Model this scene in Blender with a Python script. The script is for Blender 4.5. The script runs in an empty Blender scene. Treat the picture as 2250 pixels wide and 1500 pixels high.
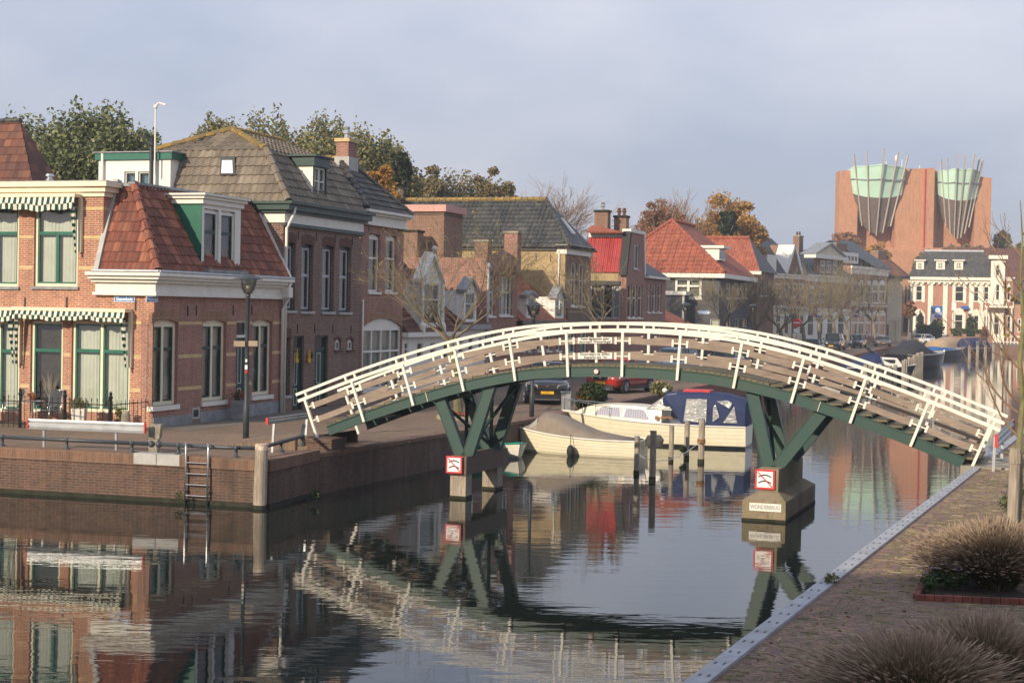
import bpy, bmesh, math, random
from mathutils import Vector, Matrix, Quaternion
from math import pi, sin, cos, tan, radians as RAD
S = bpy.context.scene
COL = S.collection
rnd = random.Random(7)

# ---------------------------------------------------------------- camera
FPX = 3460.0
CAMZ = 4.75
CAMP = Vector((0, 0, CAMZ))
_roll = RAD(1.1); _pitch = math.atan(70 / FPX)
_fw = Vector((0, cos(_pitch), -sin(_pitch))); _r0 = Vector((1, 0, 0)); _u0 = _r0.cross(_fw)
_rt = _r0 * cos(_roll) + _u0 * sin(_roll); _up = -_r0 * sin(_roll) + _u0 * cos(_roll)
cam_d = bpy.data.cameras.new('camera'); cam = bpy.data.objects.new('camera', cam_d); COL.objects.link(cam)
cam_d.sensor_fit = 'HORIZONTAL'; cam_d.sensor_width = 36; cam_d.lens = FPX / 2250 * 36
cam_d.clip_start = 0.1; cam_d.clip_end = 6000
_m = Matrix((_rt, _up, -_fw)).transposed().to_4x4(); _m.translation = CAMP
cam.matrix_world = _m
S.camera = cam

# ---------------------------------------------------------------- light
SUN_AZ = RAD(-38)      # towards the sun, from -Y turning to -X
SUN_EL = RAD(24)
sd = Vector((sin(SUN_AZ) * cos(SUN_EL), -cos(SUN_AZ) * cos(SUN_EL), sin(SUN_EL)))
sun_d = bpy.data.lights.new('sun', 'SUN'); sun = bpy.data.objects.new('sun', sun_d); COL.objects.link(sun)
sun_d.energy = 4.9; sun_d.angle = RAD(0.6); sun_d.color = (1.0, 0.84, 0.63)
sun.rotation_euler = sd.to_track_quat('Z', 'Y').to_euler()
sun.location = sd * 100
w = bpy.data.worlds.new('World'); S.world = w; w.use_nodes = True
nt = w.node_tree; N = nt.nodes; Lk = nt.links
bg = N['Background']
sky = N.new('ShaderNodeTexSky'); sky.sky_type = 'NISHITA'; sky.sun_disc = False
sky.sun_elevation = SUN_EL; sky.sun_rotation = math.atan2(sd.x, sd.y)
sky.air_density = 1.3; sky.dust_density = 2.5
tc = N.new('ShaderNodeTexCoord'); mp = N.new('ShaderNodeMapping'); mp.inputs['Scale'].default_value = (1.0, 1.0, 2.3)
mp.inputs['Rotation'].default_value = (0.1, 0.22, 0.3)
Lk.new(tc.outputs['Generated'], mp.inputs[0])
nz = N.new('ShaderNodeTexNoise'); nz.inputs['Scale'].default_value = 3.0; nz.inputs['Detail'].default_value = 6; nz.inputs['Roughness'].default_value = 0.5
Lk.new(mp.outputs[0], nz.inputs['Vector'])
cr = N.new('ShaderNodeValToRGB'); cr.color_ramp.elements[0].position = 0.40; cr.color_ramp.elements[1].position = 0.66
cr.color_ramp.elements[0].color = (4.5, 5.3, 7.2, 1); cr.color_ramp.elements[1].color = (7.5, 7.6, 8.8, 1)
Lk.new(nz.outputs['Fac'], cr.inputs[0])
sp = N.new('ShaderNodeSeparateXYZ'); Lk.new(tc.outputs['Generated'], sp.inputs[0])
rz = N.new('ShaderNodeMapRange'); rz.inputs['From Min'].default_value = 0.0; rz.inputs['From Max'].default_value = 0.22
rz.inputs['To Min'].default_value = 0.83; rz.inputs['To Max'].default_value = 1.07
Lk.new(sp.outputs['Z'], rz.inputs['Value'])
vm = N.new('ShaderNodeVectorMath'); vm.operation = 'SCALE'; Lk.new(cr.outputs['Color'], vm.inputs[0]); Lk.new(rz.outputs[0], vm.inputs['Scale'])
mx = N.new('ShaderNodeMixRGB'); mx.inputs[0].default_value = 0.85
Lk.new(sky.outputs[0], mx.inputs[1]); Lk.new(vm.outputs[0], mx.inputs[2]); Lk.new(mx.outputs[0], bg.inputs['Color'])
bg.inputs['Strength'].default_value = 0.1
S.view_settings.view_transform = 'Standard'; S.view_settings.look = 'None'; S.view_settings.gamma = 1; S.view_settings.exposure = 0.08
S.render.engine = 'CYCLES'; S.cycles.use_denoising = True; S.cycles.max_bounces = 6
S.cycles.transparent_max_bounces = 12; S.cycles.glossy_bounces = 3; S.cycles.caustics_reflective = False; S.cycles.caustics_refractive = False
S.cycles.sample_clamp_indirect = 4

# ---------------------------------------------------------------- un-projection (photo pixel -> point of the place)
def ray(px, py): return _fw + _rt * ((px - 1125) / FPX) - _up * ((py - 750) / FPX)
def atz(px, py, z=1.0):
    d = ray(px, py); return CAMP + d * ((z - CAMZ) / d.z)
def atY(px, py, Y):
    d = ray(px, py); return CAMP + d * (Y / d.y)
def atplane(px, py, p0, n):
    d = ray(px, py); return CAMP + d * ((Vector(p0) - CAMP).dot(n) / d.dot(n))

# ---------------------------------------------------------------- materials
MATS = {}
def nmat(name):
    m = bpy.data.materials.new(name); m.use_nodes = True
    b = m.node_tree.nodes['Principled BSDF']; MATS[name] = m
    return m, m.node_tree.nodes, m.node_tree.links, b
def uvnode(n, l, scale=(1, 1, 1), obj=False):
    t = n.new('ShaderNodeTexCoord'); mpn = n.new('ShaderNodeMapping'); mpn.inputs['Scale'].default_value = scale
    l.new(t.outputs['Object' if obj else 'UV'], mpn.inputs[0]); return mpn.outputs[0]
def noise(n, l, vec, scale, detail=4, rough=0.6):
    t = n.new('ShaderNodeTexNoise'); t.inputs['Scale'].default_value = scale; t.inputs['Detail'].default_value = detail
    t.inputs['Roughness'].default_value = rough; l.new(vec, t.inputs['Vector']); return t.outputs['Fac']
def ramp(n, l, fac, stops):
    r = n.new('ShaderNodeValToRGB'); el = r.color_ramp.elements
    el[0].position = stops[0][0]; el[0].color = (*stops[0][1], 1)
    el[1].position = stops[-1][0]; el[1].color = (*stops[-1][1], 1)
    for p, c in stops[1:-1]:
        e = el.new(p); e.color = (*c, 1)
    l.new(fac, r.inputs[0]); return r.outputs[0]
def mix(n, l, fac, a, b, mode='MIX'):
    m = n.new('ShaderNodeMixRGB'); m.blend_type = mode
    for i, v in ((0, fac), (1, a), (2, b)):
        if hasattr(v, 'links') or hasattr(v, 'is_linked'): l.new(v, m.inputs[i])
        elif i == 0: m.inputs[0].default_value = v
        else: m.inputs[i].default_value = (*v, 1)
    return m.outputs[0]
def bump(n, l, b, h, dist=0.02, st=0.5):
    bp = n.new('ShaderNodeBump'); bp.inputs['Distance'].default_value = dist; bp.inputs['Strength'].default_value = st
    l.new(h, bp.inputs['Height']); l.new(bp.outputs[0], b.inputs['Normal'])
def paint(name, c, rough=0.5, var=0.12, metal=0.0, vs=3.0):
    m, n, l, b = nmat(name)
    v = uvnode(n, l, obj=True)
    f = noise(n, l, v, vs, 5)
    f2 = noise(n, l, v, vs * 14, 2)
    lo = tuple(x * (1 - var) for x in c); hi = tuple(min(1, x * (1 + var * .6)) for x in c)
    col = ramp(n, l, f, [(0.32, lo), (0.62, hi)])
    col = mix(n, l, 0.10, col, ramp(n, l, f2, [(0.3, (0.5, 0.5, 0.5)), (0.7, (1, 1, 1))]), 'MULTIPLY')
    l.new(col, b.inputs['Base Color']); b.inputs['Roughness'].default_value = rough; b.inputs['Metallic'].default_value = metal
    return m
def brick(name, c1, c2, mortar, bw=0.22, bh=0.066, mo=0.012, stain=0.25, dark=(0.1, 0.08, 0.06), soldier=False):
    m, n, l, b = nmat(name)
    v = uvnode(n, l)
    t = n.new('ShaderNodeTexBrick'); t.inputs['Scale'].default_value = 1
    t.inputs['Brick Width'].default_value = bh if soldier else bw; t.inputs['Row Height'].default_value = bw if soldier else bh
    t.inputs['Mortar Size'].default_value = mo * 0.5; t.inputs['Mortar Smooth'].default_value = 0.2; t.inputs['Bias'].default_value = 0
    t.inputs['Color1'].default_value = (*c1, 1); t.inputs['Color2'].default_value = (*c2, 1); t.inputs['Mortar'].default_value = (*mortar, 1)
    l.new(v, t.inputs['Vector'])
    big = noise(n, l, v, 0.55, 6, 0.65); sm = noise(n, l, v, 11, 3)
    col = mix(n, l, 0.35, t.outputs['Color'], ramp(n, l, sm, [(0.3, (0.55, 0.5, 0.5)), (0.7, (1.25, 1.2, 1.2))]), 'MULTIPLY')
    fac = n.new('ShaderNodeMapRange'); l.new(big, fac.inputs[0]); fac.inputs[1].default_value = 0.48; fac.inputs[2].default_value = 0.75; fac.inputs[4].default_value = stain
    col = mix(n, l, fac.outputs[0], col, dark)
    mv = n.new('ShaderNodeMapping'); mv.inputs['Scale'].default_value = (2.6, .35, 1); l.new(v, mv.inputs[0]); stk = noise(n, l, mv.outputs[0], 1.0, 6, .7)
    col = mix(n, l, min(1, .35 + stain * .6), col, ramp(n, l, stk, [(0.34, (0.58, 0.56, 0.54)), (0.52, (1, 1, 1)), (0.72, (1.28, 1.25, 1.2))]), 'MULTIPLY')
    l.new(col, b.inputs['Base Color']); b.inputs['Roughness'].default_value = 0.9
    bump(n, l, b, t.outputs['Fac'], 0.01, -0.4)
    return m
def rooftile(name, cols, rough=0.8, moss=None, mossf=0.3, tw=0.25, th=0.33, bumpy=False):
    """colour per tile; optional bump for far roofs (near ones are modelled)"""
    m, n, l, b = nmat(name)
    v = uvnode(n, l)
    t = n.new('ShaderNodeTexBrick'); t.offset = 0; t.inputs['Scale'].default_value = 1
    t.inputs['Brick Width'].default_value = tw; t.inputs['Row Height'].default_value = th
    t.inputs['Mortar Size'].default_value = 0.012 if bumpy else 0.0; t.inputs['Mortar Smooth'].default_value = 0.6; t.inputs['Bias'].default_value = 0
    t.inputs['Color1'].default_value = (0, 0, 0, 1); t.inputs['Color2'].default_value = (1, 1, 1, 1); t.inputs['Mortar'].default_value = (0.0, 0.0, 0.0, 1)
    l.new(v, t.inputs['Vector'])
    per = ramp(n, l, t.outputs['Color'], [(0, cols[0]), (0.5, cols[1]), (1, cols[2])])
    bn = noise(n, l, v, 0.9, 6, 0.7); sn = noise(n, l, v, 18, 3)
    col = mix(n, l, 0.55, per, ramp(n, l, bn, [(0.3, (0.45, 0.45, 0.45)), (0.66, (1.3, 1.3, 1.3))]), 'MULTIPLY')
    col = mix(n, l, 0.3, col, ramp(n, l, sn, [(0.3, (0.5, 0.5, 0.5)), (0.7, (1.3, 1.3, 1.3))]), 'MULTIPLY')
    if moss:
        f = n.new('ShaderNodeMapRange'); l.new(noise(n, l, v, 2.2, 7, 0.75), f.inputs[0]); f.inputs[1].default_value = 0.54; f.inputs[2].default_value = 0.72; f.inputs[4].default_value = mossf
        col = mix(n, l, f.outputs[0], col, moss)
    l.new(col, b.inputs['Base Color']); b.inputs['Roughness'].default_value = rough
    if bumpy:
        wv = n.new('ShaderNodeTexWave'); wv.wave_profile = 'SIN'; wv.bands_direction = 'X'; wv.inputs['Scale'].default_value = 2 * pi / 20 / tw; l.new(v, wv.inputs[0])
        s2 = n.new('ShaderNodeTexWave'); s2.wave_profile = 'SAW'; s2.bands_direction = 'Y'; s2.inputs['Scale'].default_value = 2 * pi / 20 / th; l.new(v, s2.inputs[0])
        ad = n.new('ShaderNodeMath'); ad.operation = 'ADD'; l.new(wv.outputs['Fac'], ad.inputs[0]); l.new(s2.outputs['Fac'], ad.inputs[1])
        bump(n, l, b, ad.outputs[0], 0.05, 0.9)
    return m
def plainm(name, c, rough=0.5, metal=0, coat=0):
    m, n, l, b = nmat(name); b.inputs['Base Color'].default_value = (*c, 1); b.inputs['Roughness'].default_value = rough
    b.inputs['Metallic'].default_value = metal; b.inputs['Coat Weight'].default_value = coat; return m
def wood(name, c1, c2, rough=0.8, sc=(1, 14, 14)):
    m, n, l, b = nmat(name); v = uvnode(n, l, sc, obj=True)
    f = noise(n, l, v, 2.5, 6, 0.7); col = ramp(n, l, f, [(0.3, c1), (0.7, c2)]); v2 = uvnode(n, l, (1, 1, 1), obj=True)
    f2 = noise(n, l, v2, 1.3, 3); col = mix(n, l, 0.5, col, ramp(n, l, f2, [(0.3, (0.55, 0.55, 0.55)), (0.7, (1.2, 1.2, 1.2))]), 'MULTIPLY')
    l.new(col, b.inputs['Base Color']); b.inputs['Roughness'].default_value = rough; bump(n, l, b, f, 0.01, 0.4); return m
def leafm(name, cols, rough=0.7, trans=0.25):
    m, n, l, b = nmat(name); g = n.new('ShaderNodeNewGeometry')
    c = ramp(n, l, g.outputs['Random Per Island'], [(i / (len(cols) - 1), q) for i, q in enumerate(cols)])
    v = uvnode(n, l, obj=True); f = noise(n, l, v, 0.8, 4)
    c = mix(n, l, 0.5, c, ramp(n, l, f, [(0.35, (0.55, 0.55, 0.55)), (0.65, (1.3, 1.25, 1.1))]), 'MULTIPLY')
    l.new(c, b.inputs['Base Color']); b.inputs['Roughness'].default_value = rough
    tr = n.new('ShaderNodeBsdfTranslucent'); l.new(c, tr.inputs[0]); ms = n.new('ShaderNodeMixShader'); ms.inputs[0].default_value = trans
    l.new(b.outputs[0], ms.inputs[1]); l.new(tr.outputs[0], ms.inputs[2]); l.new(ms.outputs[0], n['Material Output'].inputs[0]); return m
def clearglass(name, tint=(0.88, 0.92, 0.90), gl=0.10):
    m, n, l, b = nmat(name); n.remove(b)
    t = n.new('ShaderNodeBsdfTransparent'); t.inputs[0].default_value = (*tint, 1); g = n.new('ShaderNodeBsdfGlossy'); g.inputs['Roughness'].default_value = 0.02
    lw = n.new('ShaderNodeLayerWeight'); lw.inputs[0].default_value = 0.35; mr = n.new('ShaderNodeMapRange'); l.new(lw.outputs['Fresnel'], mr.inputs[0]); mr.inputs[3].default_value = gl; mr.inputs[4].default_value = 0.9
    ms = n.new('ShaderNodeMixShader'); l.new(mr.outputs[0], ms.inputs[0]); l.new(t.outputs[0], ms.inputs[1]); l.new(g.outputs[0], ms.inputs[2])
    l.new(ms.outputs[0], n['Material Output'].inputs[0]); return m

# ---------------------------------------------------------------- mesh builder
class MB:
    def __init__(s): s.v = []; s.f = []; s.M = Matrix.Identity(4)
    def add(s, vs, fs):
        o = len(s.v); s.v += [s.M @ Vector(p) for p in vs]; s.f += [tuple(i + o for i in q) for q in fs]; return s
    def box(s, x0, y0, z0, x1, y1, z1):
        x0, x1 = min(x0, x1), max(x0, x1); y0, y1 = min(y0, y1), max(y0, y1); z0, z1 = min(z0, z1), max(z0, z1)
        return s.add([(x0, y0, z0), (x1, y0, z0), (x1, y1, z0), (x0, y1, z0), (x0, y0, z1), (x1, y0, z1), (x1, y1, z1), (x0, y1, z1)],
                     [(0, 3, 2, 1), (4, 5, 6, 7), (0, 1, 5, 4), (1, 2, 6, 5), (2, 3, 7, 6), (3, 0, 4, 7)])
    def face(s, *p): return s.add(p, [tuple(range(len(p)))])
    def ext(s, pts, vec):
        """closed outline extruded by vec"""
        n = len(pts); vec = Vector(vec); a = [Vector(p) for p in pts]; b = [p + vec for p in a]
        return s.add(a + b, [tuple(range(n - 1, -1, -1)), tuple(range(n, 2 * n))] + [(i, (i + 1) % n, n + (i + 1) % n, n + i) for i in range(n)])
    def tube(s, pts, r, n=8, r2=None, cap=True):
        pts = [Vector(p) for p in pts]; rings = []; k = len(pts)
        for i, p in enumerate(pts):
            t = (pts[min(i + 1, k - 1)] - pts[max(i - 1, 0)]).normalized()
            a = Vector((0, 0, 1)) if abs(t.z) < 0.9 else Vector((1, 0, 0))
            u = t.cross(a).normalized(); v = t.cross(u)
            if isinstance(r, (list, tuple)): rr = r[i]
            else: rr = r if r2 is None else r + (r2 - r) * i / max(1, k - 1)
            rings.append([p + u * (cos(2 * pi * j / n) * rr) + v * (sin(2 * pi * j / n) * rr) for j in range(n)])
        vs = [q for g in rings for q in g]; fs = []
        for i in range(k - 1):
            for j in range(n):
                fs.append((i * n + j, (i + 1) * n + j, (i + 1) * n + (j + 1) % n, i * n + (j + 1) % n))
        if cap: fs += [tuple(range(n)), tuple((k - 1) * n + j for j in range(n - 1, -1, -1))]
        return s.add(vs, fs)
    def bar(s, p0, p1, wd, ht, up=(0, 0, 1)):
        p0 = Vector(p0); p1 = Vector(p1); t = (p1 - p0).normalized(); upv = Vector(up)
        u = t.cross(upv)
        if u.length < 1e-4: u = t.cross(Vector((1, 0, 0)))
        u = u.normalized() * wd / 2; v = u.cross(t).normalized() * ht / 2
        a = [p0 - u - v, p0 + u - v, p0 + u + v, p0 - u + v]
        return s.ext(a, p1 - p0)
    def lathe(s, c, prof, n=12):
        c = Vector(c); vs = []; fs = []
        for r, z in prof:
            for j in range(n): vs.append(c + Vector((cos(2 * pi * j / n) * r, sin(2 * pi * j / n) * r, z)))
        for i in range(len(prof) - 1):
            for j in range(n): fs.append((i * n + j, i * n + (j + 1) % n, (i + 1) * n + (j + 1) % n, (i + 1) * n + j))
        fs += [tuple(range(n - 1, -1, -1)), tuple((len(prof) - 1) * n + j for j in range(n))]
        return s.add(vs, fs)
    def ball(s, c, r, n=10, m=6, sc=(1, 1, 1)):
        c = Vector(c); vs = [c + Vector((0, 0, -r * sc[2]))]; fs = []
        for i in range(1, m):
            a = -pi / 2 + pi * i / m
            for j in range(n): vs.append(c + Vector((cos(a) * cos(2 * pi * j / n) * r * sc[0], cos(a) * sin(2 * pi * j / n) * r * sc[1], sin(a) * r * sc[2])))
        vs.append(c + Vector((0, 0, r * sc[2]))); L = len(vs) - 1
        for j in range(n):
            fs.append((0, 1 + (j + 1) % n, 1 + j)); fs.append((L, L - n + j, L - n + (j + 1) % n))
            for i in range(m - 2): fs.append((1 + i * n + j, 1 + i * n + (j + 1) % n, 1 + (i + 1) * n + (j + 1) % n, 1 + (i + 1) * n + j))
        return s.add(vs, fs)
    def grid(s, fn, nu, nv):
        vs = [fn(i / nu, j / nv) for j in range(nv + 1) for i in range(nu + 1)]
        return s.add(vs, [(j * (nu + 1) + i, j * (nu + 1) + i + 1, (j + 1) * (nu + 1) + i + 1, (j + 1) * (nu + 1) + i) for j in range(nv) for i in range(nu)])
    def loft(s, rings, closed=True, caps=True):
        n = len(rings[0]); vs = [p for r in rings for p in r]; fs = []
        for i in range(len(rings) - 1):
            for j in range(n if closed else n - 1): fs.append((i * n + j, i * n + (j + 1) % n, (i + 1) * n + (j + 1) % n, (i + 1) * n + j))
        if caps: fs += [tuple(range(n - 1, -1, -1)), tuple((len(rings) - 1) * n + j for j in range(n))]
        return s.add(vs, fs)
    def build(s, name, mat, parent=None, smooth=False, uv=True, sub=0, solid=0, label=None, loc=None, rotz=0):
        me = bpy.data.meshes.new(name); me.from_pydata([tuple(p) for p in s.v], [], s.f); me.update()
        if uv and len(s.f) < 60000:
            ul = me.uv_layers.new(name='UVMap'); Z = Vector((0, 0, 1)); dat = []
            for p in me.polygons:
                nn = p.normal
                if abs(nn.z) > 0.97: t = Vector((1, 0, 0)); b2 = Vector((0, 1, 0))
                else: t = Z.cross(nn).normalized(); b2 = nn.cross(t)
                for vi in p.vertices:
                    co = me.vertices[vi].co; dat += [co.dot(t), co.dot(b2)]
            ul.data.foreach_set('uv', dat)
        if mat: me.materials.append(MATS[mat] if isinstance(mat, str) else mat)
        if smooth: me.polygons.foreach_set('use_smooth', [True] * len(me.polygons))
        ob = bpy.data.objects.new(name, me); COL.objects.link(ob)
        if parent: ob.parent = parent
        if sub:
            mo = ob.modifiers.new('sub', 'SUBSURF'); mo.levels = sub; mo.render_levels = sub
        if solid:
            mo = ob.modifiers.new('sol', 'SOLIDIFY'); mo.thickness = solid; mo.offset = 0
        if label: ob['label'] = label
        if loc is not None: ob.location = loc
        if rotz: ob.rotation_euler = (0, 0, rotz)
        return ob
def mb(): return MB()
def tag(o, label, cat, group=None):
    o['label'] = label; o['category'] = cat
    if group: o['group'] = group
    return o
def struct(o, kind='structure'): o['kind'] = kind; return o
def thing(name, label, cat, loc=(0, 0, 0), rotz=0, group=None):
    o = bpy.data.objects.new(name, None); COL.objects.link(o); o.location = loc; o.rotation_euler = (0, 0, rotz); o.empty_display_size = 0.3
    return tag(o, label, cat, group)
def kids(o): return [c for c in bpy.data.objects if c.parent == o]
def dup(o, loc=None, rotz=None, label=None, parent=None, scale=None):
    c = o.copy(); COL.objects.link(c)
    if parent: c.parent = parent
    if loc is not None: c.location = loc
    if rotz is not None: c.rotation_euler = (0, 0, rotz)
    if scale is not None: c.scale = scale if hasattr(scale, '__len__') else (scale,) * 3
    if label: c['label'] = label
    for k in kids(o): dup(k, parent=c)
    return c
def text(string, size, name, mat, parent, loc, rot, ext=0.004, align='CENTER', label=None, sx=1.0):
    cu = bpy.data.curves.new('txt', 'FONT'); cu.body = string; cu.size = size; cu.extrude = ext; cu.align_x = align; cu.align_y = 'CENTER'; cu.resolution_u = 3; cu.space_line = 0.85; cu.offset = size * 0.022
    to = bpy.data.objects.new('txt', cu); COL.objects.link(to)
    bpy.context.view_layer.update()
    me = bpy.data.meshes.new_from_object(to.evaluated_get(bpy.context.evaluated_depsgraph_get())); bpy.data.objects.remove(to); bpy.data.curves.remove(cu)
    me.materials.clear(); me.materials.append(MATS[mat])
    o = bpy.data.objects.new(name, me); COL.objects.link(o); o.parent = parent; o.location = loc; o.rotation_euler = rot; o.scale = (sx, 1, 1)
    if label: o['label'] = label
    return o

# palette
paint('white_paint', (0.78, 0.75, 0.67), 0.45, 0.08)
paint('cream_paint', (0.78, 0.70, 0.52), 0.5, 0.07)
paint('green_paint', (0.015, 0.13, 0.085), 0.35, 0.15)
paint('dark_green_paint', (0.012, 0.045, 0.04), 0.4, 0.2)
def weathered(name, c, grime, rough, lo, hi, amt):
    m, n, l, b = nmat(name); v = uvnode(n, l, obj=True); f = n.new('ShaderNodeMapRange'); l.new(noise(n, l, v, 2.4, 9, .78), f.inputs[0]); f.inputs[1].default_value = lo; f.inputs[2].default_value = hi; f.inputs[4].default_value = amt
    g = n.new('ShaderNodeMapRange'); l.new(noise(n, l, v, 23, 4, .7), g.inputs[0]); g.inputs[1].default_value = .62; g.inputs[2].default_value = .72; g.inputs[4].default_value = amt * .7
    col = mix(n, l, f.outputs[0], c, grime[0]); col = mix(n, l, g.outputs[0], col, grime[1]); l.new(col, b.inputs['Base Color']); b.inputs['Roughness'].default_value = rough
weathered('bridge_green', (0.018, 0.062, 0.052), ((0.045, 0.065, 0.045), (0.10, 0.06, 0.03)), .42, .46, .66, .6)
weathered('rail_white', (0.80, 0.75, 0.64), ((0.56, 0.50, 0.37), (0.34, 0.29, 0.19)), .55, .50, .70, .55)
paint('grey_paint', (0.30, 0.31, 0.31), 0.5, 0.12)
paint('dark_metal', (0.03, 0.035, 0.04), 0.4, 0.3)
paint('lead_grey', (0.25, 0.26, 0.27), 0.5, 0.3)
paint('zinc', (0.45, 0.47, 0.49), 0.4, 0.15, 0.6)
paint('black_gloss', (0.012, 0.012, 0.014), 0.25, 0.3)
paint('red_paint', (0.55, 0.03, 0.03), 0.45, 0.12)
paint('blue_sign', (0.02, 0.16, 0.5), 0.4, 0.1)
paint('curtain_white', (0.74, 0.75, 0.67), 0.9, 0.08)
paint('room_dark', (0.05, 0.045, 0.04), 0.9, 0.4)  # near-black colour painting in the shade of unlit rooms and openings
paint('concrete', (0.30, 0.27, 0.21), 0.9, 0.35)
paint('stone_sill', (0.42, 0.42, 0.40), 0.7, 0.15)
paint('yellow_band', (0.58, 0.43, 0.22), 0.85, 0.15)
plainm('steel', (0.6, 0.6, 0.58), 0.25, 1.0)
plainm('black_text', (0.02, 0.02, 0.02), 0.5)
plainm('white_text', (0.85, 0.85, 0.83), 0.5)
plainm('rubber', (0.015, 0.015, 0.016), 0.7)
plainm('dark_pane', (0.03, 0.035, 0.04), 0.06)
clearglass('glass')
brick('brick_orange', (0.44, 0.18, 0.10), (0.32, 0.12, 0.07), (0.56, 0.46, 0.36), mo=0.018)
brick('brick_dark', (0.10, 0.052, 0.042), (0.19, 0.095, 0.07), (0.42, 0.33, 0.27), mo=0.018)
brick('brick_light', (0.35, 0.15, 0.11), (0.25, 0.105, 0.075), (0.44, 0.36, 0.30), mo=0.015)
brick('brick_brown', (0.26, 0.14, 0.09), (0.19, 0.10, 0.07), (0.34, 0.28, 0.22))
brick('brick_yellow', (0.46, 0.34, 0.17), (0.38, 0.28, 0.14), (0.42, 0.36, 0.26), stain=0.15)
brick('brick_soldier', (0.32, 0.16, 0.09), (0.24, 0.13, 0.075), (0.40, 0.32, 0.24), soldier=True)
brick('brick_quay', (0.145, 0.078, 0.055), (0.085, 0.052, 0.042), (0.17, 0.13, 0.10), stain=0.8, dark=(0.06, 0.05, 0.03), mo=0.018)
brick('brick_coping', (0.24, 0.13, 0.085), (0.16, 0.09, 0.06), (0.22, 0.17, 0.13), soldier=True, stain=0.5)
brick('brick_red_low', (0.30, 0.10, 0.06), (0.22, 0.08, 0.05), (0.16, 0.12, 0.09), stain=0.6, dark=(0.06, 0.05, 0.03))
rooftile('tile_red', [(0.24, 0.075, 0.045), (0.15, 0.05, 0.035), (0.36, 0.14, 0.08)], moss=(0.17, 0.13, 0.08), mossf=0.5, tw=.2)
rooftile('tile_brown', [(0.215, 0.175, 0.13), (0.15, 0.125, 0.095), (0.27, 0.225, 0.17)], moss=(0.26, 0.17, 0.06), mossf=0.2, tw=0.3, th=0.36)
rooftile('tile_black', [(0.055, 0.05, 0.048), (0.035, 0.034, 0.034), (0.10, 0.085, 0.06)], rough=0.5, moss=(0.20, 0.16, 0.06), mossf=0.4)
rooftile('tile_grey', [(0.07, 0.072, 0.072), (0.045, 0.048, 0.05), (0.11, 0.105, 0.095)], rough=0.5, moss=(0.22, 0.18, 0.07), mossf=0.35, bumpy=True)
rooftile('tile_orange', [(0.36, 0.105, 0.06), (0.29, 0.085, 0.05), (0.42, 0.14, 0.08)], bumpy=True)
rooftile('tile_rust', [(0.16, 0.06, 0.04), (0.10, 0.042, 0.032), (0.24, 0.10, 0.055)], moss=(0.12, 0.08, 0.05), mossf=0.5)
rooftile('tile_slate', [(0.035, 0.038, 0.048), (0.025, 0.028, 0.036), (0.055, 0.058, 0.068)], rough=0.45, bumpy=True)
rooftile('sheet_red', [(0.38, 0.032, 0.03), (0.36, 0.03, 0.028), (0.40, 0.036, 0.032)], rough=0.4, bumpy=True, th=0.9)
wood('grey_wood', (0.20, 0.15, 0.115), (0.36, 0.285, 0.225))
wood('deck_wood', (0.10, 0.085, 0.05), (0.22, 0.18, 0.10))
wood('pile_wood', (0.20, 0.16, 0.12), (0.50, 0.43, 0.34), sc=(9, 9, 0.8))
wood('brown_wood', (0.12, 0.08, 0.06), (0.22, 0.15, 0.11))
paint('moss', (0.026, 0.027, 0.016), 0.95, 0.6)
# ================================================================ THE SETTING
def water_mat():
    m, n, l, b = nmat('water')
    b.inputs['Base Color'].default_value = (0.012, 0.017, 0.014, 1); b.inputs['Roughness'].default_value = 0.005; b.inputs['IOR'].default_value = 1.45
    v = uvnode(n, l, (1, 1, 1), obj=True)
    mp1 = n.new('ShaderNodeMapping'); mp1.inputs['Scale'].default_value = (0.55, 1.9, 1); mp1.inputs['Rotation'].default_value = (0, 0, RAD(-12)); l.new(v, mp1.inputs[0])
    a = noise(n, l, mp1.outputs[0], 1.15, 3, 0.5)
    mp2 = n.new('ShaderNodeMapping'); mp2.inputs['Scale'].default_value = (0.9, 3.0, 1); mp2.inputs['Rotation'].default_value = (0, 0, RAD(10)); l.new(v, mp2.inputs[0])
    c = noise(n, l, mp2.outputs[0], 4.2, 3, 0.55)
    patch = n.new('ShaderNodeMapRange'); l.new(noise(n, l, v, 0.09, 3), patch.inputs[0]); patch.inputs[1].default_value = 0.4; patch.inputs[2].default_value = 0.62; patch.inputs[3].default_value = 0.15; patch.inputs[4].default_value = 1
    mu = n.new('ShaderNodeMath'); mu.operation = 'MULTIPLY'; l.new(c, mu.inputs[0]); l.new(patch.outputs[0], mu.inputs[1])
    mu2 = n.new('ShaderNodeMath'); mu2.operation = 'MULTIPLY_ADD'; l.new(mu.outputs[0], mu2.inputs[0]); mu2.inputs[1].default_value = 0.12; l.new(a, mu2.inputs[2])
    bump(n, l, b, mu2.outputs[0], 0.0095, 0.4)
water_mat()
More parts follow.
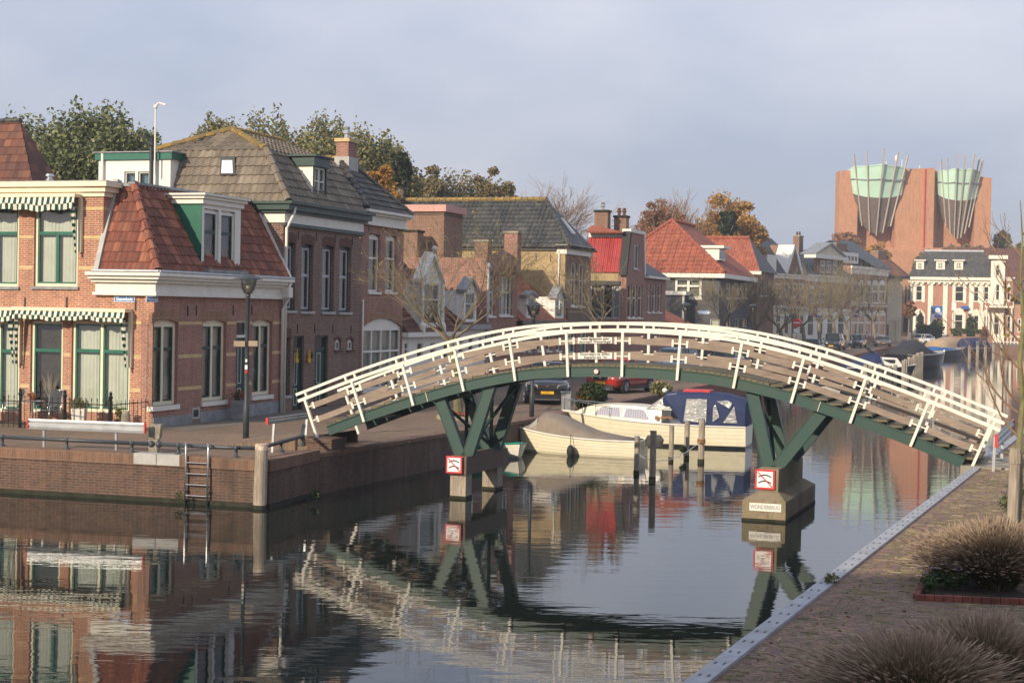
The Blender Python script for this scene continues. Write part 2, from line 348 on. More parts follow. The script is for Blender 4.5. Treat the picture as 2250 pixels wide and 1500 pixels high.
def pave_mat(name, c1, c2, c3, grassy=0.0, herr=False):
    m, n, l, b = nmat(name); v = uvnode(n, l, obj=True)
    mp1 = n.new('ShaderNodeMapping'); mp1.inputs['Rotation'].default_value = (0, 0, RAD(-22)); l.new(v, mp1.inputs[0])
    t = n.new('ShaderNodeTexBrick'); t.inputs['Scale'].default_value = 1; t.inputs['Brick Width'].default_value = 0.21; t.inputs['Row Height'].default_value = 0.07; t.inputs['Mortar Size'].default_value = 0.007
    t.inputs['Color1'].default_value = (*c1, 1); t.inputs['Color2'].default_value = (*c2, 1); t.inputs['Mortar'].default_value = (*c3, 1); l.new(mp1.outputs[0], t.inputs['Vector'])
    big = noise(n, l, v, 0.45, 6, 0.65); sm = noise(n, l, v, 9, 4, 0.7)
    col = mix(n, l, 0.6, t.outputs['Color'], ramp(n, l, big, [(0.3, (0.6, 0.6, 0.6)), (0.7, (1.35, 1.3, 1.25))]), 'MULTIPLY')
    col = mix(n, l, 0.45, col, ramp(n, l, sm, [(0.3, (0.5, 0.5, 0.5)), (0.7, (1.4, 1.4, 1.35))]), 'MULTIPLY')
    if grassy:
        f = n.new('ShaderNodeMapRange'); l.new(noise(n, l, v, 1.6, 7, 0.8), f.inputs[0]); f.inputs[1].default_value = 0.55; f.inputs[2].default_value = 0.7; f.inputs[4].default_value = grassy
        col = mix(n, l, f.outputs[0], col, (0.075, 0.085, 0.03))
    l.new(col, b.inputs['Base Color']); b.inputs['Roughness'].default_value = 0.92; bump(n, l, b, t.outputs['Fac'], 0.012, -0.5)
pave_mat('street_brick', (0.25, 0.165, 0.11), (0.18, 0.125, 0.09), (0.12, 0.10, 0.07), 0.35)
pave_mat('clinker', (0.33, 0.185, 0.135), (0.18, 0.118, 0.10), (0.07, 0.065, 0.035), 0.5)
pave_mat('sidewalk', (0.20, 0.17, 0.14), (0.17, 0.15, 0.125), (0.10, 0.09, 0.07), 0.2)
def grass_mat():
    m, n, l, b = nmat('lawn'); v = uvnode(n, l, obj=True)
    c = ramp(n, l, noise(n, l, v, 3, 7, 0.75), [(0.3, (0.03, 0.06, 0.012)), (0.7, (0.12, 0.17, 0.04))]); l.new(c, b.inputs['Base Color']); b.inputs['Roughness'].default_value = 0.95
    bump(n, l, b, noise(n, l, v, 40, 4), 0.04, 0.8)
grass_mat()
def flat(name, pts, z, mat, tri=True):
    bm = bmesh.new(); vs = [bm.verts.new((p[0], p[1], z)) for p in pts]; f = bm.faces.new(vs)
    if f.normal.z < 0: f.normal_flip()
    bm.normal_update()
    if bm.faces[:][0].normal.z < 0: bmesh.ops.reverse_faces(bm, faces=bm.faces[:])
    bmesh.ops.triangulate(bm, faces=bm.faces[:]); me = bpy.data.meshes.new(name); bm.to_mesh(me); bm.free(); me.materials.append(MATS[mat])
    o = bpy.data.objects.new(name, me); COL.objects.link(o); return struct(o)
flat('water', [(-900, -60), (900, -60), (900, 1500), (-900, 1500)], 0.0, 'water')
ZL = 1.0; ZR = 1.4
QL = [(-60, 52), (-30, 43.8), (-10.13, 38.08), (-5.6, 36.75), (-4.81, 39.6), (-1.91, 47.0), (0.9, 54.3), (9.2, 79.0), (24.0, 124.0), (49.5, 203.0), (60, 213.5), (110, 216.5), (200, 222)]
flat('street', QL + [(600, 260), (1500, 1500), (1500, 3000), (-1500, 3000), (-1500, 60), (-400, 120)], ZL, 'street_brick')
QR0 = Vector((1.64, 14.2)); qd = Vector((0.383, 0.924)).normalized(); qn = Vector((qd.y, -qd.x))
QR = [tuple(QR0 + qd * t) for t in (-14, 0, 22, 60, 200, 300)]
flat('pavement', QR + [(170, 290), (300, 250), (300, -14), (20, -14)], ZR, 'clinker')
def wallribbon(m, pts, z0, z1, off0, off1):
    """vertical ribbon along pts, offset to the left of travel between off0 and off1"""
    n = len(pts); P = [Vector(p) for p in pts]; nm = []
    for i in range(n):
        d1 = (P[i] - P[i - 1]).normalized() if i else (P[1] - P[0]).normalized(); d2 = (P[i + 1] - P[i]).normalized() if i < n - 1 else d1
        a = Vector((-d1.y, d1.x)); b2 = Vector((-d2.y, d2.x)); t = (a + b2).normalized(); t = t / max(0.4, t.dot(a)); nm.append(t)
    for i in range(n - 1):
        a0 = P[i] + nm[i] * off0; a1 = P[i] + nm[i] * off1; b0 = P[i + 1] + nm[i + 1] * off0; b1 = P[i + 1] + nm[i + 1] * off1
        m.add([(a0.x, a0.y, z0), (b0.x, b0.y, z0), (b1.x, b1.y, z0), (a1.x, a1.y, z0), (a0.x, a0.y, z1), (b0.x, b0.y, z1), (b1.x, b1.y, z1), (a1.x, a1.y, z1)],
              [(0, 1, 5, 4), (3, 7, 6, 2), (4, 5, 6, 7)] + ([(0, 4, 7, 3)] if i == 0 else []) + ([(1, 2, 6, 5)] if i == n - 2 else []))
    return m
qw = thing('quay_wall', 'long brown brick quay wall with ladder and soldier course coping along the left bank', 'quay wall')
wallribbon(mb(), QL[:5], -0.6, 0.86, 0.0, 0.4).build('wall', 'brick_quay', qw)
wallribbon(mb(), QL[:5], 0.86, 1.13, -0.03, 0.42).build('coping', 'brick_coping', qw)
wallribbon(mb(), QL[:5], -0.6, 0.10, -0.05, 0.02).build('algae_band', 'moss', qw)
mm = mb()
dq = (Vector(QL[3]) - Vector(QL[2])).normalized(); pq = atplane(320, 1000, (QL[2][0], QL[2][1], 1), Vector((-dq.y, dq.x, 0)))
for k in (0, 0.62):
    p = Vector((pq.x, pq.y)) + dq * k; mm.M = Matrix.Translation((p.x, p.y, 0)) @ Matrix.Rotation(math.atan2(dq.y, dq.x), 4, 'Z'); mm.box(-0.3, -0.04, 0.88, 0.3, 0.3, 1.14)
mm.build('stone_block', 'stone_sill', qw)
q2 = thing('quay_wall', 'dark shaded brick quay wall running back behind the left bridge pier', 'quay wall')
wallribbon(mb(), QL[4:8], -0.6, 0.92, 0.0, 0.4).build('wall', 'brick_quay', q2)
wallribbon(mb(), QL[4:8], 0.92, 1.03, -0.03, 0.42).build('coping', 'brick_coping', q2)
q3 = thing('quay_wall', 'far timber and brick quay wall where boats lie moored', 'quay wall')
wallribbon(mb(), QL[7:10], -0.6, 1.02, 0.0, 0.4).build('wall', 'brick_red_low', q3)
q4 = thing('quay_wall', 'low brown quay wall closing the canal below the pink villa', 'quay wall')
wallribbon(mb(), QL[9:], -0.6, 1.04, 0.0, 0.4).build('wall', 'brick_brown', q4)
# abutment at the left end of the bridge
LB = atz(696, 955, 1.4); RB = atz(2137, 1027, 1.4); bdir = Vector(((RB - LB).x, (RB - LB).y)); BLEN = bdir.length; bdir.normalize()
BROT = math.atan2(bdir.y, bdir.x)
ab = thing('bridge_abutment', 'brick abutment block under the left foot of the white railed bridge', 'abutment', (LB.x, LB.y, 0), BROT)
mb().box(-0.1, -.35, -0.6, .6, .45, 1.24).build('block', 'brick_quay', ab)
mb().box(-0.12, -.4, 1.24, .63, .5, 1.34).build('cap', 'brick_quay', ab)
ab2 = thing('bridge_abutment', 'low concrete step under the right foot of the white railed bridge', 'abutment', (RB.x, RB.y, 0), BROT)
mb().box(-0.25, -0.2, 1.0, 0.9, 2.7, 1.445).build('block', 'concrete', ab2)
# ramp of paving up to the bridge, left
rm = mb(); rm.M = Matrix.Translation((LB.x, LB.y, 0)) @ Matrix.Rotation(BROT, 4, 'Z')
rm.add([(-.125, -0.3, 1.355), (-.125, 2.75, 1.355), (-4.2, 3.0, 1.004), (-3.0, -.5, 1.004), (-.125, -0.3, 0.9), (-.125, 2.75, 0.9)], [(0, 1, 2, 3), (0, 3, 4), (1, 5, 2)])
struct(rm.build('path', 'street_brick'))
# right quay: brick wall, steel kerb strip with slots, sheet of paving
qr = thing('quay_kerb', 'grey steel kerb strip with paired dark slots along the right quay', 'kerb')
def RP(t, o, z): p = QR0 + qd * t + qn * o; return Vector((p.x, p.y, z))
paint('kerb_steel', (.33, .34, .36), .55, .2)
def rbox(m, t0, t1, o0, o1, z0, z1):
    return m.add([RP(t0, o0, z0), RP(t0, o1, z0), RP(t1, o1, z0), RP(t1, o0, z0), RP(t0, o0, z1), RP(t0, o1, z1), RP(t1, o1, z1), RP(t1, o0, z1)],
                 [(0, 3, 2, 1), (4, 5, 6, 7), (0, 1, 5, 4), (1, 2, 6, 5), (2, 3, 7, 6), (3, 0, 4, 7)])
rbox(mb(), -14, 60, 0.0, 0.20, 1.2, ZR + 0.035).build('strip', 'kerb_steel', qr)
sm_ = mb()
k = -2.0
while k < 30:
    for o in (0.045, 0.13):
        for e in (0.0, 0.05): rbox(sm_, k + e, k + e + 0.03, o, o + 0.022, ZR + 0.034, ZR + 0.038)
    k += 0.55
sm_.build('slots', 'black_text', qr)
ww = thing('quay_wall', 'wall of the right quay under the steel kerb strip', 'quay wall')
rbox(mb(), -14, 300, 0.03, 0.45, -0.6, 1.2).build('wall', 'brick_quay', ww)
rbox(mb(), 60.0, 300, 0.0, 0.4, 1.2, ZR + 0.03).build('coping', 'concrete', ww)
# lawn beyond the bridge on the right
lw = [RP(23, 1.4, 0), RP(60, 1.0, 0), RP(60, 30, 0), RP(23, 30, 0)]
o = flat('lawn', [(p.x, p.y) for p in lw], ZR + 0.006, 'lawn')
# sidewalk in front of the houses
HF = Vector((-10.72, 47.1)); hs = Vector((0.325, 0.946)).normalized(); hf = Vector((-hs.y, hs.x)); HROT = math.atan2(hs.y, hs.x)
def HP(t, b, z=0): p = HF + hs * t + hf * b; return Vector((p.x, p.y, z))
sw = [HP(-0.4, -1.5), HP(200, -1.6), HP(200, 0), HP(0, 0), HP(0, 14), HP(-0.4, 14)]
flat('sidewalk', [(p.x, p.y) for p in sw], ZL + 0.006, 'sidewalk')
# ================================================================ THE BRIDGE
br = thing('arched_footbridge', 'arched footbridge with white railings, grey planks and green V shaped legs over the canal', 'bridge', (LB.x, LB.y, 0), BROT)
BW = 2.4; TC = 8.03 * BLEN / 16.0
_k = 0.893
_tab = [(0, 2.985), (1.5, 2.94), (2.8, 2.81), (4.3, 2.49), (5.8, 2.04), (7.3, 1.52), (8.6, 1.01), (9.4, 0.69), (10.4, 0.28)]
_tab = [(d * _k * BLEN / 16.0, CAMZ - (CAMZ - z) * _k) for d, z in _tab]
def bz(t):
    d = abs(t - TC)
    for i in range(len(_tab) - 1):
        if d <= _tab[i + 1][0] or i == len(_tab) - 2:
            x0, y0 = _tab[i]; x1, y1 = _tab[i + 1]
            m0 = 0 if i == 0 else (_tab[i + 1][1] - _tab[i - 1][1]) / (_tab[i + 1][0] - _tab[i - 1][0])
            m1 = (y1 - y0) / (x1 - x0) if i == len(_tab) - 2 else (_tab[i + 2][1] - y0) / (_tab[i + 2][0] - x0)
            h = x1 - x0; u = (d - x0) / h
            return (2 * u ** 3 - 3 * u ** 2 + 1) * y0 + (u ** 3 - 2 * u ** 2 + u) * h * m0 + (-2 * u ** 3 + 3 * u ** 2) * y1 + (u ** 3 - u ** 2) * h * m1
def bn(t):
    s = (bz(t + 0.05) - bz(t - 0.05)) / 0.1; v = Vector((-s, 0, 1)).normalized(); return v
def bpnt(t, y, n): p = bn(t) * n; return Vector((t + p.x, y, bz(t) + p.z))
def sweep(t0, t1, y0, y1, n0, n1, k=60):
    m = mb(); rings = []
    for i in range(k + 1):
        t = t0 + (t1 - t0) * i / k
        rings.append([bpnt(t, y0, n0), bpnt(t, y1, n0), bpnt(t, y1, n1), bpnt(t, y0, n1)])
    return m.loft(rings)
def merge(*ms):
    a = mb()
    for q in ms: a.add(q.v, q.f)
    return a
SP = BLEN / 12
for y0, sgn, lbl in ((0.0, 1, None), (BW, -1, None)):
    a, b = y0, y0 + sgn * 0.10
    web = sweep(0.35, BLEN - 0.25, a + sgn * 0.03, a + sgn * 0.05, 0.0, 0.235)
    fl = sweep(0.35, BLEN - 0.25, a, b, 0.225, 0.245); fl2 = sweep(0.35, BLEN - 0.25, a, b, -0.01, 0.01)
    g = merge(web, fl, fl2).build('girder', 'bridge_green', br)
    pl = mb()
    for t in (3.1, 12.9): pl.add(*(lambda q: (q.v, q.f))(sweep(t, t + 0.012, a - sgn * 0.001, a + sgn * 0.03, 0.0, 0.235, 1)))
    pl.build('joint', 'rail_white', g)
# inner cross beams
for i in range(1, 12):
    cb = mb()
    t = i * SP; cb.bar(bpnt(t, 0.06, 0.12), bpnt(t, BW - 0.06, 0.12), 0.06, 0.16)
    cb.build('cross_beam', 'bridge_green', br)
# deck boards / stair treads
NT = 44
tr = mb(); rs = mb(); r_ = random.Random(3)
t = 0.12
while t < BLEN - 0.1:
    d = abs(t + 0.15 - TC)
    if d > 3.6:
        zt = bz(t + 0.17) + 0.30
        tr.box(t, 0.12, zt - 0.045 + r_.uniform(-.003, .003), t + 0.36, BW - 0.12, zt); 
        if (t < TC): rs.box(t + 0.33, 0.13, zt - 0.15, t + 0.345, 0.16, zt + 0.1); rs.box(t + 0.33, BW - 0.16, zt - 0.15, t + 0.345, BW - 0.13, zt + 0.1)
        else: rs.box(t + 0.015, 0.13, zt - 0.15, t + 0.03, 0.16, zt + 0.1); rs.box(t + 0.015, BW - 0.16, zt - 0.15, t + 0.03, BW - 0.13, zt + 0.1)
        t += 0.345
    else:
        p = bpnt(t + 0.07, 0, 0.262); nn = bn(t + 0.07); a = math.atan2(nn.x, nn.z)
        tr.M = Matrix.Translation(p) @ Matrix.Rotation(a, 4, 'Y'); tr.box(-0.066, 0.06, -0.02, 0.066, BW - 0.06, 0.025 + r_.uniform(-.003, .003)); tr.M = Matrix.Identity(4)
        t += 0.142
tr.build('deck', 'deck_wood', br)
for k in range(len(rs.v) // 8): q = mb(); q.add(rs.v[k * 8:k * 8 + 8], rs.f[:6]); q.build('tread_bracket', 'dark_metal', br)
# railings, two sides
def railing(y, s, name):
    """s = -1 near side (outside towards the camera), +1 far side"""
    yo = y + s * 0.03
    rl = sweep(-0.13, BLEN + 0.16, yo - 0.03, yo + 0.03, 1.075, 1.155, 70).build('lower_handrail', 'rail_white', br)
    ru = sweep(-0.13, BLEN + 0.16, yo - 0.03, yo + 0.03, 1.255, 1.325, 70).build('upper_handrail', 'rail_white', br)
    for i in range(13):
        for dt in (-0.12, 0.12):
            t = i * SP + dt
            if i == 0 and dt < 0 or i == 12 and dt > 0: continue
            mb().bar(bpnt(t, yo, 1.15), bpnt(t, yo, 1.26), 0.05, 0.06, (0, 1, 0)).build('rail_tie', 'rail_white', ru)
    for i in range(13):
        t = min(max(i * SP, 0.05), BLEN - 0.05); pm = mb()
        pm.bar(bpnt(t, yo, 0.0 if 0 < i < 12 else -0.03), bpnt(t, yo, 1.09), 0.062, 0.075, (0, 1, 0))
        po = pm.build('railing_post', 'rail_white', br)
        for n in (0.50, 0.875):
            for sg in (-1, 1):
                bm_ = mb()
                if (i == 0 and sg < 0) or (i == 12 and sg > 0): continue
                bm_.bar(bpnt(t, yo, n), bpnt(t + sg * 0.16, yo, n), 0.026, 0.026, (0, 1, 0))
                bm_.bar(bpnt(t + sg * 0.17, yo, n - 0.085), bpnt(t + sg * 0.17, yo, n + 0.085), 0.052, 0.02, (0, 1, 0))
                bm_.build('plank_bracket', 'rail_white', po)
    for i in range(12):
        for n in (0.50, 0.875):
            h = 0.072; tt = r_.uniform(-.004, .004)
            a, b = i * SP + 0.14, (i + 1) * SP - 0.14; q = mb(); yb = yo - s * 0.022
            rings = []
            for k in range(7):
                t = a + (b - a) * k / 6; e = 0.012 * sin(pi * k / 6)
                rings.append([bpnt(t, yb - 0.018, n - h + tt - e), bpnt(t, yb + 0.018, n - h + tt - e), bpnt(t, yb + 0.018, n + h + tt - e), bpnt(t, yb - 0.018, n + h + tt - e)])
            q.loft(rings).build('rail_plank', 'grey_wood', br)
railing(0.0, -1, 'near'); railing(BW, 1, 'far')
# lettered boards on the crown
for n, l1, l2 in ((0.875, 'Vaste ligplaatsen geen\ndoorvaart Westersingel', 0), (0.50, 'Doorvaart na 200m\n   beperkt tot 1m  ', 1)):
    t0, t1 = 5 * SP + 0.26, 6 * SP - 0.24
    c = bpnt((t0 + t1) / 2, 0, n); a = -math.atan2(bz(t1) - bz(t0), t1 - t0)
    bd = mb().box(-(t1 - t0) / 2, -0.008, -0.073, (t1 - t0) / 2, 0.008, 0.073).build('lettered_board', 'white_paint', br, label='white board with black lettering on the bridge railing')
    bd.location = (c.x, -0.042, c.z); bd.rotation_euler = (0, a, 0)
    text(l1, 0.085, 'lettering', 'black_text', bd, (0, -0.011, 0.004), (pi / 2, 0, 0), 0.002, sx=0.98 if not l2 else 1.1)
rs_ = mb(); c = bpnt(5.5 * SP + 0.03, 0.0, 0.12)
rs_.M = Matrix.Translation((c.x, -0.02, c.z)) @ Matrix.Rotation(pi / 2, 4, 'X')
rs_.lathe((0, 0, 0), [(0.062, 0), (0.062, 0.012)], 20); d0 = rs_.build('round_sign', 'red_paint', br)
q = mb(); q.M = rs_.M; q.lathe((0, 0, 0.013), [(0.050, 0), (0.050, 0.003)], 20); q.build('sign_face', 'white_text', d0)
q = mb(); q.M = rs_.M; q.box(-0.03, -0.004, 0.0165, 0.03, 0.004, 0.019); q.M = rs_.M @ Matrix.Rotation(0.9, 4, 'Z'); q.box(-0.045, -0.004, 0.0165, 0.045, 0.004, 0.0195); q.build('sign_symbol', 'red_paint', d0)
# V legs
def vleg(y, tl, tr_, tf, zf):
    for t in (tl, tr_):
        m = mb(); top = Vector((t, y, bz(t) + 0.02)); ft = Vector((tf + (0.10 if t > tf else -0.10), y, zf)); dv = (top - ft).normalized(); up = Vector((-dv.z, 0, dv.x))
        m.bar(ft, top + dv * 0.04, 0.20, 0.012, up)      # web facing the camera is the wide side
        m = mb(); w2 = 0.145
        sdv = Vector((dv.z, 0, -dv.x)) * w2
        for yy in (-0.06, 0.06):
            pass
        # H section: two flanges and a web
        for sg in (-1, 1): m.ext([ft + sdv * sg + Vector((0, -0.10, 0)), ft + sdv * sg + Vector((0, 0.10, 0)), ft + sdv * sg * 0.88 + Vector((0, 0.10, 0)), ft + sdv * sg * 0.88 + Vector((0, -0.10, 0))], top - ft)
        m.ext([ft - sdv * 0.9 + Vector((0, -0.085, 0)), ft + sdv * 0.9 + Vector((0, -0.085, 0)), ft + sdv * 0.9 + Vector((0, -0.07, 0)), ft - sdv * 0.9 + Vector((0, -0.07, 0))], top - ft)
        m.build('support_leg', 'bridge_green', br)
K1 = BLEN / 17.867
LZ, RZ = 1.06, 1.17
for y in (0.22, BW - 0.22):
    vleg(y, 3.65 * K1, 5.15 * K1, 4.42 * K1, LZ); vleg(y, 12.35 * K1, 14.15 * K1, 12.93 * K1, RZ)
for tf, zf, a, b in ((4.42 * K1, LZ, 3.65 * K1, 5.15 * K1), (12.93 * K1, RZ, 12.35 * K1, 14.15 * K1)):
    for t in (a, b):
        m = mb(); zt = bz(t)
        m.bar((tf, 0.3, zf + 0.1), (t, BW - 0.3, zt - 0.1), 0.09, 0.05); m.bar((tf, BW - 0.3, zf + 0.1), (t, 0.3, zt - 0.1), 0.09, 0.05)
        m.build('cross_brace', 'bridge_green', br)
# ---------------- piers (things of their own)
tl = 4.42 * K1; tr2 = 12.93 * K1
pr = thing('bridge_pier', 'dark timber cross beam on two pale concrete posts carrying the left legs', 'pier', LB.xy.to_3d() if False else (LB.x, LB.y, 0), BROT)
mb().box(tl - 0.24, -0.28, 0.60, tl + 0.24, BW + 0.35, 1.06).build('beam', 'brown_wood', pr)
for y in (-0.02, BW - 0.15):
    p_ = mb().box(tl - 0.21, y - 0.2, -0.6, tl + 0.21, y + 0.22, 0.6).build('post', 'pile_wood', pr)
    mb().box(tl - 0.22, y - 0.21, -0.6, tl + 0.22, y + 0.23, 0.07).build('wet_band', 'moss', p_)
p2 = thing('bridge_pier', 'mossy stone pier with sloped shoulders carrying the right legs and a name plate', 'pier', (LB.x, LB.y, 0), BROT)
def frus(m, x0, y0, x1, y1, z0, X0, Y0, X1, Y1, z1):
    return m.add([(x0, y0, z0), (x1, y0, z0), (x1, y1, z0), (x0, y1, z0), (X0, Y0, z1), (X1, Y0, z1), (X1, Y1, z1), (X0, Y1, z1)],
                 [(0, 3, 2, 1), (4, 5, 6, 7), (0, 1, 5, 4), (1, 2, 6, 5), (2, 3, 7, 6), (3, 0, 4, 7)])
m = mb(); xa, xb, ya, yb = tr2 - 0.5, tr2 + 0.5, -0.85, BW + 1.05
m.box(xa, ya, -0.6, xb, yb, 0.47)
frus(m, xa, ya, xb, yb, 0.47, xa + 0.26, ya + 0.33, xb - 0.22, yb - 0.4, 0.64)
def pier_mat():
    mt, n, l, b = nmat('pier_stone'); v = uvnode(n, l, obj=True)
    c = ramp(n, l, noise(n, l, v, 2.2, 7, 0.75), [(0.25, (0.09, 0.075, 0.05)), (0.5, (0.29, 0.235, 0.155)), (0.72, (0.45, 0.38, 0.29))])
    f = n.new('ShaderNodeMapRange'); l.new(noise(n, l, v, 1.1, 6, 0.7), f.inputs[0]); f.inputs[1].default_value = 0.45; f.inputs[2].default_value = 0.62; f.inputs[4].default_value = 0.7
    c = mix(n, l, f.outputs[0], c, (0.085, 0.08, 0.025)); l.new(c, b.inputs['Base Color']); b.inputs['Roughness'].default_value = 0.95; bump(n, l, b, noise(n, l, v, 16, 6, 0.7), 0.03, 0.7)
pier_mat()
m.build('plinth', 'pier_stone', p2)
mb().box(tr2 - 0.235, ya + 0.42, 0.63, tr2 + 0.245, yb - 0.45, 1.17).build('top_block', 'pier_stone', p2)
mb().box(xa - 0.01, ya - 0.01, -0.6, xb + 0.01, yb + 0.01, 0.06).build('wet_band', 'moss', p2)
npl = mb().box(xa + 0.17, ya - 0.02, 0.24, xb - 0.10, ya - 0.004, 0.42).build('name_plate', 'white_paint', p2)
npl2 = text('WONDERBRUG', 0.135, 'lettering', 'grey_paint', npl, ((xa + xb) / 2 + 0.035, ya - 0.022, 0.33), (pi / 2, 0, 0), 0.002, sx=0.72)
# prohibition signs
def nosign(x, y, z, lbl, sz=0.46, rough=False):
    t = thing('waterway_sign', lbl, 'sign', (0, 0, 0))
    t.matrix_world = Matrix.Translation((LB.x, LB.y, 0)) @ Matrix.Rotation(BROT, 4, 'Z') @ Matrix.Translation((x, y, z))
    t.location = t.matrix_world.translation; t.rotation_euler = (0, 0, BROT)
    h = sz / 2
    mb().box(-h, 0, -h, h, 0.012, h).build('plate', 'red_paint', t)
    mb().box(-h * .8, -0.004, -h * .8, h * .8, 0, h * .8).build('face', 'white_text', t)
    for zz in (0.055, -0.085):
        m = mb()
        pts = [(-h * .66 + h * 1.32 * k / 12, 0.055 * sin(pi * k / 12) * 0.9 + zz) for k in range(13)]
        for k in range(12):
            (a, b_), (c, d_) = pts[k], pts[k + 1]
            m.add([(a, -0.008, b_ - .017), (c, -0.008, d_ - .017), (c, -0.008, d_ + .017), (a, -0.008, b_ + .017)], [(0, 1, 2, 3)])
        m.build('wave_symbol', 'black_text', t)
    m = mb(); q = h * .79; e = 0.02
    m.face((-q, -0.012, q - e), (q - e, -0.012, -q), (q, -0.012, -q + e), (-q + e, -0.012, q)); m.build('red_stripe', 'red_paint', t)
nosign(tl - 0.06, -0.36, 0.86, 'red bordered no mooring sign on the left pier', 0.43)
nosign(tr2 - 0.06, ya + 0.37, 0.93, 'red bordered no mooring sign on the right stone pier', 0.46)
# ================================================================ BUILDING KIT
def stripe_mat(name, c1, c2, period, phase=0.0, obj=False, ax=0):
    m, n, l, b = nmat(name); v = uvnode(n, l, obj=obj); s = n.new('ShaderNodeSeparateXYZ'); l.new(v, s.inputs[0])
    a = n.new('ShaderNodeMath'); a.operation = 'MULTIPLY_ADD'; a.inputs[1].default_value = 1 / period; a.inputs[2].default_value = phase + 50; l.new(s.outputs[ax], a.inputs[0])
    f = n.new('ShaderNodeMath'); f.operation = 'FRACT'; l.new(a.outputs[0], f.inputs[0]); g = n.new('ShaderNodeMath'); g.operation = 'GREATER_THAN'; g.inputs[1].default_value = 0.5; l.new(f.outputs[0], g.inputs[0])
    l.new(mix(n, l, g.outputs[0], c1, c2), b.inputs['Base Color']); b.inputs['Roughness'].default_value = 0.85
stripe_mat('awning_stripe', (0.012, 0.06, 0.045), (0.75, 0.72, 0.6), 0.20, obj=True)
stripe_mat('awning_stripe_b', (0.012, 0.06, 0.045), (0.75, 0.72, 0.6), 0.20, 0.45, obj=True)
stripe_mat('awning_stripe_z', (0.012, 0.06, 0.045), (0.75, 0.72, 0.6), 0.20, obj=True, ax=2)
stripe_mat('clapboard', (0.72, 0.70, 0.64), (0.78, 0.76, 0.70), 0.4)
paint('blue_curtain', (0.12, 0.25, 0.36), 0.9, 0.1)
paint('blind_grey', (0.30, 0.30, 0.28), 0.8, 0.15)
paint('lilac_frame', (0.42, 0.43, 0.47), 0.5, 0.08)

class Pl:   # a vertical plane of a house: local origin (ox, oy), turned by ang; x = along, y = into the wall
    def __init__(s, ox, oy, ang): s.o = Vector((ox, oy, 0)); s.a = ang; s.R = Matrix.Rotation(ang, 3, 'Z')
    def P(s, u, y, z): return s.o + s.R @ Vector((u, y, z))
class House:
    def __init__(s, name, label, cat, t=0.0, b=0.0, group=None, org=None, rot=None, z=ZL):
        s.org = HP(t, b, z) if org is None else Vector((org[0], org[1], z)); s.rot = HROT if rot is None else rot
        s.e = thing(name, label, cat, s.org, s.rot, group); s.M = Matrix.Translation(s.org) @ Matrix.Rotation(s.rot, 4, 'Z'); s.Mi = s.M.inverted()
        s.F = Pl(0, 0, 0); s.S = Pl(0, 0, -pi / 2)
    def px(s, pl, x, y):
        p0 = s.M @ pl.P(0, 0, 0); n = (s.M.to_3x3() @ (pl.R @ Vector((0, 1, 0))))
        q = pl.R.inverted() @ ((s.Mi @ atplane(x, y, p0, n)) - pl.o)
        return q.x, q.z
    def put(s, m, name, mat, pl=None, parent=None, **k):
        if pl: m.v = [pl.P(*p) for p in m.v]
        return m.build(name, mat, parent or s.e, **k)
def arcpts(u0, u1, z, rise, n=8):
    if rise <= 0: return [(u0, z), (u1, z)]
    return [(u0 + (u1 - u0) * i / n, z + rise * (1 - (2 * i / n - 1) ** 2)) for i in range(n + 1)]
def wall(H, pl, u0, u1, z0, z1, holes, mat, name='wall', depth=0.3, top=None, parent=None):
    """sheet with holes [(u0,z0,u1,z1)], reveals going in; top = extra outline points above z1"""
    us = sorted({u0, u1} | {q for h in holes for q in (h[0], h[2]) if u0 < q < u1}); zs = sorted({z0, z1} | {q for h in holes for q in (h[1], h[3]) if z0 < q < z1})
    m = mb()
    for i in range(len(us) - 1):
        for j in range(len(zs) - 1):
            cu, cz = (us[i] + us[i + 1]) / 2, (zs[j] + zs[j + 1]) / 2
            if any(h[0] < cu < h[2] and h[1] < cz < h[3] for h in holes): continue
            m.face((us[i], 0, zs[j]), (us[i + 1], 0, zs[j]), (us[i + 1], 0, zs[j + 1]), (us[i], 0, zs[j + 1]))
    for a, b, c, d in holes:
        m.face((a, 0, b), (a, 0, d), (a, depth, d), (a, depth, b)); m.face((c, 0, b), (c, depth, b), (c, depth, d), (c, 0, d))
        m.face((a, 0, d), (c, 0, d), (c, depth, d), (a, depth, d)); m.face((a, 0, b), (a, depth, b), (c, depth, b), (c, 0, b))
    if top: m.face(*([(p[0], 0, p[1]) for p in top]))
    return H.put(m, name, mat, pl, parent)
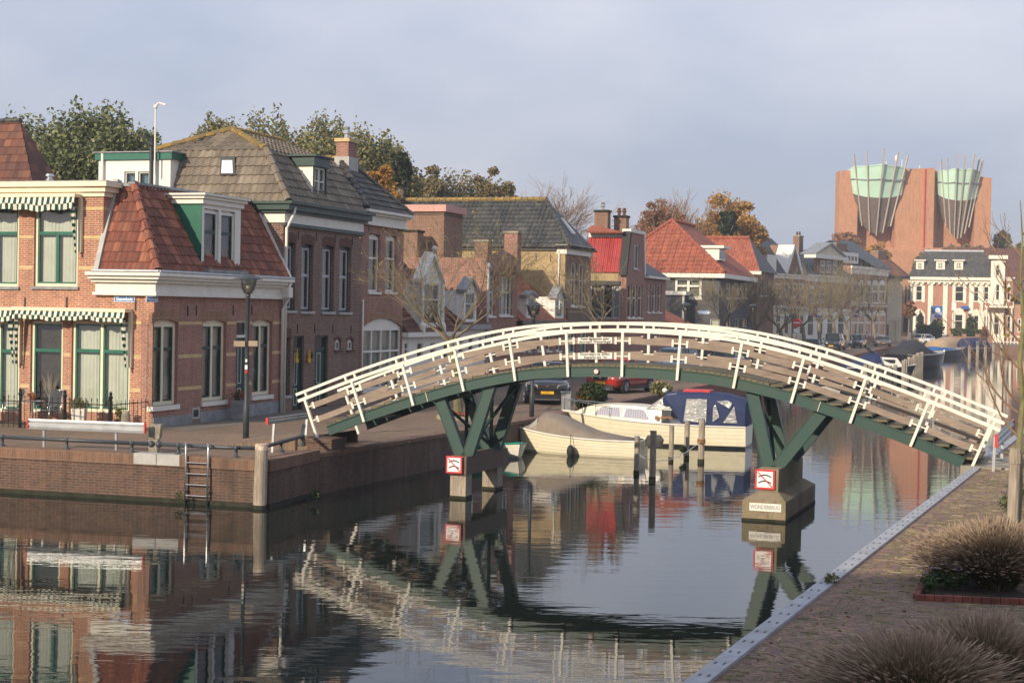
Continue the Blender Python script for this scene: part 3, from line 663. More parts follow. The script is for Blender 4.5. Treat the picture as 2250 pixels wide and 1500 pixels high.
def window(H, pl, u0, z0, u1, z1, frame='white_paint', sash=None, cols=1, tr=None, arch=0.0, sill='white_paint', back='curtain_white', fw=0.09, glass='glass',
           y=0.10, wavy=True, archmat=None, name='window', head=0.0, label=None, parent=None, sillh=0.09, sub=None, half=None, sl=None, sw=0.05, archh=0.30):
    P = H.e if parent is None else parent
    m = mb(); zt = z1 - arch - head
    if arch > 0:
        a = arcpts(u0, u1, z1 - arch, arch); pts = [(u0, 0, z1 - arch - head - fw)] + [(p[0], 0, p[1]) for p in a] + [(u1, 0, z1 - arch - head - fw)]
        m.ext([(p[0], y - 0.03, p[2]) for p in pts], (0, 0.09, 0))
    else: m.box(u0, y - 0.03, zt - fw, u1, y + 0.06, z1)
    m.box(u0, y - 0.03, z0, u0 + fw, y + 0.06, zt - fw); m.box(u1 - fw, y - 0.03, z0, u1, y + 0.06, zt - fw); m.box(u0 + fw, y - 0.03, z0, u1 - fw, y + 0.06, z0 + fw)
    cw = (u1 - u0 - fw) / cols
    for i in range(1, cols): m.box(u0 + fw / 2 + cw * i - fw / 2, y - 0.032, z0 + fw, u0 + fw / 2 + cw * i + fw / 2, y + 0.06, zt - fw)
    zi = z0 + (zt - z0) * tr if tr else None
    if zi and not sash: m.box(u0 + fw, y - 0.034, zi - fw * .4, u1 - fw, y + 0.055, zi + fw * .4)
    W = H.put(m, name, frame, pl, P, label=label)
    if sash:
        sm = mb()
        for i in range(cols):
            a, b = u0 + fw / 2 + cw * i + fw / 2, u0 + fw / 2 + cw * (i + 1) - fw / 2; lo, hi = z0 + fw, zt - fw
            for (x0, x1, q0, q1) in ((a, a + sw, lo, hi), (b - sw, b, lo, hi), (a + sw, b - sw, lo, lo + sw), (a + sw, b - sw, hi - sw, hi)): sm.box(x0, y - 0.012, q0, x1, y + 0.05, q1)
            if zi: sm.box(a + sw, y - 0.02, zi - 0.05, b - sw, y + 0.05, zi + 0.05)
            if half: sm.box((a + b) / 2 - 0.05, y - 0.016, lo + sw, (a + b) / 2 + 0.05, y + 0.05, (zi or hi) - 0.05)
        H.put(sm, 'sash', sash, pl, W)
    elif half:
        sm = mb(); sm.box((u0 + u1) / 2 - 0.03, y - 0.02, z0 + fw, (u0 + u1) / 2 + 0.03, y + 0.04, (zi or zt - fw)); H.put(sm, 'sash', frame, pl, W)
    H.put(mb().face((u0 + fw, y + 0.02, z0 + fw), (u1 - fw, y + 0.02, z0 + fw), (u1 - fw, y + 0.02, zt - fw), (u0 + fw, y + 0.02, zt - fw)), 'pane', glass, pl, W)
    if back:
        if wavy:
            ph = rnd.random() * 6; wd = u1 - u0; nn = max(8, int(wd / 0.035)); g = mb()
            g.grid(lambda i, j: (u0 + wd * i, y + 0.13 + 0.018 * sin(i * wd * 48 + ph) * (0.6 + 0.4 * sin(i * wd * 9 + ph)), z0 + (z1 - z0) * j), nn, 1)
            H.put(g, 'curtain', back, pl, W)
        else: H.put(mb().face((u0, y + 0.17, z0), (u1, y + 0.17, z0), (u1, y + 0.17, z1), (u0, y + 0.17, z1)), 'blind_or_dark_room', back, pl, W)  # a room_dark sheet paints the unlit room's shade; other materials are blinds
    if sill: H.put(mb().box(u0 - 0.06, -0.07, z0 - sillh, u1 + 0.06, y, z0), 'sill', sill, pl, W)
    if archmat:
        n = 8; r = []
        for i in range(n + 1):
            f = 2 * i / n - 1; zc = z1 - arch + arch * (1 - f * f); uu = (u0 + u1) / 2 + f * (u1 - u0) / 2; uo = (u0 + u1) / 2 + f * ((u1 - u0) / 2 + 0.07)
            r.append(((uu, zc), (uo, zc + archh - 0.03 * f * f)))
        am = mb()
        for i in range(n):
            (a, b), (c, d) = r[i], r[i + 1]; am.ext([(a[0], -0.006, a[1]), (c[0], -0.006, c[1]), (d[0], -0.006, d[1]), (b[0], -0.006, b[1])], (0, 0.1, 0))
        if arch > 0:
            am.ext([(u0, -0.0058, z1 - arch), (u0 + 0.02, -0.0058, z1 + .05), (u0 - 0.07, -0.0058, z1 + .05), (u0 - .05, -0.0058, z1 - arch)], (0, 0.09, 0)); am.ext([(u1, -0.0058, z1 - arch), (u1 + .05, -0.0058, z1 - arch), (u1 + 0.07, -0.0058, z1 + .05), (u1 - .02, -0.0058, z1 + .05)], (0, 0.09, 0))
        H.put(am, 'arch', archmat, pl, W)
    return W
def pxwin(H, pl, x0, y0, x1, y1, **k):
    u0, z1 = H.px(pl, x0, y0); u1, z0 = H.px(pl, x1, y1); return (u0, z0, u1, z1, k)
def facade(H, pl, u0, u1, z0, z1, wins, mat, top=None, depth=0.3, parent=None, name='wall'):
    wins = [w_ for w_ in wins]
    o = wall(H, pl, u0, u1, z0, z1, [w_[:4] for w_ in wins], mat, depth=depth, top=top, parent=parent, name=name)
    for a, b, c, d, k in wins: window(H, pl, a, b, c, d, **k)
    return o
def tiles(H, pts, mat, tw=0.25, th=0.33, amp=0.022, step=0.03, parent=None, name='roof', geo=True, thick=0.06):
    """pts: coplanar convex outline, first edge is the eave (left to right seen from outside)"""
    P = [Vector(p) for p in pts]; e = (P[1] - P[0]).normalized(); nrm = (P[1] - P[0]).cross(P[-1] - P[0]).normalized()
    if nrm.z < 0: nrm = -nrm
    up = nrm.cross(e).normalized()
    if up.z < 0: up = -up
    bm = bmesh.new(); uvl = bm.loops.layers.uv.new('UVMap')
    ab = [((p - P[0]).dot(e), (p - P[0]).dot(up)) for p in P]
    a0, a1 = min(q[0] for q in ab), max(q[0] for q in ab); b1 = max(q[1] for q in ab)
    def addf(co, uv):
        vs = [bm.verts.new(c) for c in co]; f = bm.faces.new(vs)
        for lp, q in zip(f.loops, uv): lp[uvl].uv = q
    if geo:
        na = int((a1 - a0) / tw) + 2; nb = int(b1 / th) + 1; sub = 5
        prof = [0.0, 0.5, 1.0, 0.9, 0.3]
        for j in range(nb):
            row = []
            for kk, (bb, hh) in enumerate(((j * th - 0.03, step), ((j + 1) * th, 0.0))):
                r = []
                for i in range(na * sub + 1):
                    a = a0 + i * tw / sub; r.append((a, max(-0.02, bb), hh + amp * prof[i % sub]))
                row.append(r)
            vv = [[bm.verts.new(P[0] + e * q[0] + up * q[1] + nrm * q[2]) for q in r] for r in row]
            lo = [bm.verts.new(P[0] + e * q[0] + up * q[1] + nrm * (q[2] - step - 0.005)) for q in row[0]]
            for i in range(na * sub):
                f = bm.faces.new((vv[0][i], vv[0][i + 1], vv[1][i + 1], vv[1][i]))
                cu = (a0 + (i + .5) * tw / sub, (j + 0.5) * th)
                for lp, q in zip(f.loops, ((row[0][i][0], j * th + .02), (row[0][i + 1][0], j * th + .02), (row[1][i + 1][0], (j + 1) * th - .02), (row[1][i][0], (j + 1) * th - .02))): lp[uvl].uv = (q[0] * 0.98 + cu[0] * .02, q[1])
                f = bm.faces.new((lo[i], lo[i + 1], vv[0][i + 1], vv[0][i]))
                for lp in f.loops: lp[uvl].uv = cu
        c = sum(P, Vector()) / len(P)
        for i in range(len(P)):
            if i == 0: continue
            a, b = P[i], P[(i + 1) % len(P)]; nn = (b - a).cross(nrm).normalized()
            if (c - a).dot(nn) > 0: nn = -nn
            bmesh.ops.bisect_plane(bm, geom=bm.verts[:] + bm.edges[:] + bm.faces[:], plane_co=a, plane_no=nn, clear_outer=True)
    else:
        addf([p + nrm * 0.01 for p in P], ab)
    # deck under the tiles
    lowv = [bm.verts.new(p - nrm * 0.012) for p in P]; f = bm.faces.new(lowv)
    lv2 = [bm.verts.new(p - nrm * thick) for p in P]; bm.faces.new(lv2[::-1])
    for i in range(len(P)): bm.faces.new((lowv[i], lowv[(i + 1) % len(P)], lv2[(i + 1) % len(P)], lv2[i]))
    me = bpy.data.meshes.new(name); bm.normal_update()
    bm.to_mesh(me); bm.free(); me.materials.append(MATS[mat]); ob = bpy.data.objects.new(name, me); COL.objects.link(ob); ob.parent = parent or H.e
    if geo: me.polygons.foreach_set('use_smooth', [False] * len(me.polygons))
    return ob
def ridge(H, p0, p1, mat, r=0.10, parent=None, seg=0.35, name='ridge_tiles'):
    p0 = Vector(p0); p1 = Vector(p1); L = (p1 - p0).length; k = max(1, int(L / seg)); d = (p1 - p0) / k; m = mb()
    pts = []; rr = []
    for i in range(k): pts += [p0 + d * i, p0 + d * (i + 0.96), ]; rr += [r * 1.12, r * 0.88]
    pts.append(p1); rr.append(r * .9)
    m.tube(pts, rr, 8); return m.build(name, mat, parent or H.e, smooth=False)
def chimney(H, x0, y0, x1, y1, z0, z1, mat, cap='concrete', pots=1, parent=None, flash=False):
    c = mb().box(x0, y0, z0, x1, y1, z1).build('chimney', mat, parent or H.e)
    cp = mb().box(x0 - 0.06, y0 - 0.06, z1, x1 + 0.06, y1 + 0.06, z1 + 0.14).build('chimney_cap', cap, c)
    cx, cy = (x0 + x1) / 2, (y0 + y1) / 2
    for i in range(pots):
        oy = (i - (pots - 1) / 2) * 0.34
        mb().lathe((cx, cy + oy, z1 + 0.13), [(0.11, 0), (0.10, 0.2), (0.145, 0.24), (0.145, 0.34), (0.10, 0.38), (0.13, 0.5)], 10).build('chimney_pot', 'tile_rust' if pots > 1 or parent else 'zinc', c)
    if flash: mb().box(x0 - 0.05, y0 - 0.05, z0 - 0.1, x1 + 0.05, y1 + 0.05, z0 + 0.45).build('flashing', 'stone_sill', c)
    return c
def pipe(H, pts, r=0.05, mat='white_paint', name='downpipe', parent=None): return mb().tube(pts, r, 8).build(name, mat, parent or H.e, smooth=True)
def door(H, pl, u0, z0, u1, z1, mat='dark_green_paint', frame='dark_green_paint', light=0.45, panels='white_paint', parent=None):
    P = parent or H.e; m = mb(); y = 0.12; zt = z1
    for a, b, c, d in ((u0, z0, u0 + 0.07, zt), (u1 - 0.07, z0, u1, zt), (u0 + .07, zt - 0.07, u1 - .07, zt), (u0 + .07, zt - light - .12, u1 - .07, zt - light - 0.03)): m.box(a, y - 0.04, b, c, y + 0.06, d)
    D = H.put(m, 'door', frame, pl, P)
    H.put(mb().box(u0 + .07, y, z0 + 0.02, u1 - .07, y + 0.04, zt - light - .12), 'door_leaf', mat, pl, D)
    H.put(mb().face((u0 + .07, y + .02, zt - light - .03), (u1 - .07, y + .02, zt - light - .03), (u1 - .07, y + .02, zt - .07), (u0 + .07, y + .02, zt - .07)), 'pane', 'dark_pane', pl, D)
    w2 = (u1 - u0); h = zt - light - .12 - z0
    pm = mb()
    def fr(a, b, c, d, t=0.02):
        for q in ((a, b, a + t, d), (c - t, b, c, d), (a + t, b, c - t, b + t), (a + t, d - t, c - t, d)): pm.box(q[0], y - .012, q[1], q[2], y, q[3])
    fr(u0 + w2 * .36, z0 + h * .42, u1 - w2 * .36, z0 + h * .95); fr(u0 + w2 * .36, z0 + h * .08, u1 - w2 * .36, z0 + h * .36)
    H.put(pm, 'moulding', panels, pl, D)
    H.put(mb().ball((u0 + w2 * .2, y - .03, z0 + 1.05), 0.03), 'handle', 'steel', pl, D)
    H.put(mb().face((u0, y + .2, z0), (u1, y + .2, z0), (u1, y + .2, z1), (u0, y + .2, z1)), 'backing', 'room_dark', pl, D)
    return D
def anchors(H, pl, pts, mat='dark_metal', h=0.32):
    for a, b in pts: H.put(mb().box(a - 0.02, -0.03, b - h / 2, a + 0.02, -0.002, b + h / 2), 'wall_anchor', mat, pl)
# ================================================================ CORNER HOUSE
H1 = House('corner_house', 'corner brick house with striped awnings, yellow brick bands and a red tiled mansard wing', 'house', 0, 0)
L1 = 8.22
F, Sd = H1.F, H1.S
zc0 = H1.px(Sd, 314, 645)[1]; zc1 = H1.px(Sd, 330, 599)[1]; ytall = -H1.px(Sd, 226, 560)[0]; ztop = H1.px(Sd, 150, 431)[1]; zpar = H1.px(Sd, 150, 400)[1]
gs = dict(frame='cream_paint', sash='green_paint', tr=0.67, sill=None)
ws = [pxwin(H1, Sd, 158, 704, 284, 908, cols=2, **gs), pxwin(H1, Sd, 68, 704, 136, 908, cols=1, back='room_dark', wavy=False, frame='cream_paint', sash='green_paint', tr=0.68, sill=None, label='green sashed window with dried pampas grass inside'),
      pxwin(H1, Sd, -50, 704, 41, 905, cols=2, **gs), pxwin(H1, Sd, -190, 702, -85, 905, cols=2, **gs)]
gs2 = dict(frame='cream_paint', sash='green_paint', tr=0.66, sill='lead_grey', half=True)
ws2 = [pxwin(H1, Sd, 76, 452, 170, 630, **gs2), pxwin(H1, Sd, -60, 452, 40, 630, **gs2), pxwin(H1, Sd, -200, 452, -100, 630, **gs2)]
wall(H1, Sd, -15.5, 0, 0, zc1, [w_[:4] for w_ in ws + ws2 if w_[3] < zc1], 'brick_orange')
wz = mb(); holes = [w_[:4] for w_ in ws2]
# upper part of the tall block (windows pass the cornice height, so one sheet for it)
bpy.data.objects.remove([o for o in H1.e.children if o.name.startswith('wall')][0])
zsp = min(w_[1] for w_ in ws2) - 0.3
facade(H1, Sd, -15.5, -ytall, zsp, ztop, ws2, 'brick_orange')
facade(H1, Sd, -15.5, 0, 0, zsp, ws, 'brick_orange')
wall(H1, Sd, -ytall, 0, zsp, zc1, [], 'brick_orange')
wall(H1, Pl(0, ytall, 0), 0, 6, zc0, ztop, [], 'brick_orange')          # canal side of the tall block, above the wing
# pampas grass and jars in the window
pg = mb(); a0 = ws[1]
for i in range(26):
    x = a0[0] + 0.62 + rnd.uniform(-.05, .05); dx = rnd.uniform(-.35, .3); dz = rnd.uniform(.5, .95); pg.tube([(x, 0.2, a0[1] + .35), (x + dx * .5, 0.19, a0[1] + .35 + dz * .6), (x + dx, 0.18, a0[1] + .35 + dz)], [0.006, .022, 0.004], 5)
pgo = H1.put(pg, 'dried_grass', 'grey_wood', Sd); tag(pgo, 'bunch of dried pampas grass behind the middle ground floor window', 'dried grass'); pgo.parent = None; pgo.matrix_world = H1.M
# side facade
sg = dict(frame='cream_paint', sash='dark_green_paint', cols=2, tr=0.68, arch=0.10, archmat='brick_soldier', sill='white_paint', sillh=0.14, y=0.14, fw=0.12)
wsd = [pxwin(H1, F, 336, 702, 389, 888, **sg), pxwin(H1, F, 446, 702, 495, 878, **sg), pxwin(H1, F, 556, 702, 596, 866, **sg)]
dr = pxwin(H1, F, 520, 704, 545, 893); 
wall(H1, F, 0, L1, 0, zc0 + 0.1, [w_[:4] for w_ in wsd] + [(dr[0], 0.02, dr[2], dr[3])], 'brick_light', depth=0.4)
for a, b, c, d, k in wsd: window(H1, F, a, b, c, d, **k)
door(H1, F, dr[0], 0.02, dr[2], dr[3], frame='white_paint')
hx, hz = H1.px(F, 422, 897); hx1, _ = H1.px(F, 438, 900)
hm = mb(); hm.box(hx, -0.02, 0.12, hx1, 0.02, hz + .02); hh = H1.put(hm, 'cellar_hatch', 'stone_sill', F); H1.put(mb().box(hx + .06, -0.03, 0.2, hx1 - .1, -0.02, hz - .05), 'hatch_opening', 'room_dark', F, hh)
H1.put(mb().box(0.01, -0.03, 0.006, hx - .02, 0.0, 0.30).box(hx1 + .02, -0.03, 0.006, dr[0] - .02, 0, 0.33).box(dr[2] + .02, -0.03, 0.006, L1, 0, 0.42), 'plinth', 'lead_grey', F)
# yellow bands
def bands(pl, u0, u1, rects, zs, h=0.10):
    for z in zs:
        cuts = sorted([(r[0] - .03, r[2] + .03) for r in rects if r[1] - .05 < z < r[3] + .05]); u = u0
        for a, b in cuts:
            if a > u + .03: H1.put(mb().box(u, -0.004, z - h / 2, a, 0.02, z + h / 2), 'brick_band', 'yellow_band', pl)
            u = max(u, b)
        if u < u1 - .03: H1.put(mb().box(u, -0.004, z - h / 2, u1, 0.02, z + h / 2), 'brick_band', 'yellow_band', pl)
bz1 = [H1.px(Sd, 300, y)[1] for y in (709, 784, 857)]; bz2 = [H1.px(Sd, 200, y)[1] for y in (458, 521, 589)]
bands(Sd, -15.5, -0.0, ws, bz1); bands(F, 0.0, L1, wsd + [dr], bz1); bands(Sd, -15.5, -ytall, ws2, bz2); H1.put(mb().box(0, -.004, bz2[0] - .05, 1.2, .01, bz2[0] + .05).box(0, -.004, bz2[1] - .05, 1.0, .01, bz2[1] + .05), 'brick_band', 'yellow_band', Pl(0, ytall, 0))
# wing cornice
cm = mb()
cm.box(-0.10, -0.10, zc0, L1, 0.02, zc1 - .16); cm.box(-0.10, 0.02, zc0, 0.02, ytall + .18, zc1 - .16)
H1.put(cm, 'frieze', 'white_paint')
cm = mb()
for e, a, b in ((0.16, zc0 - .06, zc0 + .03), (0.22, zc1 - .30, zc1 - .2), (0.34, zc1 - .2, zc1 - .1), (0.44, zc1 - .1, zc1)):
    cm.box(-e, -e, a, L1 + (0.0 if a < zc1 - .25 else .12), 0.0, b); cm.box(-e, 0.0, a, 0.0, ytall + .2 + e * .3, b)
H1.put(cm, 'cornice', 'white_paint')
gt = mb(); gt.tube([(-0.40, ytall + .1, zc1 + .03), (-0.40, -0.40, zc1 + .03)], 0.055, 8); gt.tube([(-0.40, -0.40, zc1 + .03), (L1 + .1, -0.40, zc1 + .03)], 0.055, 8); H1.put(gt, 'gutter', 'zinc')
# wing mansard
za = zc1 + .02; zt = H1.px(Pl(0, 1.25, 0), 420, 424)[1]; A, B = 0.73, 1.22
tiles(H1, [(-0.30, -0.30, za), (L1, -0.30, za), (L1, B, zt), (A, B, zt)], 'tile_red', name='roof', tw=.2, amp=.036)
tiles(H1, [(-0.30, ytall, za), (-0.30, -0.30, za), (A, B, zt), (A, ytall, zt)], 'tile_red', name='roof', tw=.2, amp=.036)
ridge(H1, (-0.27, -0.27, za + .05), (A, B, zt + .05), 'tile_red', 0.13)
H1.put(mb().box(-0.34, ytall - .06, za - .02, -0.28, ytall + .06, za).ext([(-0.42, ytall - .09, za - .02), (-0.22, ytall - .09, za - .02), (A + .12, ytall - .09, zt + .12), (A - .12, ytall - .09, zt + .16)], (0, 0.16, 0)), 'verge_board', 'stone_sill')
H1.put(mb().ext([(L1 - .04, -0.38, za), (L1 - .04, -0.2, za), (L1 - .04, B + .1, zt + .1), (L1 - .04, B - .1, zt + .14)], (0.12, 0, 0)), 'verge_board', 'white_paint')
H1.put(mb().box(A - .1, B - .06, zt - .06, L1, 6.0, zt + .03), 'flat_roof', 'lead_grey')
H1.put(mb().box(A - .14, B - .12, zt + .0, L1, B + .12, zt + .07), 'lead_flashing', 'lead_grey')
# tall block top cornice
cm = mb()
for e, a, b in ((0.06, ztop - .02, ztop + .12), (0.14, ztop + .12, ztop + .28), (0.24, ztop + .28, zpar)):
    cm.box(-e, ytall - e, a, 9, 16, b)
H1.put(cm, 'cornice', 'cream_paint'); H1.put(mb().box(-.2, ytall - .2, zpar, 9, 16, zpar + .03), 'roof_edge', 'lead_grey')
# dormer of the wing
d0, dz1 = H1.px(F, 437, 437); d1, dz0 = H1.px(F, 520, 596); dz1 = H1.px(F, 437, 446)[1]
yd = -0.12
dw0, wz1 = H1.px(F, 442, 459); dw1, wz0 = H1.px(F, 508, 587); wm = (dw0 + dw1) / 2
dk = dict(frame='white_paint', sash='dark_green_paint', tr=0.62, arch=0.07, sill=None, back='room_dark', wavy=False, fw=0.07, sw=0.04)
DP = Pl(0, yd, 0)
dws = [(dw0, dz0 + .12, wm - .08, wz1 + .02, dk), (wm + .08, dz0 + .12, dw1, wz1 + .02, dk)]
dor = wall(H1, DP, d0, d1, dz0, dz1, [w_[:4] for w_ in dws], 'white_paint', name='dormer', depth=0.25)
for a, b, c, d, k in dws: window(H1, DP, a, b, c, d, **{**k, 'name': 'dormer_window'})
cheek = [(d0, yd, dz0), (d0, yd, dz1), (d0, 1.5, dz1), (d0, B - .0, zt)]
for xx, mt in ((d0 + .0, 'green_paint'), (d1 - .06, 'white_paint')):
    H1.put(mb().ext([(xx, yd + .01, dz0), (xx, yd + .01, dz1), (xx, 1.35, dz1), (xx, 1.35, zt - .1)], (0.06, 0, 0)), 'dormer_cheek', mt, parent=dor)
dc = mb()
for e, a, b in ((0.08, dz1 - .02, dz1 + .14), (0.16, dz1 + .14, dz1 + .24), (0.24, dz1 + .24, dz1 + .30)): dc.box(d0 - e, yd - e, a, d1 + e, 1.6, b)
H1.put(dc, 'dormer_cornice', 'white_paint', parent=dor)
H1.put(mb().box(d0 - .05, -0.42, dz0 - .1, d1 + .05, yd + .05, dz0), 'lead_flashing', 'lead_grey', parent=dor)
pipe(H1, [(L1 - .12, -0.38, zc1), (L1 - .1, -0.28, zc0 - .1), (L1 - .1, -0.10, zc0 - .4), (L1 - .1, -0.10, 0)], 0.055)
H1.put(mb().box(L1 - .3, -.42, zc0 + .0, L1 + .02, -.1, zc0 + .35), 'rain_head', 'white_paint')
anchors(H1, Sd, [H1.px(Sd, x, y) for x, y in ((55, 665), (147, 665), (298, 670))]); anchors(H1, F, [H1.px(F, x, y) for x, y in ((412, 683), (431, 682), (512, 682), (553, 681))])
# street name plates
def plate(H, pl, x0, y0, x1, y1, s, size, lbl, sx=1.0):
    u0, z1 = H.px(pl, x0, y0); u1, z0 = H.px(pl, x1, y1); c = pl.P((u0 + u1) / 2, -0.02, (z0 + z1) / 2)
    t = thing('street_name_sign', lbl, 'sign', H.M @ c, H.rot + pl.a); a, b = (u1 - u0) / 2, (z1 - z0) / 2
    mb().box(-a, -0.006, -b, a, 0.012, b).build('plate', 'white_text', t); mb().box(-a + .018, -0.010, -b + .018, a - .018, -.006, b - .018).build('field', 'blue_sign', t)
    text(s, size, 'lettering', 'white_text', t, (0, -0.012, 0), (pi / 2, 0, 0), 0.002, sx=sx)
plate(H1, Sd, 252, 650, 297, 664, 'Geeuwkade', 0.14, 'blue street name plate with white lettering on the sunlit corner wall', 0.86)
plate(H1, F, 320, 651, 345, 664, 'Westersingel', 0.13, 'blue street name plate on the shaded canal side of the corner house', 0.86)
# awnings
def awning(name, lbl, x0, y0, x1, y1, drop_y, parent_px, left=True, right=True, proj=0.42):
    u0, z1 = H1.px(Sd, x0, y0); u1, z0 = H1.px(Sd, x1, y1); zb = H1.px(Sd, x0, drop_y)[1]
    A_ = thing('striped_awning', lbl, 'awning', H1.M @ Sd.P(u0, 0, 0), H1.rot + Sd.a); L = u1 - u0
    mb().box(-.02, -proj, z1 - .10, L + .02, -.003, z1).build('cassette', 'cream_paint', A_)
    n = int(L / 0.06)
    def cl(i, j):
        x = L * i; sag = 0.03 * sin(x * 3.1) + .02 * sin(x * 7.7); return (x, -proj + 0.02 - 0.05 * j - .02 * sin(x * 21) * j, z1 - .10 - (z1 - .1 - z0) * 0.55 * j + sag * j)
    def vl(i, j):
        x = L * i; p = cl(i, 1); return (x, p[1] + .01 - .03 * sin(x * 17) * j, p[2] - (z1 - .1 - z0) * 0.45 * j - 0.012 * abs(sin(x * 10.5)) * j)
    a = mb().grid(cl, n, 3).build('cloth', 'awning_stripe', A_); b = mb().grid(vl, n, 2).build('valance', 'awning_stripe_b', A_)
    for on, x in ((left, 0.0), (right, L)):
        if on:
            s = 1 if x == 0 else -1; m = mb()
            m.grid(lambda i, j: (x + s * (0.02 + 0.16 * i * (1 - .75 * j)) , -proj + .04 + proj * .35 * j + .03 * sin(i * 9 + j * 5), z1 - .1 - (z1 - zb) * j), 5, 12)
            m.build('gathered_cloth', 'awning_stripe_z', A_, solid=0.01)
            mb().box(x - .05, -.12, zb - .05, x + .05, -.003, z1 - .1).build('guide_rail', 'cream_paint', A_)
awning('a', 'striped green and white awning over the ground floor windows beside the street name', 46, 674, 290, 706, 795, 0)
awning('b', 'striped green and white awning on the ground floor cut by the left picture edge', -200, 670, 43, 704, 785, 0, left=False)
awning('c', 'striped green and white awning over the upper floor windows', -220, 430, 180, 463, 548, 0, left=False)
# ================================================================ HOUSE BEHIND, dark red tiles
H0 = House('brick_house', 'house with steep dark red tiled roof behind the white parapet at the left edge', 'house', 9.5, 11.0)
rp = [H0.px(Pl(0, 0, -pi / 2), x, y) for x, y in ((45, 270), (96, 400))]
z_t, z_b = rp[0][1], rp[1][1]
wall(H0, H0.S, -8, 0, 0, 7.6, [], 'brick_orange'); wall(H0, H0.F, 0, 2.0, 0, 7.6, [], 'brick_orange')
o1 = H0.px(Pl(1.0, 0, -pi / 2), 45, 268); z_t = o1[1]; y_t = -o1[0]
yt_ = max(.6, y_t)
tiles(H0, [(-.2, 9.5, 7.5), (-.2, -.1, 7.5), (1.0, yt_, z_t), (1.0, 9.5, z_t)], 'tile_rust', name='roof', tw=.24)
tiles(H0, [(2.2, -.1, 7.5), (2.2, 9.5, 7.5), (1.0, 9.5, z_t), (1.0, yt_, z_t)], 'tile_rust', name='roof', geo=False); tiles(H0, [(-.2, -.1, 7.5), (2.2, -.1, 7.5), (1.0, yt_, z_t)], 'tile_rust', name='roof', geo=False)
ridge(H0, (1.0, yt_, z_t + .05), (1.0, 9.5, z_t + .05), 'tile_black')
p_ = atY(109, 398, 53); fl = mb().tube([(p_.x, p_.y, 7.6), (p_.x, p_.y, p_.z + .02)], .07, 10).lathe((p_.x, p_.y, p_.z), [(.13, 0), (.13, .06), (.08, .08), (.08, .14), (.15, .16), (.12, .24)], 12).build('roof_flue', 'steel'); tag(fl, 'small shiny roof flue above the white parapet at the left', 'flue')

# ================================================================ DARK BRICK HOUSE
T2 = 8.26
H2 = House('brick_house', 'dark brick house with brown tiled mansard roof, two front doors and green white frieze', 'house', T2, 0)
_, t15 = 0, 15.0
L2 = H2.px(H2.F, 794, 600)[0]; D2 = 7.6
z2f0 = H2.px(H2.F, 700, 501)[1]; z2e = H2.px(H2.F, 700, 466)[1]
lk = dict(frame='dark_green_paint', sash='lilac_frame', tr=0.55, arch=0.06, sill='stone_sill', back='blind_grey', y=0.16, fw=0.08, sw=0.07, archmat='brick_soldier_dark', archh=.34)
brick('brick_soldier_dark', (0.13, 0.045, 0.035), (0.10, 0.04, 0.03), (0.15, 0.11, 0.09), soldier=True)
w2 = [pxwin(H2, H2.F, a, b, c, d, **lk) for a, b, c, d in ((624, 531, 648, 682), (663, 535, 687, 684), (709, 538, 733, 685), (747, 541, 770, 686))]
w2 += [pxwin(H2, H2.F, 620, 741, 637, 868, **lk)]
w2 += [pxwin(H2, H2.F, a, 744, c, 768, frame='white_paint', sash=None, half=True, arch=0.12, sill='brick_soldier_dark', back='room_dark', wavy=False, fw=.035, archmat='brick_soldier_dark', archh=.1) for a, c in ((736, 749), (763, 776))]
dd = [pxwin(H2, H2.F, 645, 738, 666, 880), pxwin(H2, H2.F, 692, 738, 719, 880)]
wall(H2, H2.F, 0, L2, 0, z2e, [w_[:4] for w_ in w2] + [(d_[0], .02, d_[2], d_[3]) for d_ in dd], 'brick_dark')
for a, b, c, d, k in w2: window(H2, H2.F, a, b, c, d, **k)
for d_ in dd: door(H2, H2.F, d_[0], .02, d_[2], d_[3], light=.4)
wall(H2, H2.S, -D2, 0, 0, z2e, [], 'brick_dark')
H2.put(mb().box(-.05, -.07, z2f0 + .04, L2, 0, z2e - .2).box(-.05, 0, z2f0 + .04, 0, .75, z2e - .2), 'frieze', 'white_paint')
g2 = mb().box(-.09, -.12, z2f0 - .08, L2, 0, z2f0 + .04)
for e, a, b in ((.16, z2e - .2, z2e - .1), (.34, z2e - .1, z2e + .1), (.48, z2e + .1, z2e + .2)): g2.box(-.05 - e * .6, -e, a, L2 + .2, 0, b); g2.box(-.05 - e * .6, 0, a, 0, 1.5, b)
H2.put(g2, 'cornice', 'dark_green_paint')
anchors(H2, H2.F, [H2.px(H2.F, x, y) for x, y in ((655, 518), (695, 520), (736, 525), (774, 530), (653, 722), (691, 722), (731, 722), (771, 724))], h=.3)
ze, zk = z2e + .15, H2.px(Pl(0.5, 1.0, -pi / 2), 575, 330)[1]; zr = H2.px(Pl(1.4, 0, -pi / 2), 480, 283)[1]; by = 3.3
a1_, b1_ = .55, 1.02; ye2 = 2 * by
tiles(H2, [(-.25, ye2 + .3, ze), (-.25, -.3, ze), (a1_, b1_, zk), (a1_, ye2 - b1_, zk)], 'tile_brown', tw=.3, th=.36, amp=.055, step=.05)
tiles(H2, [(-.25, -.3, ze), (L2 + .1, -.3, ze), (L2 - a1_ * .6, b1_, zk), (a1_, b1_, zk)], 'tile_brown', tw=.3, th=.36, amp=.055, step=.05)
tiles(H2, [(a1_, ye2 - b1_, zk), (a1_, b1_, zk), (2.2, by, zr)], 'tile_brown', tw=.3, th=.36, amp=.055, step=.05)
tiles(H2, [(a1_, b1_, zk), (L2 - a1_ * .6, b1_, zk), (L2 - .3, by, zr), (2.2, by, zr)], 'tile_brown', tw=.3, th=.36, amp=.055, step=.05)
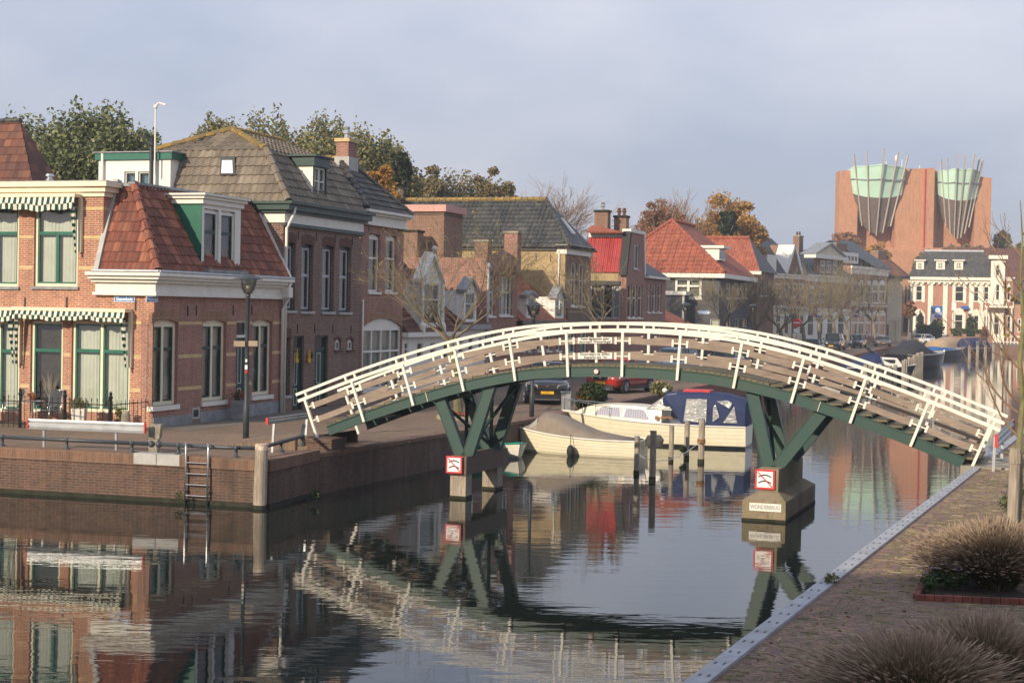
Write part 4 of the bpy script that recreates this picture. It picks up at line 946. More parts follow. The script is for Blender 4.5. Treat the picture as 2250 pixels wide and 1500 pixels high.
tiles(H2, [(L2 + .1, ye2, z2e), (-.25, ye2, z2e), (a1_, ye2 - b1_, zk), (L2, ye2 - b1_, zk)], 'tile_brown', geo=False)
tiles(H2, [(L2, ye2 - b1_, zk), (a1_, ye2 - b1_, zk), (2.2, by, zr), (L2, by, zr)], 'tile_brown', geo=False)
tiles(H2, [(L2 + .1, -.3, ze), (L2 + .1, ye2, ze), (L2 - .3, ye2 - b1_, zk), (L2 - .3, b1_, zk)], 'tile_brown', geo=False); tiles(H2, [(L2 - .3, b1_, zk), (L2 - .3, ye2 - b1_, zk), (L2 - .3, by, zr)], 'tile_brown', geo=False)
rooftile('tile_moss', [(0.25, 0.17, 0.05), (0.17, 0.13, 0.06), (0.38, 0.24, 0.05)], th=.33)
for p, q, mt in (((-.25, -.3, ze), (a1_, b1_, zk), 'tile_brown'), ((a1_, b1_, zk), (2.2, by, zr), 'tile_moss'), ((a1_, ye2 - b1_, zk), (2.2, by, zr), 'tile_moss'), ((2.2, by, zr), (L2 - .3, by, zr), 'tile_moss')):
    ridge(H2, Vector(p) + Vector((0, 0, .06)), Vector(q) + Vector((0, 0, .06)), mt, .13)
# skylight on the roof face towards us
def onslope(H, pts, f, g, lift=0.0):
    a, b, c, d = [Vector(p) for p in pts]; n = (b - a).cross(d - a).normalized(); n = n if n.z > 0 else -n
    return a.lerp(b, f).lerp(d.lerp(c, f), g) + n * lift
sl = [(-.25, ye2 + .3, ze), (-.25, -.3, ze), (a1_, b1_, zk), (a1_, ye2 - b1_, zk)]
sy = -H2.px(Pl(.1, 0, -pi / 2), 515, 370)[0]; f = (ye2 + .3 - sy) / (ye2 + .6)
def slab(H, sl, f0, f1, g0, g1, l0, l1, name, mat, parent=None):
    q = [onslope(H, sl, *c, l0) for c in ((f0, g0), (f1, g0), (f1, g1), (f0, g1))]; r_ = [onslope(H, sl, *c, l1) for c in ((f0, g0), (f1, g0), (f1, g1), (f0, g1))]
    return mb().add(q + r_, [(0, 3, 2, 1), (4, 5, 6, 7), (0, 1, 5, 4), (1, 2, 6, 5), (2, 3, 7, 6), (3, 0, 4, 7)]).build(name, mat, parent or H.e)
sk = slab(H2, sl, f - .055, f + .055, .50, .86, 0, .12, 'skylight', 'dark_metal'); slab(H2, sl, f - .042, f + .036, .53, .78, .12, .13, 'skylight_pane', 'white_text', sk)
# green and white dormer
q0, z1_ = H2.px(H2.F, 641, 350); q1, z0_ = H2.px(H2.F, 719, 455)
dx0 = H2.px(H2.F, 687, 380)[0]; dx1 = H2.px(H2.F, 718, 380)[0]; dzt = H2.px(H2.F, 690, 365)[1]; dzb = H2.px(H2.F, 690, 449)[1]
DQ = Pl(0, -.02, 0); dwn = (dx0 + .1, dzb + .05, dx1 - .08, dzt - .02)
dor = wall(H2, DQ, dx0, dx1, dzb - .05, dzt, [dwn], 'dark_green_paint', name='dormer', depth=.2); window(H2, DQ, *dwn, frame='white_paint', tr=.62, cols=2, sill=None, back='curtain_white', fw=.06, name='dormer_window')
for xx in (dx0, dx1 - .06): H2.put(mb().ext([(xx, -.01, dzb - .05), (xx, -.01, dzt), (xx, 1.5, dzt), (xx, 1.3, zk + .1)], (.06, 0, 0)), 'dormer_cheek', 'white_paint', parent=dor)
H2.put(mb().box(dx0 - .08, -.1, dzt, dx1 + .08, 1.7, dzt + .34).box(dx0 - .18, -.22, dzt + .34, dx1 + .18, 1.8, dzt + .40), 'dormer_cornice', 'dark_green_paint', parent=dor)
H2.put(mb().box(dx0 - .02, -.2, dzb - .15, dx1 + .05, .05, dzb - .05), 'dormer_sill', 'white_paint', parent=dor)
# white box dormer with green fascia, on the roof face towards us
BP = Pl(-.3, 0, -pi / 2); bu0, bz1_ = H2.px(BP, 217, 352); bu1, bz0_ = H2.px(BP, 374, 412); bzt = H2.px(BP, 217, 337)[1]
wb = [pxwin(H2, BP, 273, 377, 297, 415, frame='white_paint', sash='dark_green_paint', back='blue_curtain', sill=None, fw=.05, sw=.03), pxwin(H2, BP, 303, 377, 327, 415, frame='white_paint', sash='dark_green_paint', back='blue_curtain', sill=None, fw=.05, sw=.03)]
zlo = min(w_[1] for w_ in wb) - .5
bo = wall(H2, BP, bu0, bu1, zlo, bz1_, [w_[:4] for w_ in wb], 'white_paint', name='box_dormer', depth=.25)
for a, b, c, d, k in wb: window(H2, BP, a, b, c, d, name='dormer_window', **k)
H2.put(mb().box(bu1 - .06, .01, zlo, bu1, 3, bz1_).box(bu0, .01, zlo, bu0 + .06, 3, bz1_), 'dormer_cheek', 'white_paint', BP, bo)
H2.put(mb().box(bu0 - .1, -.1, bz1_, bu1 + .1, 3.1, bzt), 'fascia', 'green_paint', BP, bo); H2.put(mb().box(bu0 - .16, -.16, bzt, bu1 + .16, 3.1, bzt + .04), 'roof_edge', 'lead_grey', BP, bo)
H2.put(mb().tube([(bu0 + .22, -.1, bzt - .02), (bu0 + .22, -.1, zlo)], .05, 8), 'downpipe', 'white_paint', BP, bo, smooth=True)
# side wall extended behind
wall(H2, Pl(0, ye2, 0), 0, .1, 0, 5, [], 'brick_dark')
pipe(H2, [(.18, -.35, z2e), (.18, -.3, z2e - .25), (.02, -.12, z2f0 - .15), (.02, -.12, 0)], .055)
# black flue and aerial mast
a_ = H2.px(BP, 342, 305); c_ = BP.P(a_[0], -.25, 0)
fo = mb().tube([(c_.x, c_.y, zlo - .2), (c_.x, c_.y, a_[1])], .075, 10).lathe((c_.x, c_.y, a_[1] - .3), [(.09, 0), (.13, .05), (.13, .12), (.08, .16), (.1, .3)], 10).build('roof_flue', 'dark_metal'); fo.matrix_world = H2.M; tag(fo, 'tall black flue pipe in front of the white box dormer', 'flue')
a_ = H2.px(BP, 264, 308); c_ = BP.P(a_[0], 2.2, 0); fo = mb().tube([(c_.x, c_.y, bzt - .1), (c_.x, c_.y, a_[1])], .09, 10).lathe((c_.x, c_.y, a_[1] - .2), [(.09, 0), (.14, .05), (.14, .1), (.09, .15), (.1, .25)], 10).build('roof_flue', 'dark_metal'); fo.matrix_world = H2.M; tag(fo, 'short dark flue behind the green fascia, left of the tall flue', 'flue')
a_ = H2.px(BP, 352, 236); c_ = BP.P(a_[0], -.3, 0); an = thing('aerial_mast', 'pale mast with a small bent aerial above the white box dormer', 'mast', (0, 0, 0)); an.matrix_world = H2.M; an.location = H2.M.translation; an.rotation_euler = (0, 0, H2.rot)
mb().tube([(c_.x, c_.y, H2.px(BP, 350, 385)[1]), (c_.x, c_.y, a_[1])], .03, 8).build('pole', 'white_paint', an); mb().tube([(c_.x, c_.y, a_[1]), (c_.x + .05, c_.y - .1, a_[1] + .12), (c_.x + .1, c_.y - .35, a_[1] + .05)], .04, 6).ball((c_.x, c_.y, a_[1] - .02), .08).build('aerial', 'white_paint', an)

# ================================================================ RED BRICK HOUSE WITH DARK PYRAMID ROOF
T3 = T2 + L2 + .02
H3 = House('brick_house', 'narrow red brick house with grey cornice, big arched white window and dark tiled roof', 'house', T3, 0)
L3 = H3.px(H3.F, 886, 600)[0]
z3e = H3.px(H3.F, 840, 466)[1]; z3f = H3.px(H3.F, 840, 495)[1]
uk = dict(frame='white_paint', tr=.62, arch=.12, sill='white_paint', back='blind_grey', fw=.09, y=.14, wavy=False, half=False)
w3 = [pxwin(H3, H3.F, 811, 513, 834, 642, **uk), pxwin(H3, H3.F, 848, 516, 870, 642, **uk),
      pxwin(H3, H3.F, 798, 699, 880, 850, frame='white_paint', tr=.62, cols=4, arch=.34, sill='white_paint', back='curtain_white', fw=.10, archmat='brick_soldier', archh=.35, head=.05)]
wall(H3, H3.F, 0, L3, 0, z3e, [w_[:4] for w_ in w3], 'brick_light')
for a, b, c, d, k in w3: window(H3, H3.F, a, b, c, d, **k)
wall(H3, Pl(L3, 0, pi / 2), 0, 8, 0, z3e, [], 'brick_light'); wall(H3, H3.S, -2, 0, 3, z3e, [], 'brick_light')
c3 = mb().box(-.08, -.08, z3f, L3 + .05, 0, z3e - .2)
for e, a, b in ((.14, z3f - .06, z3f + .02), (.22, z3e - .2, z3e - .1), (.38, z3e - .1, z3e)): c3.box(-e * .6, -e, a, L3 + .2, 0, b); c3.box(-e * .6, 0, a, 0, .35, b)
H3.put(c3, 'cornice', 'white_paint')
anchors(H3, H3.F, [H3.px(H3.F, x, y) for x, y in ((810, 500), (842, 502), (876, 504))], h=.28)
D3 = 7.5; pk = H3.px(Pl(1.9, 0, -pi / 2), 765, 352); yk = max(1.8, -pk[0]); zk3 = pk[1]
e_ = z3e - .02
tiles(H3, [(-.2, D3, e_), (-.2, -.25, e_), (1.7, yk, zk3), (1.7, D3 - yk, zk3)], 'tile_black', amp=.04, step=.045)
tiles(H3, [(-.2, -.25, e_), (L3 + .25, -.25, e_), (L3 - 1.9, yk, zk3), (1.7, yk, zk3)], 'tile_black', amp=.04, step=.045)
tiles(H3, [(L3 + .25, -.25, e_), (L3 + .25, D3, e_), (L3 - 1.9, D3 - yk, zk3), (L3 - 1.9, yk, zk3)], 'tile_black', geo=False)
ridge(H3, (-.2, -.25, e_ + .06), (1.7, yk, zk3 + .05), 'tile_black', .13); ridge(H3, (1.7, yk, zk3 + .06), (1.7, D3 - yk, zk3 + .06), 'tile_moss', .13); ridge(H3, (L3 + .25, -.25, e_ + .06), (L3 - 1.9, yk, zk3 + .05), 'tile_black', .12)
ca = -H3.px(Pl(1.6, 0, -pi / 2), 741, 330)[0]; cb_ = -H3.px(Pl(1.6, 0, -pi / 2), 768, 330)[0]; cz = H3.px(Pl(1.6, 0, -pi / 2), 755, 312)[1]
chimney(H3, 1.5, cb_, 2.3, ca, zk3 - .35, cz, 'brick_light', cap='yellow_band', flash=True)
# orange tiled strip behind
tiles(H3, [(1.7, D3 - yk + 1.6, e_), (1.7, yk + .9, e_), (3.6, yk + 1.3, zk3 + .0), (3.6, D3 - yk + 1.2, zk3 + .0)], 'tile_orange', geo=False, name='rear_roof')
pipe(H3, [(-.02, -.10, H3.px(H3.F, 797, 658)[1]), (-.02, -.10, 0)], .035)
# ================================================================ THE ROW ALONG THE CANAL
stripe_mat('board_white', (0.70, 0.69, 0.64), (0.78, 0.77, 0.72), 0.3)
wk = dict(frame='white_paint', tr=.6, sill='white_paint', back='curtain_white', fw=.07, y=.12)
dkw = dict(frame='white_paint', tr=.6, sill=None, back='room_dark', wavy=False, fw=.06, y=.06)
def gable_dormer(H, x0, x1, yb, yt, yapex, mat='white_paint', depth=2.2, ornate=False, lab=None):
    """dormer standing on the canal facade; px values give its face"""
    P_ = Pl(0, -.08, 0); u0, zt = H.px(P_, x0, yt); u1, zb = H.px(P_, x1, yb); ua, za_ = H.px(P_, (x0 + x1) / 2, yapex)
    wn = (u0 + .22, zb + (zt - zb) * .18, u1 - .2, zt - .1)
    D = wall(H, P_, u0, u1, zb, zt, [wn], mat, name='dormer', depth=.15, top=[(u0, zt), (u1, zt), ((u0 + u1) / 2, za_)])
    if lab: D['label'] = lab
    window(H, P_, *wn, name='dormer_window', parent=D, **dkw)
    for a in (u0, u1 - .05): H.put(mb().ext([(a, -.07, zb), (a, -.07, zt), (a, depth, zt), (a, .3, zb)], (.05, 0, 0)), 'dormer_cheek', 'board_white', parent=D)
    mid = (u0 + u1) / 2; r = mb()
    for s_, u in ((-1, u0 - .12), (1, u1 + .12)):
        r.ext([(u, -.22, zt - .1), (u, -.22, zt + .06), (mid, -.22, za_ + .14), (mid, -.22, za_ - .02)], (0, .5, 0))
    H.put(r, 'dormer_roof', 'white_paint' if ornate else 'lead_grey', parent=D)
    if ornate:
        for u in (u0, u1): H.put(mb().lathe((u, -.16, zb - .1), [(.10, 0), (.17, .15), (.17, .45), (.09, .6), (.08, zt - zb)], 8), 'dormer_pilaster', 'white_paint', parent=D)
        H.put(mb().ball((mid, -.2, za_ + .28), .12), 'finial', 'white_paint', parent=D)
    return D
T4 = T3 + L3
H4 = House('cottage', 'low white cottage with rusty tiled roof and an ornate white gabled dormer', 'house', T4 + .03)
L4 = H4.px(H4.F, 999, 700)[0]; z4 = H4.px(H4.F, 940, 738)[1]; zr4 = H4.px(Pl(0, 3.2, 0), 905, 545)[1]
w4 = [pxwin(H4, H4.F, a, 752, c, 790, **dkw) for a, c in ((889, 897), (917, 929), (946, 958), (975, 985))]
facade(H4, H4.F, 0, L4, 0, z4, w4, 'white_paint'); H4.put(mb().box(-.05, -.3, z4 - .02, L4, .1, z4 + .18), 'gutter', 'white_paint')
tiles(H4, [(0, -.25, z4 + .15), (L4, -.25, z4 + .15), (L4, 3.2, zr4), (0, 3.2, zr4)], 'tile_rust', amp=.03); tiles(H4, [(L4, 6.6, z4 + .15), (0, 6.6, z4 + .15), (0, 3.2, zr4), (L4, 3.2, zr4)], 'tile_rust', geo=False)
ridge(H4, (0, 3.2, zr4 + .05), (L4, 3.2, zr4 + .05), 'tile_rust')
gable_dormer(H4, 925, 968, 732, 616, 560, ornate=True, depth=2.4)
H4b = House('cottage', 'low white cottage with a plain white dormer behind the bare tree', 'house', T4 + L4 + .05)
L4b = H4b.px(H4b.F, 1067, 700)[0]; z4b = H4b.px(H4b.F, 1035, 722)[1]; zr4b = H4b.px(Pl(0, 3.2, 0), 1010, 600)[1]
w4 = [pxwin(H4b, H4b.F, a, 740, c, 775, **dkw) for a, c in ((1008, 1018), (1030, 1040), (1052, 1060))]
facade(H4b, H4b.F, 0, L4b, 0, z4b, w4, 'white_paint'); H4b.put(mb().box(-.05, -.3, z4b - .02, L4b, .1, z4b + .2), 'gutter', 'grey_paint')
tiles(H4b, [(0, -.25, z4b + .15), (L4b, -.25, z4b + .15), (L4b, 3.2, zr4b), (0, 3.2, zr4b)], 'tile_rust', amp=.03); wall(H4b, H4b.S, -6, 0, 0, z4b, [], 'brick_light')
gable_dormer(H4b, 1020, 1046, 718, 638, 614, depth=2.2)
T5 = T4 + L4 + L4b + .1
H5 = House('brick_house', 'flat topped red brick house with two tall white windows and a curved parapet', 'house', T5)
L5 = H5.px(H5.F, 1137, 650)[0]; z5 = H5.px(H5.F, 1068, 566)[1]; zb5 = H5.px(H5.F, 1100, 557)[1]
w5 = [pxwin(H5, H5.F, 1073, 607, 1087, 694, cols=2, **wk), pxwin(H5, H5.F, 1098, 607, 1125, 693, cols=3, **wk), pxwin(H5, H5.F, 1075, 728, 1090, 775, **wk), pxwin(H5, H5.F, 1100, 730, 1125, 775, cols=2, **wk)]
facade(H5, H5.F, 0, L5, 0, z5, w5, 'brick_light', top=[(0, z5), (L5, z5)] + [(q[0], q[1]) for q in arcpts(0.3, L5 - .3, z5 + .12, zb5 - z5)][::-1])
wall(H5, H5.S, -9, 0, 0, z5, [], 'brick_light'); H5.put(mb().box(.02, .1, z5 - .12, L5, 9, z5 - .02), 'flat_roof', 'lead_grey'); H5.put(mb().box(-.04, -.05, z5 - .75, L5, 0, z5 - .62), 'string_course', 'brick_brown')
wall(H5, Pl(L5, 0, pi / 2), 0, 9, 0, z5, [], 'brick_light')
pipe(H5, [(-.02, -.08, H5.px(H5.F, 1068, 580)[1]), (-.02, -.08, 0)], .06, 'lilac_frame'); H5.put(mb().box(-.14, -.2, H5.px(H5.F, 1068, 588)[1], .1, -.02, H5.px(H5.F, 1068, 578)[1]), 'rain_head', 'grey_paint')
CP = Pl(2.2, 0, -pi / 2)
for x0, x1, yt, m_, lift in ((1043, 1072, 527, 'brick_brown', 0), (1108, 1137, 508, 'brick_light', 0)):
    PP = CP if x0 < 1100 else Pl(L5 - .7, 0, -pi / 2); a = -H5.px(PP, x1, 540)[0]; b = -H5.px(PP, x0, 540)[0]; zc = H5.px(PP, x0, yt + 4)[1]
    c = mb().box(PP.o.x, a, z5 - .6, PP.o.x + .6, b, zc).build('chimney', m_, H5.e); mb().box(PP.o.x - .05, a - .05, zc, PP.o.x + .65, b + .05, zc + .1).build('chimney_cap', 'concrete', c)
# brown brick block with pink cornice, behind
H5x = House('brick_house', 'flat roofed brown brick upper storey with a pink cornice behind the cottages', 'house', T5 + 3.5, 5.2)
a = H5x.px(H5x.S, 893, 480)[0]; b = H5x.px(H5x.S, 976, 480)[0]; zz = H5x.px(H5x.S, 930, 465)[1]; z2_ = H5x.px(H5x.S, 930, 450)[1]
paint('pink_paint', (0.55, 0.30, 0.25), 0.6, .1)
wall(H5x, H5x.S, a, b, 0, zz, [], 'brick_brown'); wall(H5x, Pl(0, -b, 0), 0, 2.6, 0, zz, [], 'brick_brown')
H5x.put(mb().box(a - .1, -.15, zz, b + .15, 2.8, z2_), 'cornice', 'pink_paint', H5x.S); H5x.put(mb().box(a, .0, zz - .2, b, 2.6, zz - .1), 'flat_roof', 'lead_grey', H5x.S)
c_ = H5x.put(mb().box(a + .0, -1.4, 3, a + 1.2, -.6, H5x.px(H5x.S, 900, 513)[1]), 'chimney', 'brick_brown', H5x.S); H5x.put(mb().box(a - .05, -1.45, H5x.px(H5x.S, 900, 513)[1], a + 1.25, -.55, H5x.px(H5x.S, 900, 511)[1] + .06), 'chimney_cap', 'moss', H5x.S, c_)
T6 = T5 + L5 + .05
H6 = House('cottage', 'pair of low cottages with orange tiled roof, white dormers and black gutter', 'house', T6)
L6 = H6.px(H6.F, 1239, 700)[0]; z6 = H6.px(H6.F, 1190, 712)[1]; zr6 = H6.px(Pl(0, 3.4, 0), 1138, 580)[1]
w6 = [pxwin(H6, H6.F, a, 735, c, 770, **wk) for a, c in ((1141, 1151), (1160, 1170), (1181, 1191), (1201, 1211), (1222, 1232))]
facade(H6, H6.F, 0, L6, 0, z6, w6, 'brick_light'); H6.put(mb().box(-.05, -.3, z6 - .02, L6, .1, z6 + .2), 'gutter', 'black_gloss')
tiles(H6, [(0, -.25, z6 + .15), (L6, -.25, z6 + .15), (L6, 3.4, zr6), (0, 3.4, zr6)], 'tile_orange', geo=False); wall(H6, H6.S, -6, 0, 0, z6, [], 'brick_light')
gable_dormer(H6, 1158, 1176, 706, 650, 644, depth=2.2); gable_dormer(H6, 1220, 1238, 706, 652, 632, depth=2.6)
T7 = T6 + L6 + .05
H7 = House('brick_house', 'tall house with yellow brick side wall and long mossy grey tiled hip roof', 'house', T7)
L7 = H7.px(H7.F, 1298, 620)[0]; z7 = H7.px(H7.F, 1260, 543)[1]; z7f = H7.px(H7.F, 1260, 560)[1]
w7 = [pxwin(H7, H7.F, 1256, 577, 1266, 672, **wk), pxwin(H7, H7.F, 1273, 580, 1283, 673, **wk), pxwin(H7, H7.F, 1250, 722, 1265, 775, **wk), pxwin(H7, H7.F, 1275, 722, 1290, 775, **wk)]
facade(H7, H7.F, 0, L7, 0, z7, w7, 'brick_brown'); wall(H7, H7.S, -13, 0, 0, z7 - .2, [], 'brick_yellow'); wall(H7, Pl(L7, 0, pi / 2), 0, 13, 0, z7, [], 'brick_brown')
c7 = mb()
for e, a, b in ((.08, z7f, z7f + .3), (.2, z7f + .3, z7f + .5), (.38, z7f + .5, z7 + .05)): c7.box(-e * .6, -e, a, L7 + .1, 0, b); c7.box(-e * .6, 0, a, 0, .5, b)
H7.put(c7, 'cornice', 'white_paint'); H7.put(mb().box(-12.5, -.12, z7 - .25, -.5, 0, z7 - .12), 'gutter', 'dark_metal', H7.S)
zk7 = H7.px(Pl(L7 / 2, 0, -pi / 2), 1000, 441)[1]; yk7 = -H7.px(Pl(L7 / 2, 0, -pi / 2), 1200, 441)[0]; yk7 = max(1.4, yk7); m7 = L7 / 2
tiles(H7, [(-.2, 13.5, z7 - .1), (-.2, -.3, z7 - .1), (m7, yk7, zk7), (m7, 13.5, zk7)], 'tile_grey', geo=True, tw=.28, th=.34, amp=.045, step=.05)
tiles(H7, [(L7 + .2, -.3, z7 - .1), (L7 + .2, 13.5, z7 - .1), (m7, 13.5, zk7), (m7, yk7, zk7)], 'tile_grey', geo=False)
tiles(H7, [(-.2, -.3, z7 - .1), (L7 + .2, -.3, z7 - .1), (m7, yk7, zk7)], 'tile_grey', geo=False)
ridge(H7, (m7, yk7, zk7 + .06), (m7, 13.5, zk7 + .06), 'tile_moss', .14); ridge(H7, (-.2, -.3, z7), (m7, yk7, zk7 + .05), 'tile_grey', .13)
s7 = [(-.2, -.3, z7 - .1), (L7 + .2, -.3, z7 - .1), (m7, yk7, zk7), (m7 - .01, yk7, zk7)]
slab(H7, s7, .45, .6, .3, .62, .02, .12, 'skylight', 'white_paint')
pipe(H7, [(-.06, .35, z7 - .2), (-.06, .35, H7.px(H7.S, 1232, 640)[1])], .05)
anchors(H7, H7.S, [H7.px(H7.S, x, y) for x, y in ((1144, 565), (1178, 566), (1210, 567))], h=.4)
H7.put(mb().box(.4, -.1, H7.px(H7.F, 1265, 706)[1], L7 - .2, 0, H7.px(H7.F, 1265, 677)[1]), 'shutter_box', 'brown_wood')
# ---------- house with red sheet roof
T8 = 54.9
H8 = House('brick_house', 'house with bright red sheet roof, dark glazed side extension and two chimneys', 'house', T8)
L8 = H8.px(H8.F, 1417, 600)[0]; z8w = H8.px(H8.S, 1370, 598)[1]; z8r = H8.px(Pl(.8, 0, -pi / 2), 1350, 521)[1]; yl = -H8.px(H8.S, 1285, 600)[0]
ywx = H8.px(H8.S, 1290, 620)
w8 = [pxwin(H8, H8.S, 1297, 622, 1323, 700, frame='lilac_frame', cols=1, sill=None, back='blind_grey', wavy=False, glass='glass'), pxwin(H8, H8.S, 1324, 622, 1346, 700, frame='lilac_frame', sill=None, back='room_dark', wavy=False), pxwin(H8, H8.S, 1347, 628, 1362, 700, frame='lilac_frame', sill=None, back='curtain_white')]
facade(H8, H8.S, -yl, 0, 0, z8w, w8, 'brick_light')
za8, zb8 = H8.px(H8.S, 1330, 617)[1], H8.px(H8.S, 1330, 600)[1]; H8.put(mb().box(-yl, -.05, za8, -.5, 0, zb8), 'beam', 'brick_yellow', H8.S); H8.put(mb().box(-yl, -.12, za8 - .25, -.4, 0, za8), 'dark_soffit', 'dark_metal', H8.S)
tiles(H8, [(-.1, yl, z8w), (-.1, .35, z8w), (.8, .35, z8r), (.8, yl, z8r)], 'sheet_red', geo=True, tw=.3, th=1.0, amp=.010, step=.015)
H8.put(mb().box(.7, .3, z8r - .02, L8, yl, z8r + .28), 'fascia', 'white_paint')
zg = H8.px(H8.F, 1395, 512)[1]; gw = [pxwin(H8, H8.F, 1394, 537, 1404, 592, frame='white_paint', sill='stone_sill', back='room_dark', wavy=False)] 
gz = H8.px(H8.F, 1395, 606)[1]
fw8 = [pxwin(H8, H8.F, a, 626, c, 698, **{**wk, 'back': 'room_dark', 'wavy': False}) for a, c in ((1380, 1388), (1391, 1399), (1403, 1411))]
facade(H8, H8.F, 0, L8, 0, gz, fw8, 'brick_light'); facade(H8, H8.F, .9, L8 - .5, gz, zg, gw, 'brick_light'); H8.put(mb().face((0, 0, gz), (.9, 0, gz), (.9, 0, zg)).face((L8 - .5, 0, gz), (L8, 0, gz), (L8 - .5, 0, zg)), 'gable', 'brick_light')
H8.put(mb().ext([(-.3, -.06, gz), (0.02, -.06, gz), (.95, -.06, zg + .05), (.6, -.06, zg + .05)], (0, .5, 0)), 'gable_trim', 'rubber')
H8.put(mb().ext([(L8 - .1, -.06, gz), (L8 + .12, -.06, gz), (L8 - .35, -.06, zg + .05), (L8 - .55, -.06, zg + .05)], (0, .5, 0)).box(.6, -.08, zg, L8 - .35, .5, zg + .2), 'gable_trim', 'white_paint')
tiles(H8, [(.1, .3, z8r + .28), (L8, .3, z8r + .28), (L8 - .4, 2.5, z8r + .75), (1.2, 2.5, z8r + .75)], 'tile_slate', geo=False); tiles(H8, [(.1, yl, z8r + .28), (.1, .3, z8r + .28), (1.2, 2.5, z8r + .75), (1.2, yl, z8r + .75)], 'tile_orange', geo=False); mb().box(1.2, 2.5, z8r + .7, L8 - .4, yl, z8r + .75).build('flat_roof', 'lead_grey', H8.e)
for x0, x1, yt, np_ in ((1306, 1335, 466, 1), (1349, 1376, 478, 2)):
    PP = Pl(1.5 if x0 < 1340 else 2.8, 0, -pi / 2); a = -H8.px(PP, x1, 490)[0]; b = -H8.px(PP, x0, 490)[0]; chimney(H8, PP.o.x, a, PP.o.x + .7, b, z8r, H8.px(PP, x0, yt)[1], 'brick_brown', cap='moss', pots=np_, parent=True if False else None)
wall(H8, Pl(L8, 0, pi / 2), 0, 6, 0, z8w, [], 'brick_light')
H8b = House('brick_house', 'brick house front with three slim white windows under a slate roof slope', 'house', T8 + L8 + .03)
L8b = H8b.px(H8b.F, 1463, 620)[0]; z8b = H8b.px(H8b.F, 1440, 608)[1]; zt8 = H8b.px(Pl(0, 3.2, 0), 1418, 551)[1]
facade(H8b, H8b.F, 0, L8b, 0, z8b, [pxwin(H8b, H8b.F, a, 627, c, 686, **wk) for a, c in ((1423, 1429), (1434, 1441), (1446, 1453))] + [pxwin(H8b, H8b.F, a, 706, c, 745, **wk) for a, c in ((1423, 1429), (1434, 1441), (1446, 1453))], 'brick_light')
tiles(H8b, [(0, -.2, z8b), (L8b, -.2, z8b), (L8b, 3.2, zt8), (0, 3.2, zt8)], 'tile_slate', geo=False); H8b.put(mb().box(0, -.3, z8b - .15, L8b, 0, z8b), 'cornice', 'white_paint'); wall(H8b, Pl(L8b, 0, pi / 2), 0, 6, 0, z8b, [], 'brick_light')
# ---------- orange roofed house with grey side wall
T9 = 84.0
H9 = House('gabled_house', 'house with big orange hipped tile roof, grey rendered side wall and white framed window', 'house', T9)
paint('grey_render', (0.085, 0.085, 0.09), .8, .2)
z9 = H9.px(H9.S, 1530, 606)[1]; u9 = H9.px(H9.S, 1400, 606)[0]; L9 = H9.px(H9.F, 1652, 620)[0]
w9 = [pxwin(H9, H9.S, 1483, 611, 1541, 656, frame='white_paint', cols=2, tr=.62, sill='white_paint', back='blind_grey', wavy=False, fw=.2), pxwin(H9, H9.S, 1560, 700, 1580, 745, **wk)]
facade(H9, H9.S, u9, 0, 0, z9, w9, 'grey_render')
fwn = [pxwin(H9, H9.F, a, 622, c, 655, **wk) for a, c in ((1596, 1606), (1614, 1624), (1632, 1642))] + [pxwin(H9, H9.F, a, 700, c, 745, **wk) for a, c in ((1596, 1606), (1614, 1624), (1632, 1642))]
facade(H9, H9.F, 0, L9, 0, z9, fwn, 'grey_render'); H9.put(mb().box(u9, -.5, z9 - .15, .5, .0, z9 + .25), 'fascia', 'white_paint', H9.S); H9.put(mb().box(0, -.5, z9 - .15, L9, 0, z9 + .2), 'fascia', 'white_paint')
PA = Pl(4.5, 0, -pi / 2); ak = H9.px(PA, 1476, 486); yk = -ak[0]; Y9 = yk * 2
e9 = z9 + .2
tiles(H9, [(-.5, Y9, e9), (-.5, -.5, e9), (4.5, yk, ak[1])], 'tile_orange', geo=True, tw=.42, th=.5, amp=.05, step=.05)
tiles(H9, [(-.5, -.5, e9), (L9, -.5, e9), (L9 - 1, yk, ak[1]), (4.5, yk, ak[1])], 'tile_orange', geo=False); tiles(H9, [(L9, Y9, e9), (-.5, Y9, e9), (4.5, yk, ak[1]), (L9 - 1, yk, ak[1])], 'tile_orange', geo=False); tiles(H9, [(L9, -.5, e9), (L9, Y9, e9), (L9 - 1, yk, ak[1])], 'tile_orange', geo=False)
ridge(H9, (-.5, -.5, e9 + .1), (4.5, yk, ak[1] + .1), 'tile_orange', .16, seg=.6); ridge(H9, (4.5, yk, ak[1] + .1), (L9 - 1, yk, ak[1] + .1), 'tile_orange', .16, seg=.6); ridge(H9, (-.5, Y9, e9 + .1), (4.5, yk, ak[1] + .1), 'tile_orange', .16, seg=.6)
a = H9.px(Pl(3.0, 0, -pi / 2), 1541, 545); b = H9.px(Pl(3.0, 0, -pi / 2), 1575, 566)
dm = mb().box(3.0, -b[0] - .2, b[1] - .2, 5.5, -a[0], a[1]).build('dormer', 'white_paint', H9.e); mb().box(2.8, -b[0] - .6, a[1], 5.8, -a[0] + .2, a[1] + .22).build('dormer_cornice', 'white_paint', dm); mb().box(3.1, -b[0] - .23, b[1], 5.3, -b[0] - .2, a[1] - .25).build('dormer_window', 'dark_pane', dm)
pa = H9.px(H9.S, 1474, 640); pb = H9.px(H9.S, 1512, 705)
po = H9.put(mb().box(pa[0], -1.5, 0, pb[0], -.01, pa[1] - .3), 'porch', 'grey_render', H9.S); H9.put(mb().box(pa[0] - .1, -1.7, pa[1] - .3, pb[0] + .15, -.01, pa[1]).box(pb[0] - .15, -1.6, 0, pb[0] + .0, -1.5, pa[1] - .3), 'porch_trim', 'white_paint', H9.S, po)
